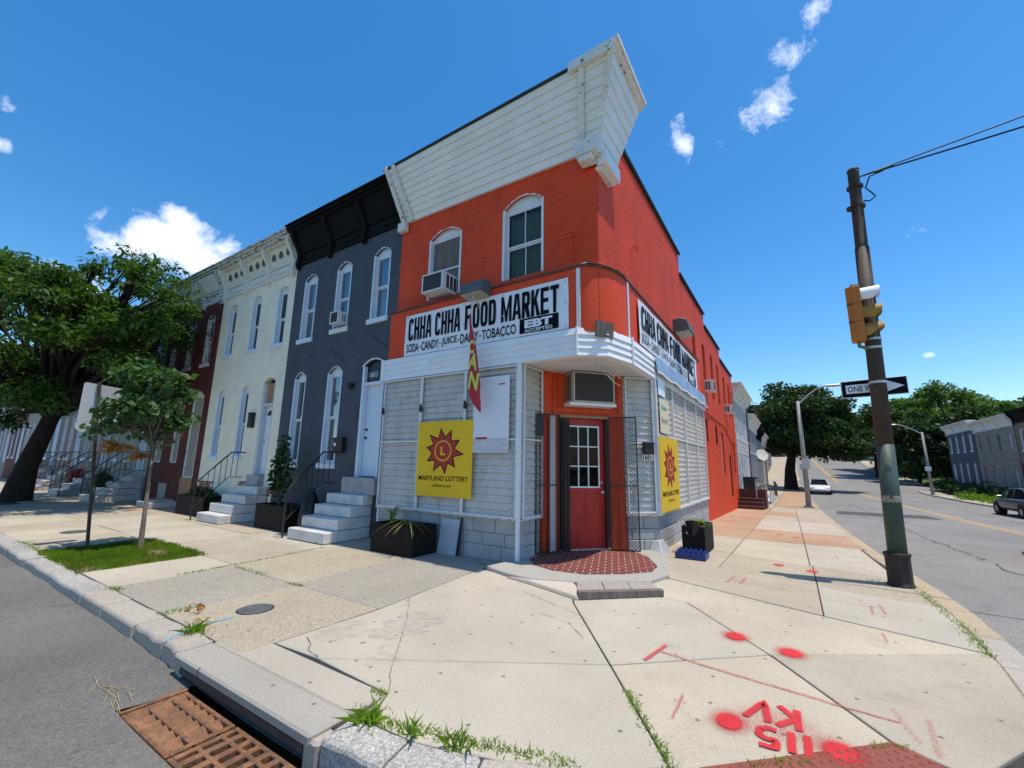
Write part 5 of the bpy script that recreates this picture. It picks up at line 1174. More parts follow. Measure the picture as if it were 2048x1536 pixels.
mb = MB(HF); mb.hexa([(-17.6, .11, 7.86), (-13.1, .11, 7.86), (-13.1, .08, 7.86), (-17.6, .08, 7.86), (-17.6, .38, 8.40), (-13.1, .38, 8.40), (-13.1, .3, 8.40), (-17.6, .3, 8.40)]); mb.build('cove_board', mat('cove_white', (.66, .67, .62), .6, .06, 3), rh)
volume(rh, HF, -17.7, -12.98, 12, 0, 8.4)
mb = MB(HF); mb.box(-14.35, -13.4, .0, .03, .0, 1.0); mb.build('lower_board', CEDAR, rh)
mb = MB(HF); mb.prism([(-14.78, .0, 2.35), (-14.62, .0, 2.65), (-14.78, .0, 2.95), (-14.94, .0, 2.65)], (0, .012, 0)); t = thing('diamond_sign', 'red diamond marker fixed to the dark red brick wall', 'sign', HF.p(-14.78, 0, 2.35)); mb.build('plate', mat('diamond_red', (.45, .02, .02), .5), t); mb = MB(HF); mb.prism([(-14.78, .0125, 2.50), (-14.70, .0125, 2.65), (-14.78, .0125, 2.80), (-14.86, .0125, 2.65)], (0, .003, 0)); mb.build('inset', DARKRED, t)
mb = MB(HF); mb.box(-16.2, -15.5, 0, .02, .12, .75); mb.build('cellar_hatch', PLY, rh)
# --- further row houses up the street
FORMW = mat('formstone_grey', (.24, .225, .21), .9, .25, 4, .6, 18, col2=(.12, .11, .105), thr=.54, sharp=6)
FORMB = mat('ribbed_grey_siding', (.30, .31, .31), .7, .15, 3, .3, 20, stretch=(14, 14, .3))
kinds = [('pale grey siding row house with blue white windows behind the trees', FORMB, 8.3), ('grey formstone row house with blue white doors behind the tree', FORMW, 8.1), ('brown formstone row house past the street tree', mat('formstone_brown', (.20, .16, .135), .9, .3, 4, .6, 18, col2=(.10, .085, .08), thr=.54, sharp=6), 8.0), ('tall grey row house with dark cornice past the street tree', mat('row_grey', (.14, .145, .15), .8, .15, 3, .4, 30), 8.2), ('far tan row house at the end of the terrace', mat('row_tan', (.30, .26, .20), .8, .15, 3, .4, 30), 8.1), ('far red row house closing the terrace', DARKRED, 8.0), ('farthest grey row house past the red one', FORMW, 8.1), ('farthest tan row house past the red one', mat('row_tan', (.3, .26, .2)), 8.1), ('farthest pale row house past the red one', FORMB, 8.1)]
x1 = -17.7; STOOPX = []
for k, (lab, m, zt) in enumerate(kinds):
    x0 = x1-4.7; h = thing('row_house', lab, 'house', ((x0+x1)/2, .18, 0), 'terrace houses up the street')
    U = [(x0+.5+i*1.5, x0+1.12+i*1.5, 5.1, 6.8, .1) for i in range(3)]; Lw = [(x0+.5+i*1.5, x0+1.12+i*1.5, 1.6, 3.85, .1) for i in range(2)]+[(x0+3.5, x0+4.25, 1.15, 3.9, .1)]
    wall(HF, x0, x1, -.05, zt, U+Lw, h, m)
    for o in U+Lw[:2]: window(h, HF, o, PALE, WHITE, GLASSD, None)
    mb = MB(HF); o = Lw[2]; mb.box(o[0], o[1], -.19, -.12, o[2], o[3]); mb.build('door', PALE, h); mb = MB(HF); mb.box(o[0], o[0]+.07, -.12, .01, o[2], o[3]); mb.box(o[1]-.07, o[1], -.12, .01, o[2], o[3]); mb.build('door_frame', PALE, h)
    black_cornice(h, HF, x0+.02, x1-.02, 7.3, 8.5, .4, [PEEL, BLACKP, PEEL, BLACKP, PEEL, PEEL, PEEL, BLACKP, PEEL][k], (x0+.2, x0+1.7, x0+3.1, x1-.2), None, .13)
    volume(h, HF, x0, x1, 12, 0, 8.2); STOOPX.append(x0+3.87); x1 = x0
# ------------------------------------------------------------------ stoops and railings
def stoop(xc, w, n, label, grp=None, name='marble_stoop', m=MARBLE, zt=.92, y0=.16, tread=.285):
    t = thing(name, label, 'steps', (xc, y0, 0), grp); rise = zt/n; rr = random.Random(int(abs(xc)*10))
    for i in range(n):
        yf = y0-(n-i)*tread; zz = i*rise; e = .03*(n-i-1)*0+rr.uniform(-.015, .015)
        mb = MB(); mb.box(xc-w/2-e, xc+w/2+e, yf-.02, yf+tread+.02 if i < n-1 else y0, zz+.006, zz+rise-.002); mb.build('tread', m, t, bevel=.018)
        if i < n-1:
            k = 0; ya = yf+tread+.025
            while ya < y0-.05:
                yb = min(y0, ya+.6); b = MB(); b.box(xc-w/2+.012, xc+w/2-.012, ya, yb-.008, zz+.006, zz+rise-.004); b.build('block', m, t, bevel=.012); ya = yb
    return t
def railing(xr, y0, y1, z0, z1, label, grp=None, flat=.38, posts=7, h=.95, curl=True):
    """iron handrail climbing from y0 (street) to y1, then level to the wall"""
    t = thing('iron_railing', label, 'railing', (xr, y0, 0), grp); top = [(xr, y0, z0+h), (xr, y1-flat, z1+h), (xr, y1, z1+h)]
    mb = MB(); mb.tube(top, .020, 6); mb.tube([(xr, y0, z0+.28), (xr, y1-flat, z1+.22), (xr, y1, z1+.22)], .012, 6); mb.build('handrail', BLACKM, t)
    mb = MB(); mb.tube([(xr, y0, 0), (xr, y0, z0+h)], .02, 6); mb.build('newel_post', BLACKM, t)
    for i in range(1, posts):
        y = y0+(y1-.04-y0)*i/posts; k = min(1, (y-y0)/(y1-flat-y0)); zt = z0+(z1-z0)*k; b = MB(); b.tube([(xr, y, zt+.28-.06*k), (xr, y, zt+h)], .009, 5); b.build('baluster', BLACKM, t)
stoop(-4.62, 1.28, 4, 'white marble steps below the pale blue door of the slate house'); 
mb = MB(); mb.box(-4.95, -3.80, .0, .3, .92, 1.295); tag(mb.build('door_sill_block', mat('worn_grey_sill', (.33, .33, .33), .7, .2, 6, .3, 40), bevel=.01), 'grey stone block under the pale blue door', 'sill')
railing(-5.42, -1.02, .15, .05, .92, 'black iron railing beside the slate house steps', posts=8)
stoop(-9.10, 1.30, 4, 'white marble steps below the white door of the cream house')
mb = MB(); mb.box(-9.42, -8.76, .0, .3, .92, 1.225); tag(mb.build('door_sill_block', mat('worn_grey_sill', (.33, .33, .33)), bevel=.01), 'grey stone block under the white door of the cream house', 'sill')
railing(-9.95, -1.05, .15, .05, .92, 'black iron railing beside the cream house steps', posts=8)
for k, xc in enumerate(STOOPX[:4]):
    hn = ['pale siding house beside the dark red one', 'grey formstone terrace house', 'brown formstone terrace house', 'tall grey terrace house'][k]
    stoop(xc, 1.5, 4, 'pale stone steps of the '+hn, 'far terrace steps', 'stone_stoop', mat('pale_stone_step', (.42, .42, .41), .7, .12, 5, .3, 40, col2=(.3, .3, .29), thr=.58, sharp=4), .95, tread=.36)
    railing(xc-.85, -1.25, .15, .05, .95, 'black iron railing on the steps of the '+hn, 'far terrace railings', posts=9); railing(xc+.85, -1.25, .15, .05, .95, 'black iron railing on the steps of the '+hn, 'far terrace railings', posts=9)
mb = MB(); mb.box(-15.1, -13.9, -.75, .15, 0, .2); tag(mb.build('stone_slab', mat('pale_stone_step', (.42, .42, .41)), bevel=.02), 'low stone slab at the foot of the dark red house', 'slab')
mb = MB(); mb.box(-14.9, -14.0, -.6, -.05, .205, .27); tag(mb.build('loose_board', PLY, bevel=.005), 'loose grey board lying on the stone slab', 'board')
# ------------------------------------------------------------------ houses on the side street
def side_house(y0, y1, zt, wm, lab, nwin=3, x=1.475, z0=-.7, trim=WHITE, cm=CW if False else PEEL, doors=(0,), grp='houses along the side street', face=1, brk=4, board=None, zu=None, arch=.1, sashm=None):
    fr = Fr((x, y0, gz(y0)), (0, 1, 0), (1, 0, 0)) if face > 0 else Fr((x, y1, gz(y1)), (0, -1, 0), (-1, 0, 0))
    L = y1-y0; h = thing('row_house', lab, 'house', (x, (y0+y1)/2, gz(y0)), grp); zu = zu or zt*.56
    U = []; Lo = []
    for i in range(nwin):
        a = L*(i+.5)/nwin-.33; U.append((a, a+.66, zu, zu+1.55, arch)); Lo.append((a, a+.66, .9 if i not in doors else .35, 2.7, arch))
    wall(fr, 0, L, z0, zt, U+Lo, h, wm)
    for i, o in enumerate(U+Lo):
        b = board[i] if board and i < len(board) else None
        window(h, fr, o, trim, sashm or WHITE, FARPANE, None, board=b, sill=True)
    black_cornice(h, fr, .02, L-.02, zt-.9, zt+.05, .38, cm, [.15+(L-.3)*i/(brk-1) for i in range(brk)], None, .12)
    volume(h, fr, 0, L, 10, z0, zt)
    mb = MB(fr); mb.box(0, .1, -10, -.01, z0, zt-.02); mb.box(L-.1, L, -10, -.01, z0, zt-.02); mb.build('side_wall', wm, h)
    return h, fr
FSTN = mat('white_formstone', (.46, .46, .45), .85, .25, 3, .6, 14, col2=(.22, .22, .22), thr=.55, sharp=9, stretch=(1, 1, 3))
hB, fB = side_house(20.1, 27.9, 6.75, FSTN, 'pale formstone house joined to the back of the red shop', 5, doors=(0,), cm=PEEL, brk=5)
# visible courses of the formstone
for r in range(30):
    z = -.5+r*.225; off = .3 if r % 2 else 0; u = -off
    rr = random.Random(r)
    mbx = MB(fB)
    while u < 7.7:
        w = rr.uniform(.4, .75); a, b = max(0.02, u), min(7.75, u+w-.02); u += w
        if b-a < .1: continue
        zc = z+.1
        if any(op_at((o0, o1, c0, c1, r_), zc) and a < o1 and b > o0 for (o0, o1, c0, c1, r_) in [(7.8*(i+.5)/5-.4, 7.8*(i+.5)/5+.4, q0-.15, q1, .1) for i in range(5) for q0, q1 in ((6.75*.56, 6.75*.56+1.55), (.9 if i else .35, 2.7))]): continue
        mbx.box(a, b, .0, .018+rr.uniform(0, .01), z, z+.205)
    if mbx.v: mbx.build('stone_course', FSTN, hB)
mb = MB(fB); mb.tube([(7.6, .06, -.3), (7.6, .06, 6.3)], .045, 6); mb.build('downpipe', DARKRED, hB)
side_house(28.2, 36.0, 5.9, mat('slate_blue_render', (.13, .15, .17), .8, .12, 3, .3, 30), 'slate blue house past the pale formstone one', 4, doors=(1,), cm=PEEL)
side_house(36.2, 42.0, 5.7, mat('dark_render', (.09, .10, .11), .8, .12, 3, .3, 30), 'dark grey house between the slate blue and tan ones', 3, doors=(1,), cm=BLACKP)
side_house(42.2, 50.0, 5.6, mat('tan_render', (.38, .32, .22), .8, .12, 3, .3, 30), 'tan house before the large street tree', 4, doors=(1,), cm=PEEL)
for k, (a, b, m_, lb) in enumerate(((67.5, 75, FSTN, 'pale house first past the crossing'), (75.2, 82.5, mat('tan_render', (.38, .32, .22)), 'tan house second past the crossing'), (82.7, 90, mat('dark_render', (.09, .1, .11)), 'dark grey house third past the crossing'), (90.2, 98, mat('far_tan_brick0', (.24, .13, .09), .9, .2, 3), 'brick house fourth past the crossing'))): side_house(a, b, 5.6, m_, lb, 4, x=.2, doors=(1,), z0=-1.2)
# far side: slate pair and stone pair
bl = [None]*8
R1, f1 = side_house(53.2, 62.0, 6.9, mat('far_slate_paint', (.065, .085, .105), .8, .12, 3, .3, 30), 'slate blue corner house across the side street with white window hoods', 4, x=19, z0=-.6, doors=(0, 2), cm=PEEL, grp='houses across the side street', face=-1, board=[None, None, None, None, SIGNWHITE, CEDAR, CEDAR, None], zu=4.0, arch=.25)
R2, f2 = side_house(44.0, 53.0, 6.9, mat('far_formstone', (.28, .24, .21), .9, .35, 2.2, .6, 12, col2=(.11, .105, .105), thr=.53, sharp=8, stretch=(1, 1, 2.5)), 'grey formstone house across the side street with boarded openings', 4, x=19, z0=-.6, doors=(0,), cm=PEEL, grp='houses across the side street', face=-1, board=[OLDWOOD, OLDWOOD, None, PALE, OLDWOOD, FSTN, FSTN, PALE], zu=4.0, trim=mat('dull_grey_trim', (.30, .29, .28), .7), sashm=BLACKM)
R3, f3 = side_house(35.0, 43.8, 7.0, mat('far_tan_brick', (.21, .15, .10), .9, .25, 4, .4, 30), 'tan brick house with painted red ground floor across the street', 4, x=19, z0=-.6, doors=(0,), cm=BLACKP, grp='houses across the side street', face=-1, zu=4.0, sashm=BLACKM)
mb = MB(f3); mb.box(0, 8.8, .0, .03, -.4, 3.0); mb.build('red_base', DARKRED, R3)
for fr, h, L in ((f1, R1, 8.8), (f2, R2, 9.0)):
    for i in range(3 if h is R1 else 2):
        mb = MB(fr); a = 1.2+i*2.6; mb.box(a, a+1.6, .02, .06, 6.15, 6.5); mb.build('frieze_panel', PALE, h)
# brown porch steps against the pale house
t = thing('brown_porch', 'brown painted wooden porch steps beside the red flank', 'steps', (2.1, 20, gz(20)))
BRN = mat('brown_porch_paint', (.085, .030, .022), .7, .2, 5, .2, 30); zz = gz(19.5)
for i in range(3): mb = MB(); mb.box(1.5, 2.62-.0, 18.5+i*.28, 18.5+i*.28+.3, zz-.05, zz+.18*(i+1)); mb.build('step', BRN, t, bevel=.01)
mb = MB(); mb.box(1.5, 2.70, 19.36, 19.42, zz, zz+.98); mb.build('side_panel', BRN, t); mb = MB(); mb.box(1.5, 2.65, 19.42, 21.2, zz, zz+.55); mb.build('landing', BRN, t); mb = MB(); mb.box(2.64, 2.70, 19.42, 21.2, zz, zz+.95); mb.build('side_panel', BRN, t)
mb = MB(); mb.tube([(2.3, 19.3, zz), (2.3, 19.3, zz+1.5)], .025, 6); mb.build('rail_post', ALU, t)
for k, y in enumerate((24.5, 26.5, 28.8, 31.0)):
    t = thing('side_steps', ['lower', 'upper'][k % 2]+' white stone steps of the '+('pale formstone' if k < 2 else 'slate blue')+' side street house', 'steps', (2.2, y, gz(y)), 'small side street steps')
    for i in range(3): mb = MB(); mb.box(1.5, 2.75-.3*i, y-.5, y+.5, gz(y)+.2*i, gz(y)+.2*i+.196); mb.build('step', MARBLE, t, bevel=.01)
    for yy in (y-.5,):
        mb = MB(); mb.tube([(2.7, yy, gz(y)), (2.7, yy, gz(y)+.9), (1.6, yy, gz(y)+1.4)], .02, 5); mb.build('rail', BLACKM, t)
t = thing('timber_ramp_rail', 'brown timber porch rail before the slate blue house', 'railing', (2.4, 34.5, gz(34)))
TIM = mat('brown_timber', (.13, .07, .035), .8, .25, 5)
for i in range(9): mb = MB(); y = 33+i*.45; mb.box(2.6, 2.68, y, y+.08, gz(y), gz(y)+1.15-.04*i); mb.build('baluster', TIM, t)
mb = MB(); mb.hexa([(2.56, 33, gz(33)+1.12), (2.72, 33, gz(33)+1.12), (2.72, 36.8, gz(36)+.78), (2.56, 36.8, gz(36)+.78), (2.56, 33, gz(33)+1.2), (2.72, 33, gz(33)+1.2), (2.72, 36.8, gz(36)+.86), (2.56, 36.8, gz(36)+.86)]); mb.build('top_rail', TIM, t)
t = thing('satellite_dish', 'cream satellite dish on the slate blue house', 'dish', (1.6, 30.5, 2.6)); mb = MB(); mb.lathe((2.1, 30.2, 2.6), [(.05, 0), (.25, .03), (.42, .10), (.43, .11), (.40, .10)], 16, ax=(.5, -.8, .35)); mb.build('reflector', mat('dish_cream', (.6, .56, .46), .5), t, smooth=True); mb = MB(); mb.tube([(1.48, 30.5, 2.2), (1.9, 30.4, 2.25), (2.1, 30.2, 2.6)], .03, 6); mb.build('arm', FLOOD, t)
t = thing('trash_bin', 'dark wheeled bin by the pale formstone house', 'bin', (1.8, 22.5, .5)); mb = MB(); z = gz(22)+.55; mb.hexa([(1.55, 22.2, z), (2.05, 22.2, z), (2.05, 22.8, z), (1.55, 22.8, z), (1.5, 22.1, z+.95), (2.15, 22.1, z+.95), (2.15, 22.9, z+.95), (1.5, 22.9, z+.95)]); mb.build('body', BLACKM, t); mb = MB(); mb.box(1.48, 2.2, 22.05, 22.95, z+.95, z+1.02); mb.build('lid', mat('bin_blue', (.02, .03, .06), .5), t)
mb = MB(); mb.box(1.48, 2.6, 21.3, 23.2, gz(22)-.1, gz(22)+.549); tag(mb.build('landing', mat('pale_stone_step', (.42, .42, .41))), 'concrete landing carrying the dark wheeled bin', 'landing')
# far buildings up the hill
def block(name, x, y, w, d, zt, m, lab, floors, cols, z0=None):
    z0 = gz(y)-1 if z0 is None else z0; h = thing(name, lab, 'building', (x, y, z0)); fr = Fr((x, y, z0), (1, 0, 0), (0, -1, 0))
    mb = MB(fr); mb.box(0, w, -d, 0, 0, zt); mb.build('wall', m, h)
    mb = MB(fr); mb.box(-.2, w+.2, -d-.2, .2, zt+.005, zt+.5); mb.build('roof', ROOF, h)
    for f in range(floors):
        for c in range(cols):
            a = w*(c+.5)/cols-.8; z = zt*(f+.35)/floors; mb = MB(fr); mb.box(a-.1, a+1.7, 0, .04, z-.1, z+1.6); wd = mb.build('window', WHITE, h); mb = MB(fr); mb.box(a, a+1.6, .04, .055, z, z+1.5); mb.build('pane', GLASSD, wd)
block('brick_apartment_block', -9, 118, 14, 12, 13.5, mat('far_brick', (.20, .085, .05), .9, .2, 1, .2, 10), 'red brick apartment block behind the large street tree', 4, 4)
block('school_building', 44, 175, 60, 20, 7, mat('far_grey_roofed', (.25, .25, .26), .8, .1, 1), 'long low grey building on the wooded hilltop', 2, 10, z0=14.5)
block('far_brick_house', 12, 205, 14, 10, 7, mat('far_brick2', (.22, .10, .07), .9, .2, 1), 'small brick house at the top of the street', 2, 3)
block('far_pale_house', 19, 190, 9, 8, 5, mat('far_tan', (.35, .28, .2), .9, .2, 1), 'pale house right of the road at the hill crest', 1, 3)

# ------------------------------------------------------------------ corner pole, signal, signs, wires
t = thing('utility_pole', 'tall weathered steel pole with green lower half at the kerb corner', 'pole', (5.215, 2.23, 0))
POLE = mat('brown_rusty_pole', (.050, .036, .026), .7, .35, 5, .4, 30, col2=(.17, .07, .03), thr=.60, sharp=7, stretch=(1, 1, .6)); PGRN = mat('green_pole_paint', (.045, .075, .062), .55, .25, 4, .2, 30, col2=(.13, .06, .03), thr=.64, sharp=9)
P0 = Vector((5.215, 2.23, 0)); P1 = Vector((5.35, 2.20, 6.75))
def pp(z): return P0.lerp(P1, z/6.75)
mb = MB(); mb.tube([pp(.45), pp(2.05)], [.118, .112], 18); mb.build('lower_shaft', PGRN, t, smooth=True)
mb = MB(); mb.tube([pp(2.05), pp(5.3)], [.111, .098], 18); mb.tube([pp(5.3), pp(5.32), pp(6.68), pp(6.72)], [.100, .088, .080, .086], 16); mb.build('upper_shaft', POLE, t, smooth=True)
mb = MB(); mb.lathe(pp(0), [(.165, -.1), (.165, .02), (.15, .05), (.15, .40), (.165, .43), (.165, .46), (.12, .47)], 8); mb.build('base_shoe', mat('dark_base', (.030, .026, .020), .7, .3, 6, .3, 30), t, bevel=.006)
mb = MB(); mb.lathe(pp(1.28), [(.119, -.09), (.1195, -.085), (.1195, .0), (.118, .005)], 18); mb.build('sticker_band', mat('torn_sticker', (.34, .29, .20), .7, .3, 14, col2=(.05, .06, .05), thr=.5, sharp=15), t)
for z in (6.42, 6.05, 3.72, 3.58, 3.02): mb = MB(); c = pp(z); mb.lathe(c, [(.108, -.02), (.116, -.018), (.116, .018), (.108, .02)], 16); mb.build('clamp_band', ALU if z < 4 else POLE, t)
mb = MB(); c = pp(6.72); mb.lathe(c, [(.086, 0), (.09, .02), (.07, .05), (.02, .065)], 14); mb.build('cap', POLE, t)
mb = MB(); c = pp(6.02); mb.lathe(c+Vector((-.10, -.03, -.03)), [(.03, 0), (.05, .02), (.05, .07), (.02, .09)], 10); mb.build('knob', POLE, t)
# traffic signal, seen from its side
YSIG = mat('signal_yellow', (.44, .145, .018), .5, .12, 6, .1, 40); YSIG2 = mat('signal_ochre', (.36, .20, .03), .5, .15, 6)
def signal(c, face, label, arms=True):
    """c: centre of the housing back; face: horizontal direction of the lenses"""
    t = thing('traffic_signal', label, 'traffic signal', c); f = Vector(face).normalized(); s = Vector((0, 0, 1)).cross(f); fr = Fr(c, s, f)
    mb = MB(fr); mb.prism([(-.15, 0, -.45), (-.10, -.09, -.45), (.10, -.09, -.45), (.15, 0, -.45), (.15, .10, -.45), (-.15, .10, -.45)], (0, 0, .90)); mb.build('housing', YSIG, t, bevel=.012)
    for k in range(3):
        zc = .30-.30*k; vis = MB(fr); n = 14; m = [FASCIA, YSIG2, YSIG2][k]
        ln = .24; P = []
        for i in range(n+1):
            a = math.pi*(-.25+1.5*i/n); cut = (1-.55*max(0, -math.sin(a))) if k < 2 else (1-.75*max(0, .35-math.sin(a)))
            P.append((a, ln*max(.2, cut)))
        for r in (.128, .118):
            vis.add([(r*math.cos(a), .10, zc+r*math.sin(a)) for a, l in P]+[(r*math.cos(a), .10+l, zc+r*math.sin(a)) for a, l in P], [(i, i+1, n+2+i, n+1+i) for i in range(n)])
        vis.build('visor', [m], t, smooth=True)
        g = MB(); g.lathe(fr.p(0, .10, zc), [(.115, 0), (.11, .012), (.05, .03), (.01, .034)], 16, ax=f); g.build('lens', mat('lens_%d' % k, [(.12, .01, .01), (.14, .08, .01), (.01, .08, .05)][k], .2), t, smooth=True)
        if k: g = MB(fr); g.box(-.152, .152, -.092, .102, zc+.147, zc+.153); g.build('section_joint', BLACKM, t)
    return t
SG = Vector((5.10, 2.08, 4.13)); signal(SG, (1.0, -.12, 0), 'yellow traffic signal clamped to the corner pole')
mb = MB(); mb.tube([SG+Vector((.0, 0, -.44)), SG+Vector((.0, 0, -.53)), SG+Vector((.08, .05, -.55)), pp(3.60)+Vector((-.08, -.06, 0))], .028, 8); mb.tube([SG+Vector((.0, 0, .44)), SG+Vector((.0, 0, .50)), SG+Vector((.1, .08, .51)), pp(4.64)], .028, 8); tag(mb.build('signal_bracket', mat('olive_pipe', (.16, .16, .06), .5)), 'olive pipe bracket holding the corner traffic signal', 'bracket')
# one way sign
t = thing('one_way_sign', 'black and white ONE WAY arrow sign strapped behind the corner pole', 'sign', (5.22, 2.35, 2.8)); OW = Fr((4.82, 2.40, 2.815), (.835, .0, .018), (0, -1, 0)); OW.U = Vector((.9993, .0, .036)).normalized()
mb = MB(OW); mb.box(0, .845, -.004, .0, .0, .285); pn = mb.build('panel', SIGNWHITE, t, bevel=.004)
mb = MB(OW); mb.box(.012, .833, .001, .003, .012, .273); mb.build('black_field', INK, t)
mb = MB(OW); P = [(.065, .07), (.52, .07), (.50, .03), (.80, .135), (.55, .262), (.535, .215), (.065, .215)]; mb.add([(a, .0045, b) for a, b in P], [tuple(range(len(P)))]); mb.build('arrow', SIGNWHITE, t)
text('ONE WAY', OW, .09, .095, .44, .095, .0045, INK, t, .008)
# wires
t = thing('overhead_wire', 'pair of black span wires leaving the pole top', 'wire', (5.35, 2.2, 6.6))
e1 = Vector((20.5, 1.2, 8.6)); s0 = pp(6.60)+Vector((.08, 0, 0))
for k, off in enumerate((0, .09)):
    mb = MB(); P = [s0.lerp(e1+Vector((0, 0, -off*4)), i/24)+Vector((0, 0, -off*min(1, i/3)+.0-1.1*(i/24)*(1-i/24)*(.6+k*.25))) for i in range(25)]; mb.tube(P, .011 if k == 0 else .014, 6); mb.build('cable', BLACKM, t)
mb = MB(); mb.tube([s0+Vector((.38, -.02, .02)), s0+Vector((.28, -.02, -.02)), s0+Vector((.12, -.02, -.06)), s0+Vector((.05, -.02, -.25)), s0+Vector((.12, -.02, -.36)), s0+Vector((.16, -.02, -.44)), s0+Vector((.08, -.02, -.50)), s0+Vector((.0, -.02, -.47))], .012, 6); mb.build('drop_loop', BLACKM, t)
mb = MB(); mb.tube([s0+Vector((.20, -.01, .0)), s0+Vector((.44, -.02, .03))], .024, 8); mb.build('splice', BLACKM, t)
sg2 = e1.lerp(s0, .66)+Vector((0, 0, -1.0))
t = signal((8.3, 1.92, 5.05), (0, -1, 0), 'yellow traffic signal hanging from the span wire over the road')
mb = MB(); mb.tube([(8.3, 1.92, 5.49), (8.3, 2.01, 6.90)], .02, 6); mb.build('hanger', BLACKM, t)
# street lamps
def lamp(x, y, h, arm, sx, lab, sign=False, lean=0.):
    z = gz(y); t = thing('street_lamp', lab, 'street lamp', (x, y, z), 'street lamps on the side street'); LP = mat('lamp_concrete_grey', (.30, .29, .27), .6, .15, 5, .2, 30)
    mb = MB(); mb.tube([(x, y, z), (x+lean, y, z+h)], [.14, .085], 12); mb.build('post', LP, t, smooth=True); mb = MB(); mb.lathe((x, y, z), [(.26, 0), (.26, .04), (.17, .10)], 12); mb.build('base', LP, t)
    xt = x+lean; mb = MB(); mb.tube([(xt, y, z+h-.2), (xt+sx*arm*.35, y, z+h+.30), (xt+sx*arm*.75, y, z+h+.72), (xt+sx*arm, y, z+h+.78)], .035, 8); mb.build('arm', ALU, t)
    mb = MB(); a, b = sorted((xt+sx*arm*.97, xt+sx*(arm+.68))); mb.box(a, b, y-.15, y+.15, z+h+.73, z+h+.83); mb.build('lamp_head', ALU, t, bevel=.03); mb = MB(); mb.box(a+.1, b-.08, y-.11, y+.11, z+h+.715, z+h+.729); mb.build('lens', mat('lamp_lens', (.5, .5, .48), .2), t)
    return t
t = lamp(4.54, 23.1, 5.95, 1.4, 1, 'grey street lamp on the near pavement past the red flank')
t2 = lamp(14.8, 50, 6.0, 1.9, -1, 'grey street lamp before the slate blue corner house', lean=-.1)
def small_sign(x, y, zb, w, h, label, post=True, m=ALU):
    z = gz(y); t = thing('street_sign', label, 'sign', (x, y, z))
    if post: mb = MB(); mb.tube([(x, y, z), (x, y, z+zb+h)], .03, 6); mb.build('post', BLACKM, t)
    mb = MB(); mb.box(x-w/2, x+w/2, y-.05, y-.035, z+zb, z+zb+h); mb.build('plate', m, t, bevel=.004)
small_sign(4.62, 22.9, 2.1, .36, .55, 'small grey sign plate strapped to the near street lamp', False); small_sign(4.7, 44.5, 2.2, .42, .6, 'small grey sign on a thin post beside the large street tree'); small_sign(14.7, 49.8, 2.3, .45, .4, 'small white sign strapped to the street lamp across the road', False, SIGNWHITE)
small_sign(15.9, 66.8, 2.6, .6, .2, 'green street name blade at the far crossing', True, mat('sign_green', (.02, .16, .08), .5))
# left street sign seen from behind
t = thing('street_sign', 'white rectangular sign plate on a drilled brown post in the grass pit', 'sign', (-7.40, -3.68, 0)); PB = mat('brown_sign_post', (.055, .040, .030), .6, .25, 8, .2, 40)
q0, q1 = Vector((-7.40, -3.68, -.05)), Vector((-7.46, -3.95, 3.12))
mb = MB(); d = (q1-q0); mb.tube([q0, q1], .034, 4); mb.build('post', PB, t)
fr = Fr((-7.50, -3.86, 2.27), (0, 1, -.085), (1, 0, 0)); fr.U = Vector((0, .997, -.085)).normalized()
mb = MB(fr); mb.prism([(-.30, 0, .03), (-.27, 0, 0), (.27, 0, 0), (.30, 0, .03), (.30, 0, .78), (.27, 0, .81), (-.27, 0, .81), (-.30, 0, .78)], (0, .004, 0)); mb.build('plate', mat('sign_back_grey', (.50, .51, .53), .5, .05, 3), t)
for i in range(14): mb = MB(); p = q0.lerp(q1, .62+.027*i); mb.lathe(p+Vector((.035, 0, 0)), [(.006, 0), (.006, .002)], 6, ax=(1, 0, 0)); mb.build('post_hole', BLACKM, t)
mb = MB(fr); mb.lathe((-.20, .02, -.04), [(.12, 0), (.12, .005)], 20, ax=(0, 1, 0)); mb.build('round_plate', mat('sign_back_grey', (.5, .51, .53)), t)

# ------------------------------------------------------------------ planters, crate, loose panels
SOIL = mat('potting_soil', (.03, .022, .015), .95, .3, 20, .5, 40)
def planter(x0, x1, y0, y1, h, label, z=0, name='planter_box'):
    t = thing(name, label, 'planter', ((x0+x1)/2, (y0+y1)/2, z)); w = .03
    for a, b, c, d in ((x0, x1, y0, y0+w), (x0, x1, y1-w, y1), (x0, x0+w, y0+w, y1-w), (x1-w, x1, y0+w, y1-w)): mb = MB(); mb.box(a, b, c, d, z, z+h); mb.build('side', PLANTER, t, bevel=.004)
    mb = MB(); mb.box(x0+w, x1-w, y0+w, y1-w, z, z+h-.07); mb.build('soil', SOIL, t); return t
planter(-2.83, -1.72, -.78, -.16, .52, 'long black planter before the shopfront lottery board')
planter(-7.45, -6.05, -.62, -.02, .58, 'black planter with tall shrub between the slate house steps and cream house')
planter(-12.2, -10.35, -.62, .0, .56, 'black planter beside the cream house steps')
planter(2.08, 2.50, 2.74, 3.75, .52, 'black planter on the side walk by the stone plinth')
t = thing('bottle_crate', 'blue plastic bottle crate on the ground by the side planter', 'crate', (2.3, 2.3, 0)); BLU = mat('blue_crate', (.012, .03, .16), .4, .1, 5); z = gz(2.3)
mb = MB(); a, b, c, d = 2.06, 2.58, 2.18, 2.60
for (p, q, r_, s_) in ((a, b, c, c+.012), (a, b, d-.012, d), (a, a+.012, c, d), (b-.012, b, c, d)): mb.box(p, q, r_, s_, z+.0, z+.11)
mb.box(a, b, c, d, z+.001, z+.012); mb.build('shell', BLU, t, bevel=.004)
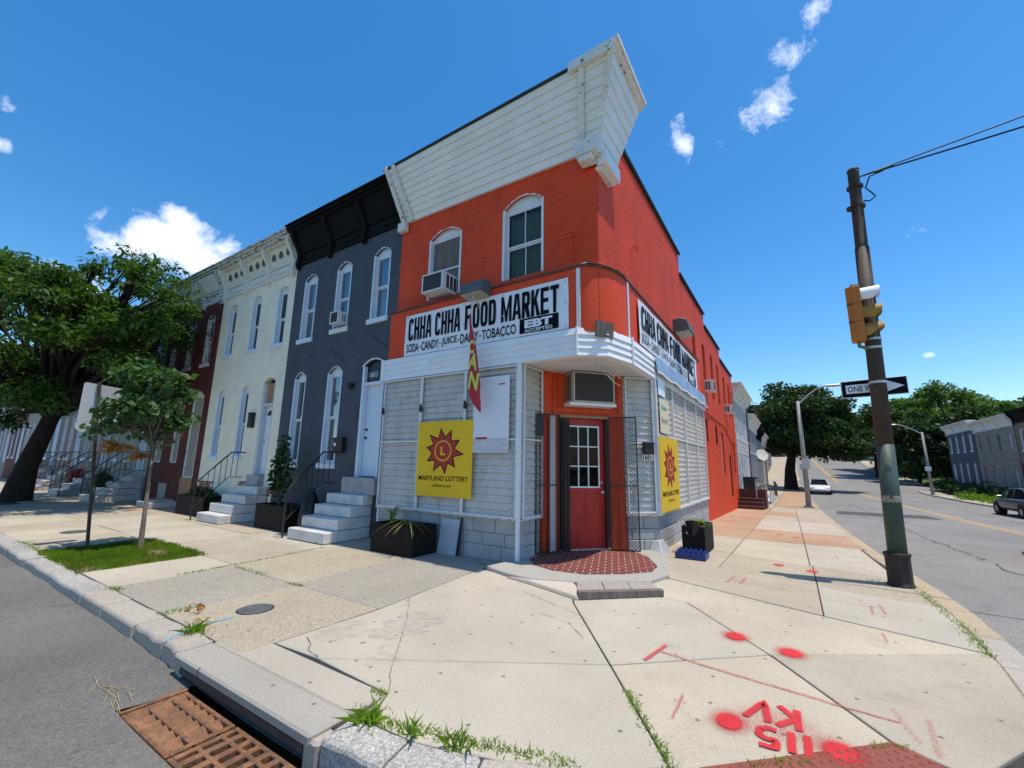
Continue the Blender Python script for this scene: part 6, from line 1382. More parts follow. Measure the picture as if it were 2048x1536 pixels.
for i in range(6):
    for j in range(4):
        mb = MB(); x, y = a+(i+.5)*(b-a)/6, c+(j+.5)*(d-c)/4; mb.lathe((x, y, z+.01), [(.032, 0), (.028, .10), (.014, .13), (.012, .145)], 8); mb.build('cell_post', BLU, t)
mb = MB(); mb.add([(2.12, 2.90, .60), (2.30, 2.70, .64), (2.42, 2.72, .62), (2.30, 3.0, .60), (2.16, 2.72, .40), (2.28, 2.70, .30), (2.38, 2.715, .42), (2.40, 2.73, .5)], [(0, 1, 2, 3), (0, 4, 5, 1), (1, 5, 6, 2)]); o = mb.build('black_rag', mat('black_plastic', (.01, .01, .01), .35)); o.modifiers.new('s', 'SOLIDIFY').thickness = .02; tag(o, 'black plastic bag draped over the side planter', 'bag')
for i in range(1):
    t = thing('leaning_panel', 'grey ribbed siding panel leaning on the plinth beside the long planter', 'panel', (-1.5, -.1, 0)); 
    for k in range(5): mb = MB(); z = .0+k*.125; mb.hexa([(-1.70, -.16+.022*k, z), (-1.24, -.16+.022*k, z), (-1.24, -.13+.022*k, z), (-1.70, -.13+.022*k, z), (-1.70, -.135+.022*k, z+.122), (-1.24, -.135+.022*k, z+.122), (-1.24, -.115+.022*k, z+.122), (-1.70, -.115+.022*k, z+.122)]); mb.build('slat', mat('grey_panel', (.42, .43, .46), .5, .1, 5), t)
    mb = MB(); mb.hexa([(-1.24, -.17, 0), (-1.205, -.17, 0), (-1.205, -.12, 0), (-1.24, -.12, 0), (-1.24, -.05, .66), (-1.205, -.05, .66), (-1.205, -.03, .66), (-1.24, -.03, .66)]); mb.build('edge', BLACKM, t)
mb = MB(); mb.lathe((-5.75, -.22, 0), [(.22, 0), (.26, .2), (.25, .45), (.12, .85), (.06, .95), (.08, 1.0)], 12); rr = random.Random(3); mb.v = [(x+rr.uniform(-.02, .02), y+rr.uniform(-.02, .02), z) for x, y, z in mb.v]; tag(mb.build('trash_bag', mat('black_plastic', (.01, .01, .01)), smooth=True), 'tied black bag beside the slate house steps', 'bag')

# ------------------------------------------------------------------ cars
TYRE = mat('tyre', (.012, .012, .012), .85, .2, 20); RIM = mat('rim', (.35, .36, .37), .35, .1, 5, metal=.7); CGLASS = mat('car_glass', (.012, .014, .016), .05, .1, 2, spec=.7); HEADL = mat('head_lamp', (.6, .62, .65), .1, .05, 2); TAILL = mat('tail_lamp', (.35, .01, .01), .2, .1, 2)
def car(label, paint, loc, heading):
    """sedan, length along local +y (front), built about its centre"""
    t = thing('parked_car', label, 'car', (0, 0, 0))
    # stations: y, half width, sill, belt, hood/deck height
    st = [(-2.36, .62, .42, .72, .80), (-2.28, .80, .30, .80, .98), (-1.7, .89, .24, .86, 1.02), (-1.0, .91, .22, .88, .99), (0, .92, .21, .88, .95), (.9, .91, .22, .86, .93), (1.5, .90, .24, .78, .88), (2.05, .86, .28, .66, .74), (2.30, .74, .34, .56, .62), (2.38, .55, .40, .50, .55)]
    vs = []; n = 8
    for y, w, s0, b, h in st: vs += [(-w*.93, y, s0), (-w, y, (s0+b)/2), (-w*.97, y, b), (-w*.80, y, h), (w*.80, y, h), (w*.97, y, b), (w, y, (s0+b)/2), (w*.93, y, s0)]
    fs = [(i*n+k, i*n+(k+1) % n, (i+1)*n+(k+1) % n, (i+1)*n+k) for i in range(len(st)-1) for k in range(n)]+[tuple(range(n))[::-1], tuple((len(st)-1)*n+k for k in range(n))]
    mb = MB(); mb.add(vs, fs); b = mb.build('body', paint, t, smooth=True); m = b.modifiers.new('sub', 'SUBSURF'); m.levels = m.render_levels = 2
    cab = [(-1.95, .66, .62, .98, 1.0), (-1.15, .72, .60, .96, 1.36), (-.3, .74, .60, .95, 1.44), (.35, .74, .58, .94, 1.40), (1.15, .70, .62, .92, .94)]
    vs = []
    for y, w0, w1, z0, z1 in cab: vs += [(-w0-.06, y, z0-.06), (-w1, y, z1), (w1, y, z1), (w0+.06, y, z0-.06)]
    mb = MB(); mb.add(vs, [(i*4+k, i*4+(k+1) % 4, (i+1)*4+(k+1) % 4, (i+1)*4+k) for i in range(4) for k in range(4)]+[(3, 2, 1, 0), (16, 17, 18, 19)]); mb.build('glasshouse', CGLASS, t, smooth=False)
    mb = MB(); r_ = []
    for y, w, z in ((-1.2, .58, 1.355), (-.75, .61, 1.415), (-.3, .62, 1.452), (.35, .60, 1.415)): r_ += [(-w, y, z), (w, y, z), (w*.97, y, z+.022), (-w*.97, y, z+.022)]
    mb.add(r_, [(i*4+k, i*4+(k+1) % 4, (i+1)*4+(k+1) % 4, (i+1)*4+k) for i in range(3) for k in range(4)]+[(3, 2, 1, 0), (12, 13, 14, 15)]); mb.build('roof', paint, t, smooth=False)
    for s in (-1, 1):
        for (ya, za, yb, zb) in ((.35, 1.42, 1.15, .92), (-.35, 1.44, -.35, .93), (-1.2, 1.37, -1.95, .99)): mb = MB(); mb.tube([(s*.60, ya, za), (s*.76, yb, zb)], .035, 5); mb.build('pillar', paint, t)
        for y in (-1.42, 1.42):
            w = MB(); w.lathe((s*.70, y, .33), [(.33, 0), (.33, .20), (.27, .215), (.22, .20)], 22, ax=(s, 0, 0)); wo = w.build('wheel', TYRE, t); w = MB(); w.lathe((s*.88, y, .33), [(.22, 0), (.21, .02), (.06, .035), (.03, .045)], 14, ax=(s, 0, 0)); w.build('rim', RIM, wo)
            w = MB(); w.lathe((s*.60, y, .34), [(.38, 0), (.38, .305)], 20, ax=(s, 0, 0)); w.build('wheel_arch', TYRE, t)
        mb = MB(); mb.box(s*.56-.17, s*.56+.17, 2.16, 2.30, .58, .70); mb.build('headlight', HEADL, t, bevel=.03); mb = MB(); mb.box(s*.62-.15, s*.62+.15, -2.36, -2.20, .74, .90); mb.build('tail_light', TAILL, t, bevel=.02); mb = MB(); mb.box(s*.90-.09, s*.90+.09, .78, .90, .93, 1.04); mb.build('mirror', paint, t, bevel=.02)
    mb = MB(); mb.box(-.45, .45, 2.28, 2.36, .36, .50); mb.build('front_grille', BLACKM, t, bevel=.02); mb = MB(); mb.box(-.26, .26, 2.34, 2.385, .40, .50); mb.build('number_plate', SIGNWHITE, t); mb = MB(); mb.box(-.27, .27, -2.40, -2.34, .62, .74); mb.build('number_plate', SIGNWHITE, t)
    t.location = (loc[0], loc[1], gz(loc[1])-.125); t.rotation_euler.z = heading; return t
PW = mat('white_car_paint', (.72, .73, .74), .25, .02, 1, spec=.6); PG = mat('grey_car_paint', (.11, .115, .12), .25, .05, 1, metal=.5); PD = mat('dark_car_paint', (.02, .018, .022), .2, .05, 1, metal=.3)
car('white sedan coming down the side street past the large tree', PW, (5.95, 47.5), math.pi)
car('grey sedan parked across the side street', PG, (14.1, 27.0), 0.03)
car('dark sedan stopped on the side street nearest the corner pole', PD, (9.50, 7.5), 0.0)
# ------------------------------------------------------------------ spray paint and cracks on the pavement
SPRAY = mat('red_spray_paint', (.54, .025, .03), .85, .15, 5, alpha_noise=(150, .80, 4)); SPRAYF = mat('faint_red_spray', (.56, .08, .08), .85, .1, 5, alpha_noise=(110, .90, 4)); SPRAYB = mat('blue_spray_paint', (.12, .42, .62), .85, .1, 5, alpha_noise=(110, .86, 4))
MARKZ = .0065
def fade_obj(name, vs, fs, fade, m, label=None):
    mb = MB(); mb.add(vs, fs); o = mb.build(name, m); a = o.data.attributes.new('fade', 'FLOAT', 'POINT'); a.data.foreach_set('value', fade); o['kind'] = 'structure'; return o
def gzp(x, y, e=0): return (x, y, gz(y)+MARKZ+e)
ZL = [0]
def lay(): ZL[0] += .00006; return ZL[0]
def disc(x, y, r, m=SPRAY, ry=None, halo=3.0, pk=1.):
    e = lay(); n = 24; rs = [(0, 1), (.55, 1), (.9, .95), (1.02, .55), (1.25, .40), (halo*.7, .27), (halo, .08)]; vs = []; fd = []
    for k, f in rs:
        for i in range(n): a = 2*math.pi*i/n; vs.append(gzp(x+r*k*math.cos(a), y+(ry or r)*k*math.sin(a), e)); fd.append(f*pk)
    fade_obj('spray_marking', vs, [(j*n+i, j*n+(i+1) % n, (j+1)*n+(i+1) % n, (j+1)*n+i) for j in range(len(rs)-1) for i in range(n)]+[tuple(range(n))], fd, m)
def stroke(P, w, m=SPRAYF, f0=.55):
    e = lay(); P = [Vector(p) for p in P]; vs = []; fd = []; pr = [(-1.9, 0), (-1, .6*f0), (-.5, f0), (.5, f0), (1, .6*f0), (1.9, 0)]
    Q = []
    for a, b in zip(P, P[1:]):
        for k in range(6): Q.append(a.lerp(b, k/6)+Vector((random.uniform(-.004, .004), random.uniform(-.004, .004))))
    Q.append(P[-1])
    for i, p in enumerate(Q):
        t = (Q[min(i+1, len(Q)-1)]-Q[max(0, i-1)]).normalized(); s = Vector((-t.y, t.x))
        for k, f in pr: q = p+s*w*k; vs.append(gzp(q.x, q.y, e)); fd.append(f)
    n = len(pr); fade_obj('spray_marking', vs, [(i*n+k, i*n+k+1, (i+1)*n+k+1, (i+1)*n+k) for i in range(len(Q)-1) for k in range(n-1)], fd, m)
for x, y, r, ry in ((3.416, -1.356, .072, .085), (3.884, -1.495, .075, .085), (3.549, -3.01, .068, .085), (4.139, -2.975, .075, .085)): disc(x, y, r, SPRAY, ry)
for x, y in ((3.678, 2.696), (4.153, 2.497), (3.55, 7.6), (3.95, 7.2)): disc(x, y, .09, SPRAYF, .13, 1.8, .6)
W5 = .022
def map4(q, u, v): # text box -> ground quad (BL,BR,TR,TL)
    a, b, c, d = [Vector(p) for p in q]; return tuple(a.lerp(b, u).lerp(d.lerp(c, u), v))
q1 = [(3.993, -2.90), (3.706, -2.962), (3.724, -3.168), (4.005, -3.151)]; q2 = [(3.933, -2.597), (3.676, -2.598), (3.63, -2.879), (3.952, -2.874)]
for P in ([(.06, 0), (.06, 1)], [(.36, 0), (.36, 1)]): stroke([map4(q1, *p) for p in P], W5, SPRAY, .72)
stroke([map4(q1, *p) for p in [(.98, 1), (.66, 1), (.66, .60), (.86, .62), (.98, .42), (.95, .12), (.80, 0), (.62, .08)]], W5, SPRAY, .72)
stroke([map4(q2, *p) for p in [(.04, 0), (.04, 1)]], W5, SPRAY, .72); stroke([map4(q2, *p) for p in [(.42, 1), (.07, .48), (.44, 0)]], W5, SPRAY, .72); stroke([map4(q2, *p) for p in [(.58, 1), (.80, 0), (1.0, 1)]], W5, SPRAY, .72)
disc(3.82, -2.88, .20, SPRAYF, .22, 1.9) if False else None
e = lay(); n = 24; rs = [(0, .46), (.5, .42), (.75, .33), (1, .18)]; vs = []; fd = []
for k, f in rs:
    for i in range(n): a = 2*math.pi*i/n; vs.append(gzp(3.82+.42*k*math.cos(a), -2.86+.36*k*math.sin(a), e)); fd.append(f)
fade_obj('spray_marking', vs, [(j*n+i, j*n+(i+1) % n, (j+1)*n+(i+1) % n, (j+1)*n+i) for j in range(3) for i in range(n)], fd, SPRAYF)
stroke([(2.88, -2.158), (3.352, -2.244), (3.669, -2.282), (3.977, -2.315), (4.218, -2.354), (4.498, -2.372)], .016); stroke([(2.821, -2.419), (2.9, -1.985)], .026, SPRAYF, .6)
for P in ([(4.491, -2.178), (4.515, -2.386), (4.561, -2.589)], [(4.665, -2.201), (4.646, -2.447), (4.622, -2.72)]): stroke(P, .028, SPRAYF, .42)
stroke([(3.226, -3.189), (3.221, -2.828)], .015, SPRAYF, .5); stroke([(3.184, -2.943), (3.269, -2.933)], .012, SPRAYF, .5)
for P, w in (([(4.697, .737), (4.678, .331)], .02), ([(4.786, .849), (4.808, .426)], .02), ([(4.632, .662), (4.794, .69)], .02), ([(3.076, .833), (3.137, 1.295)], .025), ([(3.247, .869), (3.289, 1.336)], .025), ([(3.116, 1.065), (3.806, .916)], .012), ([(4.198, .713), (4.65, .657)], .01), ([(4.671, -.329), (4.668, -.638)], .018), ([(4.263, -.279), (4.638, -.467)], .008), ([(4.578, 4.5), (4.612, 4.07)], .02), ([(3.3, 5.95), (4.6, 5.85)], .02), ([(4.4, 7.3), (4.6, 7.0)], .03), ([(2.95, 8.7), (3.6, 8.6)], .03)): stroke(P, w, SPRAYF, .48)
stroke([(-1.09, -3.95), (-1.08, -4.36), (-.98, -4.54), (-.9, -4.61)], .022, SPRAYB, .55)
WSH = mat('whitewash_smear', (.50, .46, .40), .85, .05, 5, alpha_noise=(6, .99, 1.8))
disc(.55, -3.0, .32, WSH, .5, 1.6, .62); disc(.15, -3.5, .25, WSH, .3, 1.8, .6); disc(.9, -3.6, .2, WSH, .3, 1.8, .5)
CRK2 = mat('pavement_crack', (.07, .062, .052), .95)
def crack(P, w=.004):
    rr = random.Random(int(P[0][0]*100)); Q = []
    for a, b in zip(P, P[1:]):
        a, b = Vector(a), Vector(b); n = max(2, int((b-a).length/.05))
        for k in range(n): q = a.lerp(b, k/n); Q.append(q+Vector((rr.uniform(-.007, .007), rr.uniform(-.007, .007))))
    Q.append(Vector(P[-1])); vs = []
    for i, p in enumerate(Q):
        t = (Q[min(i+1, len(Q)-1)]-Q[max(0, i-1)]).normalized(); s = Vector((-t.y, t.x))*w*rr.uniform(.3, 1); vs += [gzp(p.x+s.x, p.y+s.y, .012), gzp(p.x-s.x, p.y-s.y, .012)]
    vs = [(x, y, z-.0125) for x, y, z in vs]
    mb = MB(); mb.add(vs, [(2*i, 2*i+1, 2*i+3, 2*i+2) for i in range(len(Q)-1)]); mb.build('crack_line', CRK2, walk)
crack([(-.12, -2.35), (.47, -2.96), (.91, -3.48), (1.22, -3.84), (1.42, -4.03)], .003); crack([(.03, -3.81), (.21, -3.88), (.3, -3.97), (.5, -4.0)], .004); crack([(1.5, -1.9), (1.9, -2.0), (2.2, -2.3)], .003); crack([(.9, -1.3), (1.5, -1.55), (2.0, -1.75)], .003); crack([(2.6, .3), (3.3, .1), (3.9, .0)], .003)

# ------------------------------------------------------------------ plants
LEAF1 = leaf_mat('street_tree_leaf', (.055, .115, .022), .5, .35); LEAF2 = leaf_mat('redbud_leaf', (.055, .125, .040), .35, .28); LEAF3 = leaf_mat('dark_leaf', (.028, .062, .015), .4, .22); LEAF4 = leaf_mat('bright_leaf', (.075, .15, .030), .4, .32); GRASSL = leaf_mat('grass_blade', (.13, .25, .03), .4, .45); DRYL = leaf_mat('dry_leaf', (.34, .16, .05), .3, .3); CORN = leaf_mat('pale_blade', (.16, .24, .06), .3, .3)
BARK = mat('dark_bark', (.026, .019, .014), .95, .35, 7, .9, 18, stretch=(1, 1, .35)); BARKG = mat('grey_bark', (.16, .13, .10), .9, .3, 9, .5, 30, stretch=(1, 1, .4))
def leaves(name, pts, Ln, Wd, material, parent, droop=.2, upb=.6, six=False, kind=None, jit=.55):
    """one mesh of many single leaves at pts (N,3)"""
    N_ = len(pts); pts = np.asarray(pts, float)
    a = rng.normal(size=(N_, 3)); a[:, 2] = a[:, 2]*.6-droop; a /= np.linalg.norm(a, axis=1)[:, None]
    nn = rng.normal(size=(N_, 3)); nn[:, 2] += upb*2; nn -= (nn*a).sum(1)[:, None]*a; nn /= np.linalg.norm(nn, axis=1)[:, None]+1e-9; b = np.cross(nn, a)
    s = (1+jit*rng.uniform(-1, 1, N_))[:, None]; l = Ln*s; w = Wd*s
    if six: prof = [(0, 0, 0), (.22, .46, .06), (.55, .42, .03), (1, 0, -.12), (.55, -.42, .03), (.22, -.46, .06)]
    else: prof = [(0, 0, 0), (.42, .5, .06), (1, 0, -.1), (.42, -.5, .06)]
    k = len(prof); V = np.stack([pts+a*l*p[0]+b*w*p[1]+nn*l*p[2] for p in prof], 1).reshape(-1, 3)
    o = ORG.get(parent.name, Vector((0, 0, 0))) if parent else Vector((0, 0, 0)); V = V-np.array(o)
    me = bpy.data.meshes.new(name); me.vertices.add(N_*k); me.vertices.foreach_set('co', V.ravel()); me.loops.add(N_*k); me.loops.foreach_set('vertex_index', np.arange(N_*k)); me.polygons.add(N_); me.polygons.foreach_set('loop_start', np.arange(N_)*k)
    me.materials.append(material); me.update(calc_edges=True); me.validate()
    ob = bpy.data.objects.new(name, me); COL.objects.link(ob); ob.parent = parent
    if kind: ob['kind'] = kind
    return ob
def ell(c, r, n, shell=2.4, flat=0.):
    d = rng.normal(size=(n, 3)); d /= np.linalg.norm(d, axis=1)[:, None]; u = rng.uniform(0, 1, n)**(1/shell); p = d*u[:, None]*np.array(r); return p+np.array(c)
def tree(name, label, base, trunk, r0, clumps, lmat, Ln, Wd, bark=BARK, group=None, dens=1., droop=.2, six=False, limb=.32, upb=.6, seed=1, shell=2.0):
    """trunk: points from the base; clumps: (x,y,z, rx,ry,rz, leaves)"""
    t = thing(name, label, 'tree', base, group); rr = random.Random(seed); mb = MB(); tp = [Vector(p) for p in trunk]; k = len(tp)
    mb.tube([tp[0]-Vector((0, 0, .2)), tp[0]+(tp[1]-tp[0])*.06]+tp[1:], [r0*1.5, r0*1.2]+[r0*(1-.45*i/(k-1)) for i in range(1, k)], 12)
    top = tp[-1]
    for i, c in enumerate(clumps):
        q = Vector(c[:3]); s = top.lerp(tp[-2], rr.uniform(0, .6)); L = (q-s).length; m = s.lerp(q, .5)+Vector((rr.uniform(-.1, .1)*L, rr.uniform(-.1, .1)*L, .12*L*rr.uniform(-.4, 1)))
        rb = r0*limb*rr.uniform(.6, 1.1); mb.tube([s, s.lerp(m, .5)+Vector((rr.uniform(-.04, .04)*L, rr.uniform(-.04, .04)*L, 0)), m, m.lerp(q, .6), q], [rb, rb*.8, rb*.6, rb*.35, rb*.12], 6, cap=False)
        for j in range(3):
            e = q+Vector((rr.uniform(-.8, .8)*c[3], rr.uniform(-.8, .8)*c[4], rr.uniform(-.5, .8)*c[5])); mb.tube([m.lerp(q, .5), q.lerp(e, .5), e], [rb*.3, rb*.18, rb*.05], 5, cap=False)
    mb.build('trunk', bark, t, smooth=True)
    P = np.concatenate([ell(c[:3], c[3:6], int(c[6]*dens), shell) for c in clumps]); leaves('crown', P, Ln, Wd, lmat, t, droop, upb, six)
    return t
def clump_cloud(c, R_, n, cr, leaves_each, seed, zmin=None, hollow=.35):
    rr = random.Random(seed); out = []
    while len(out) < n:
        v = Vector((rr.uniform(-1, 1), rr.uniform(-1, 1), rr.uniform(-1, 1)))
        if not hollow < v.length < 1: continue
        p = Vector((c[0]+v.x*R_[0], c[1]+v.y*R_[1], c[2]+v.z*R_[2]))
        if zmin and p.z < zmin: continue
        s = rr.uniform(.65, 1.25); out.append((p.x, p.y, p.z, cr*s, cr*s, cr*s*.62, leaves_each*s*s))
    return out
# big street tree at the left
tree('street_tree', 'large dark street tree leaning over the pavement before the terrace', (-20.5, -2.75, 0), [(-20.5, -2.75, 0), (-20.1, -2.7, 1.3), (-19.3, -2.6, 2.5), (-18.6, -2.5, 3.6)], .37,
     clump_cloud((-18.6, -3.2, 5.8), (6.2, 3.6, 3.0), 96, .78, 330, 4, 2.9, .1)+clump_cloud((-14.6, -2.4, 6.7), (2.8, 2.0, 1.7), 24, .60, 270, 9)+[(-12.4, -1.6, 6.9, 1.1, 1.0, .5, 380), (-13.2, -1.7, 5.9, 1.0, 1.0, .5, 330), (-15.2, -1.9, 8.5, 1.3, 1.1, .5, 430), (-12.9, -1.9, 7.6, .9, .9, .45, 280), (-21.5, -3.2, 8.9, 1.4, 1.3, .6, 420)], LEAF1, .20, .08, droop=.55, seed=3, shell=1.7)
# young redbud in the grass pit
sap = clump_cloud((-6.65, -3.38, 2.72), (.65, .62, .88), 30, .30, 62, 5, 1.75, .15)+[(-6.7, -3.95, 2.28, .32, .28, .2, 60), (-6.6, -2.85, 2.95, .28, .22, .2, 44), (-6.5, -2.8, 2.35, .26, .22, .16, 40), (-6.8, -3.5, 3.6, .28, .25, .2, 44), (-6.6, -4.1, 2.12, .22, .2, .14, 28), (-6.6, -3.1, 2.05, .3, .3, .2, 50)]
ts = tree('young_redbud_tree', 'young heart-leaved tree with slim stem in the grass pit', (-6.2, -3.24, 0), [(-6.2, -3.24, 0), (-6.28, -3.24, .8), (-6.42, -3.22, 1.5), (-6.7, -3.18, 2.2)], .038, sap, LEAF2, .105, .105, BARKG, droop=.35, six=True, limb=.5, seed=6)
leaves('dead_leaves', ell((-6.6, -3.78, 1.88), (.14, .24, .09), 46), .13, .08, DRYL, ts, .7, .2, True); leaves('dead_leaves', ell((-6.5, -3.42, 1.72), (.1, .16, .06), 26), .12, .07, DRYL, ts, .7, .2, True)
# large tree on the side street
tree('large_street_tree', 'huge dark spreading tree beside the white sedan', (3.55, 53, gz(53)), [(3.55, 53, gz(53)), (3.6, 53, 1.6), (3.9, 53, 3.2), (4.6, 53, 4.6)], .62, clump_cloud((5.0, 53, 6.9), (6.0, 5.5, 4.0), 64, 1.75, 760, 12, 3.0, .1)+clump_cloud((9.5, 52.5, 5.0), (2.8, 2.6, 1.9), 14, 1.35, 420, 13, 2.8)+[(-.3, 53, 8.9, 1.3, 1.3, .9, 260), (0.4, 53, 6.5, 1.3, 1.3, .8, 200)], LEAF3, .36, .19, droop=.3, seed=8, shell=2.2, limb=.4)
# wood on the slope across the street
wr = random.Random(21)
spots = [(14.4, 78, 4.2, 11.8, LEAF3), (17.5, 70, 3.2, 8.4, LEAF3), (18.5, 84, 4.0, 11, LEAF4), (22.5, 80, 3.4, 15.0, LEAF4), (24, 72, 3.6, 10.0, LEAF3), (28.5, 84, 4.4, 12.5, LEAF4), (27, 70, 3.4, 9.5, LEAF4), (32, 76, 4.2, 11.0, LEAF4), (33, 60, 4.0, 10.5, LEAF4), (30, 52, 3.5, 9.0, LEAF4), (20.5, 66, 2.8, 7.5, LEAF3), (25, 64, 3.4, 9.5, LEAF4), (15.5, 88, 4, 10.5, LEAF3), (36, 58, 4, 10, LEAF4), (23, 92, 4.5, 15, LEAF4), (38, 70, 4.5, 12, LEAF3), (11.8, 128, 4.0, 13.0, LEAF3), (21, 110, 5, 16, LEAF3), (30, 105, 5.5, 18, LEAF4), (41, 95, 6, 17, LEAF4), (-4, 92, 4.5, 11, LEAF3), (0.2, 128, 4, 14, LEAF3)]
labs = {0: 'leafy tree in the wood behind the slate blue corner house', 1: 'leafy tree on the slope past the crossing'}
for i, (x, y, r, h, m) in enumerate(spots):
    z = ground_z(x, y) if x > 16 else gz(y); zt = h if h > z+5 else z+h
    H = zt-z; cz = z+H*.58
    tree('wood_tree', ('dark ' if m is LEAF3 else 'bright green ')+['slim ', 'broad '][r > 3.7]+labs[0 if i < 16 else 1], (x, y, z), [(x, y, z), (x+.1, y, z+H*.2), (x+wr.uniform(-.4, .4), y, z+H*.42)], .22, clump_cloud((x, y, cz), (r, r, H*.40), 26 if y < 90 else 20, r*.38, 300, 30+i, z+H*.16, .2)+[(x+wr.uniform(-.5, .5), y, zt-.6, r*.3, r*.3, .8, 120)], m, .42 if y < 90 else .6, .24 if y < 90 else .34, group='trees on the wooded slope', seed=40+i)
tree('small_street_tree', 'small bright green street tree on the far verge', (16.3, 71, gz(71)), [(16.3, 71, gz(71)), (16.3, 71, gz(71)+1), (16.3, 71, gz(71)+1.6)], .06, clump_cloud((16.3, 71, gz(71)+2.1), (1.0, 1.0, .8), 10, .5, 60, 77), leaf_mat('lime_leaf', (.11, .21, .03), .3, .3), .26, .14, seed=70)
# hedge-like undergrowth before the far houses
P = np.concatenate([ell((17.6+wr.uniform(-.6, .9), y, gz(y)+.35), (.9, .9, .6+wr.uniform(0, .6)), 240) for y in np.arange(38, 62, 1.1)]); o = leaves('undergrowth', P, .26, .13, LEAF3, None, .1, .6, kind='stuff'); tag(o, 'dark undergrowth before the houses across the street', 'undergrowth'); o['kind'] = 'stuff'
P = np.concatenate([ell((16.2+wr.uniform(-.8, .8), y, gz(y)+.15), (.6, .6, .35), 130) for y in np.arange(40, 47, .8)]); o = leaves('tall_weeds', P, .28, .07, GRASSL, None, -.6, .3, kind='stuff'); tag(o, 'tall weeds at the far kerb', 'weeds'); o['kind'] = 'stuff'
P = np.concatenate([ell((34+wr.uniform(-16, 30), wr.uniform(66, 110), 0), (3, 3, 2.2), 140) for _ in range(90)]); P[:, 2] += np.array([ground_z(x, y)+1 for x, y in P[:, :2]]); o = leaves('wood_undergrowth', P, .6, .34, LEAF4, None, .1, .6, kind='stuff'); tag(o, 'bushy undergrowth filling the wooded slope', 'undergrowth'); o['kind'] = 'stuff'
# grass pit
def blades(name, pts, h, w, material, label, lean=.5, seed=1):
    N_ = len(pts); pts = np.asarray(pts); an = rng.uniform(0, 2*math.pi, N_); hh = h*rng.uniform(.5, 1.3, N_); d = np.stack([np.cos(an), np.sin(an), np.zeros(N_)], 1); b = np.stack([-np.sin(an), np.cos(an), np.zeros(N_)], 1); ln = (hh*lean*rng.uniform(.2, 1.3, N_))[:, None]
    up_ = np.array([0, 0, 1.])[None]*hh[:, None]; V = np.stack([pts-b*w/2, pts+b*w/2, pts+b*w*.35+up_*.55+d*ln*.35, pts+up_*.9+d*ln, pts-b*w*.35+up_*.55+d*ln*.35], 1).reshape(-1, 3)
    me = bpy.data.meshes.new(name); me.vertices.add(N_*5); me.vertices.foreach_set('co', V.ravel()); me.loops.add(N_*5); me.loops.foreach_set('vertex_index', np.arange(N_*5)); me.polygons.add(N_); me.polygons.foreach_set('loop_start', np.arange(N_)*5); me.materials.append(material); me.update(calc_edges=True); me.validate()
    ob = bpy.data.objects.new(name, me); COL.objects.link(ob); ob['kind'] = 'stuff'; ob['label'] = label; ob['category'] = 'grass'; return ob
PITS = mat('pit_soil', (.17, .12, .075), .95, .25, 6, .5, 30); mb = MB(); mb.add([(-7.05, -4.34, -.012), (-4.75, -4.34, -.012), (-4.75, -2.79, -.012), (-7.05, -2.79, -.012)], [(0, 1, 2, 3)]); struct(mb.build('tree_pit', PITS)); mb = MB(); mb.add([(-22.1, -4.34, -.012), (-18.7, -4.34, -.012), (-18.7, -2.0, -.012), (-22.1, -2.0, -.012)], [(0, 1, 2, 3)]); struct(mb.build('tree_pit', mat('dark_pit_soil', (.05, .038, .028), .95, .3, 6, .5, 30)))
G = rng.uniform(0, 1, (26000, 2)); X = -7.12+2.42*G[:, 0]; Y = -4.40+1.66*G[:, 1]
bare = np.exp(-(((X+5.6)/.55)**2+((Y+3.15)/.25)**2))+np.exp(-(((X+4.95)/.25)**2+((Y+4.2)/.25)**2)); keep = rng.uniform(0, 1, len(X)) > bare*1.1
edge = (np.abs(X+5.92) > 1.13+.07*np.sin(Y*9)) | (np.abs(Y+3.57) > .78+.05*np.sin(X*8)); keep &= ~edge | (rng.uniform(0, 1, len(X)) > .7)
Pg = np.stack([X, Y, np.full(len(X), -.01)], 1)[keep]; noisy = .5+.28*np.sin(Pg[:, 0]*5.1+1.3*np.sin(Pg[:, 1]*4))+.28*np.sin(Pg[:, 1]*6.3+Pg[:, 0]*2.2); kp = rng.uniform(0, 1, len(Pg)) < np.clip(noisy+.25, .12, 1); blades('grass', Pg[kp], .07, .007, GRASSL, 'bright green grass round the young tree and sign post', .9)
blades('dry_grass', Pg[~kp][:2600], .05, .006, leaf_mat('dry_grass_blade', (.26, .22, .09), .3, .3), 'dry straw coloured grass among the green in the tree pit', 1.2)
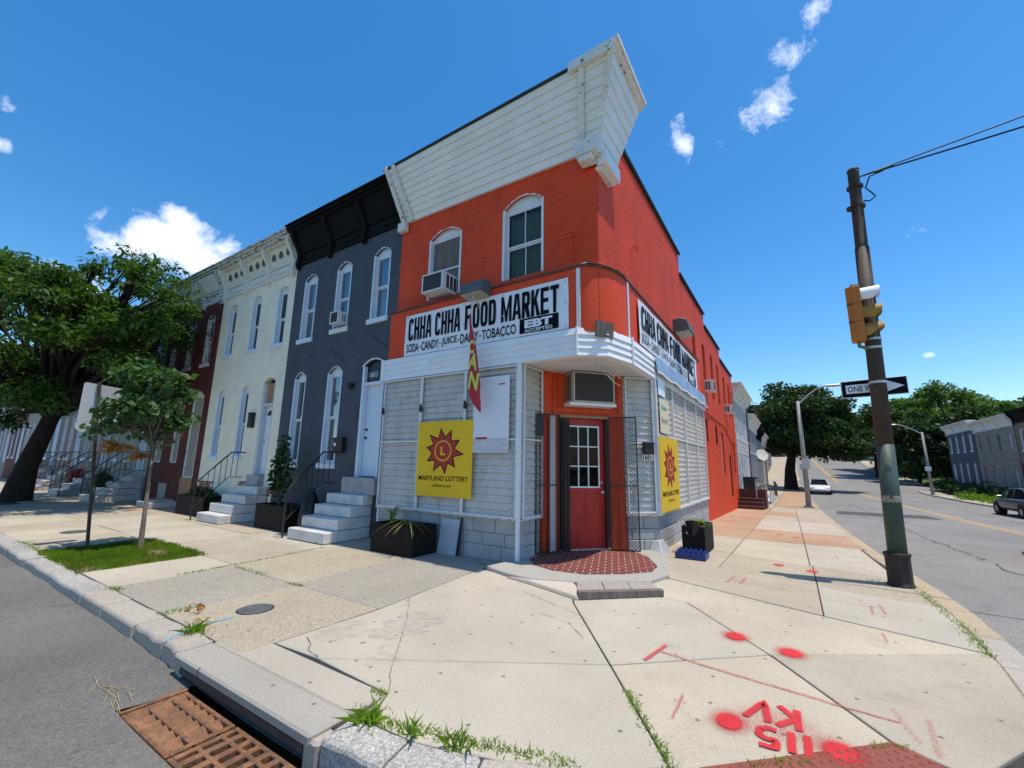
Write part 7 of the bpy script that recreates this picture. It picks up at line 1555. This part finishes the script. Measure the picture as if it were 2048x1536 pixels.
# weeds in the joints
WP = []
def joint(a, b, n, sp=.02):
    a, b = np.array(a), np.array(b); t = rng.uniform(0, 1, n)**1.0; q = a[None]+(b-a)[None]*t[:, None]+rng.normal(size=(n, 2))*sp; WP.append(np.c_[q, [gz(y) for y in q[:, 1]]])
joint((-3.52, -3.6), (-3.55, -2.85), 260); joint((-3.55, -2.85), (-3.75, -1.1), 420, .025); joint((-3.4, -2.86), (-2.5, -2.86), 200, .03); joint((-1.9, -2.88), (-1.6, -2.88), 130, .03); joint((-1.78, -4.3), (-1.76, -4.0), 140, .05); joint((-3.5, -4.33), (-3.2, -4.33), 170, .04); joint((-1.15, -4.36), (-.8, -4.36), 220, .05); joint((-1.9, -4.35), (-1.5, -4.35), 60, .02)
joint((1.45, -4.33), (1.75, -4.34), 300, .05); joint((1.5, -4.36), (2.9, -3.98), 900, .03); joint((1.30, -4.07), (1.46, -4.09), 120, .02); joint((2.86, -3.02), (3.35, -3.7), 420, .018); joint((5.40, -.55), (5.45, .6), 420, .03); joint((5.42, .6), (5.36, 2.0), 300, .03); joint((4.85, 2.35), (5.35, 2.2), 130, .05); joint((3.7, -3.42), (3.95, -3.2), 120, .02); joint((4.3, -2.8), (4.5, -2.7), 60, .02); joint((-8.8, -4.33), (-7.2, -4.33), 400, .05); joint((-10.2, -.3), (-8.4, -.2), 160, .05); joint((-3.9, -.95), (-3.7, -.2), 120, .03); joint((-.6, -.35), (-.2, -.5), 80, .02); joint((1.9, 2.7), (2.05, 3.2), 160, .06); joint((4.7, 19), (4.9, 23), 300, .1); joint((2.7, 23), (2.9, 40), 1500, .15)
W_ = np.concatenate(WP); blades('joint_weeds', W_[rng.uniform(0, 1, len(W_)) < .6], .026, .006, GRASSL, 'green weeds growing in the pavement joints and along the kerb', 1.2)
for x, y, n, lb in ((1.60, -4.36, 46, 'largest spreading weed tuft beside the drain slab corner'), (-.95, -4.36, 40, 'weed tuft beside the blue paint line at the kerb'), (1.95, -4.30, 20, 'smaller weed tuft next to the largest on the granite kerb'), (2.25, -4.24, 24, 'weed tuft farthest from the drain on the granite kerb')):
    P = np.tile(np.array([[x, y, 0.]]), (n, 1))+rng.normal(size=(n, 3))*np.array([.03, .03, 0]); o = blades('weed_tuft', P, .085, .013, GRASSL, '', 1.5); del o['kind']; tag(o, lb, 'weed', 'weed tufts along the kerb')
# planter plants
def spiky(x, y, z, n, h, label, m=CORN, drape=.9, parent_name='potted_plant', w=.035):
    t = thing(parent_name, label, 'plant', (x, y, z)); rr = random.Random(int(abs(x*100)))
    for i in range(n):
        a = rr.uniform(0, 6.28); l = h*rr.uniform(.7, 1.2); P = []
        for k in range(7):
            s = k/6; r = l*(.1+.62*s*drape)*s; P.append((x+.03*math.cos(a)+r*math.cos(a), y+r*math.sin(a), z+l*(1.15*s-.85*s*s*drape)))
        mb = MB(); vs = []
        for k, p in enumerate(P): ww = w*(1-abs(2*k/6-.7)*.6) if k < 6 else .002; vs += [(p[0]-math.sin(a)*ww/2, p[1]+math.cos(a)*ww/2, p[2]), (p[0]+math.sin(a)*ww/2, p[1]-math.cos(a)*ww/2, p[2])]
        mb.add(vs, [(2*k, 2*k+1, 2*k+3, 2*k+2) for k in range(6)]); mb.build('leaf', m if i % 4 else DRYL if m is CORN else m, t, smooth=True)
    return t
spiky(-2.65, -.45, .45, 9, .75, 'tall thin bladed plant at the left end of the long planter', GRASSL, .9); spiky(-2.03, -.62, .45, 22, .55, 'drooping half dry bladed plant in the long planter', CORN, 1.5)
spiky(2.3, 3.3, .45, 22, .42, 'green bladed plant in the side planter', GRASSL, 1.2)
t = thing('potted_shrub', 'tall leafy shrub in the black planter before the slate house', 'shrub', (-7.0, -.3, .5)); mb = MB()
for k in range(6): mb.tube([(-7.0, -.3, .4), (-7.0+.08*math.cos(k), -.3+.08*math.sin(k), 1.1), (-7.0+.22*math.cos(k*2), -.3+.2*math.sin(k*2), 1.9)], .012, 5)
mb.build('stems', BARKG, t); leaves('foliage', np.concatenate([ell((-7.0, -.32, 1.40), (.28, .26, .72), 420), ell((-7.0, -.32, 2.05), (.14, .13, .3), 60)]), .11, .075, LEAF3, t, .3, .6, True)
leaves_t = thing('potted_shrub', 'low dark shrub in the planter beside the cream house steps', 'shrub', (-11.3, -.3, .5)); leaves('foliage', ell((-11.3, -.3, .62), (.8, .25, .18), 420), .10, .06, LEAF3, leaves_t, .3, .6)
for k, (x, m) in enumerate(((-20.6, LEAF3), (-24.5, DRYL))):
    t = thing('potted_shrub', ['dark clipped shrub beside the terrace house steps', 'red flowering pot beside the terrace house steps'][k], 'shrub', (x, -.35, 0)); leaves('foliage', ell((x, -.35, .75), (.75, .3, .4), 500), .11, .07, m if k == 0 else leaf_mat('red_petal', (.35, .02, .04), .3, .2), t); mb = MB(); mb.box(x-.6, x+.6, -.6, -.1, 0, .5); mb.build('pot', PLANTER, t)
# litter: dry leaves, straw in the gutter, crushed can
P = np.concatenate([ell((-1.62, -4.12, .03), (.20, .08, .03), 14), ell((-1.2, -4.2, .03), (.1, .05, .02), 5)]); P[:, 2] = np.abs(P[:, 2]); o = leaves('dry_leaf_litter', P, .07, .035, DRYL, None, 0, .3, True, kind='stuff'); tag(o, 'small heap of dry brown leaves on the tan slab', 'leaves'); o['kind'] = 'stuff'
mb = MB(); rr = random.Random(8)
for i in range(18):
    a = rr.uniform(-.5, .5); x, y = -.75+rr.uniform(-.35, .45), -4.95+rr.uniform(-.06, .06)-.08; l = rr.uniform(.08, .3); z = rz(x, y)+.006; mb.tube([(x, y, z), (x+l*.5*math.cos(a), y+l*.5*math.sin(a), z+.012), (x+l*math.cos(a), y+l*math.sin(a), z)], .0022, 4)
o = mb.build('straw', mat('straw', (.42, .33, .16), .9, .2, 8)); o['kind'] = 'stuff'; tag(o, 'dry straw washed up in the gutter', 'straw')
t = thing('crushed_can', 'crushed blue and silver can at the end of the drain grate', 'can', (1.62, -4.70, -.17)); mb = MB(); mb.lathe((1.60, -4.72, -.15), [(.024, 0), (.032, .008), (.028, .05), (.034, .10), (.024, .115)], 12, ax=(.9, .35, .1)); mb.build('body', mat('can_blue', (.02, .06, .30), .3, .3, 30, metal=.5, col2=(.6, .6, .62), thr=.52, sharp=12), t)
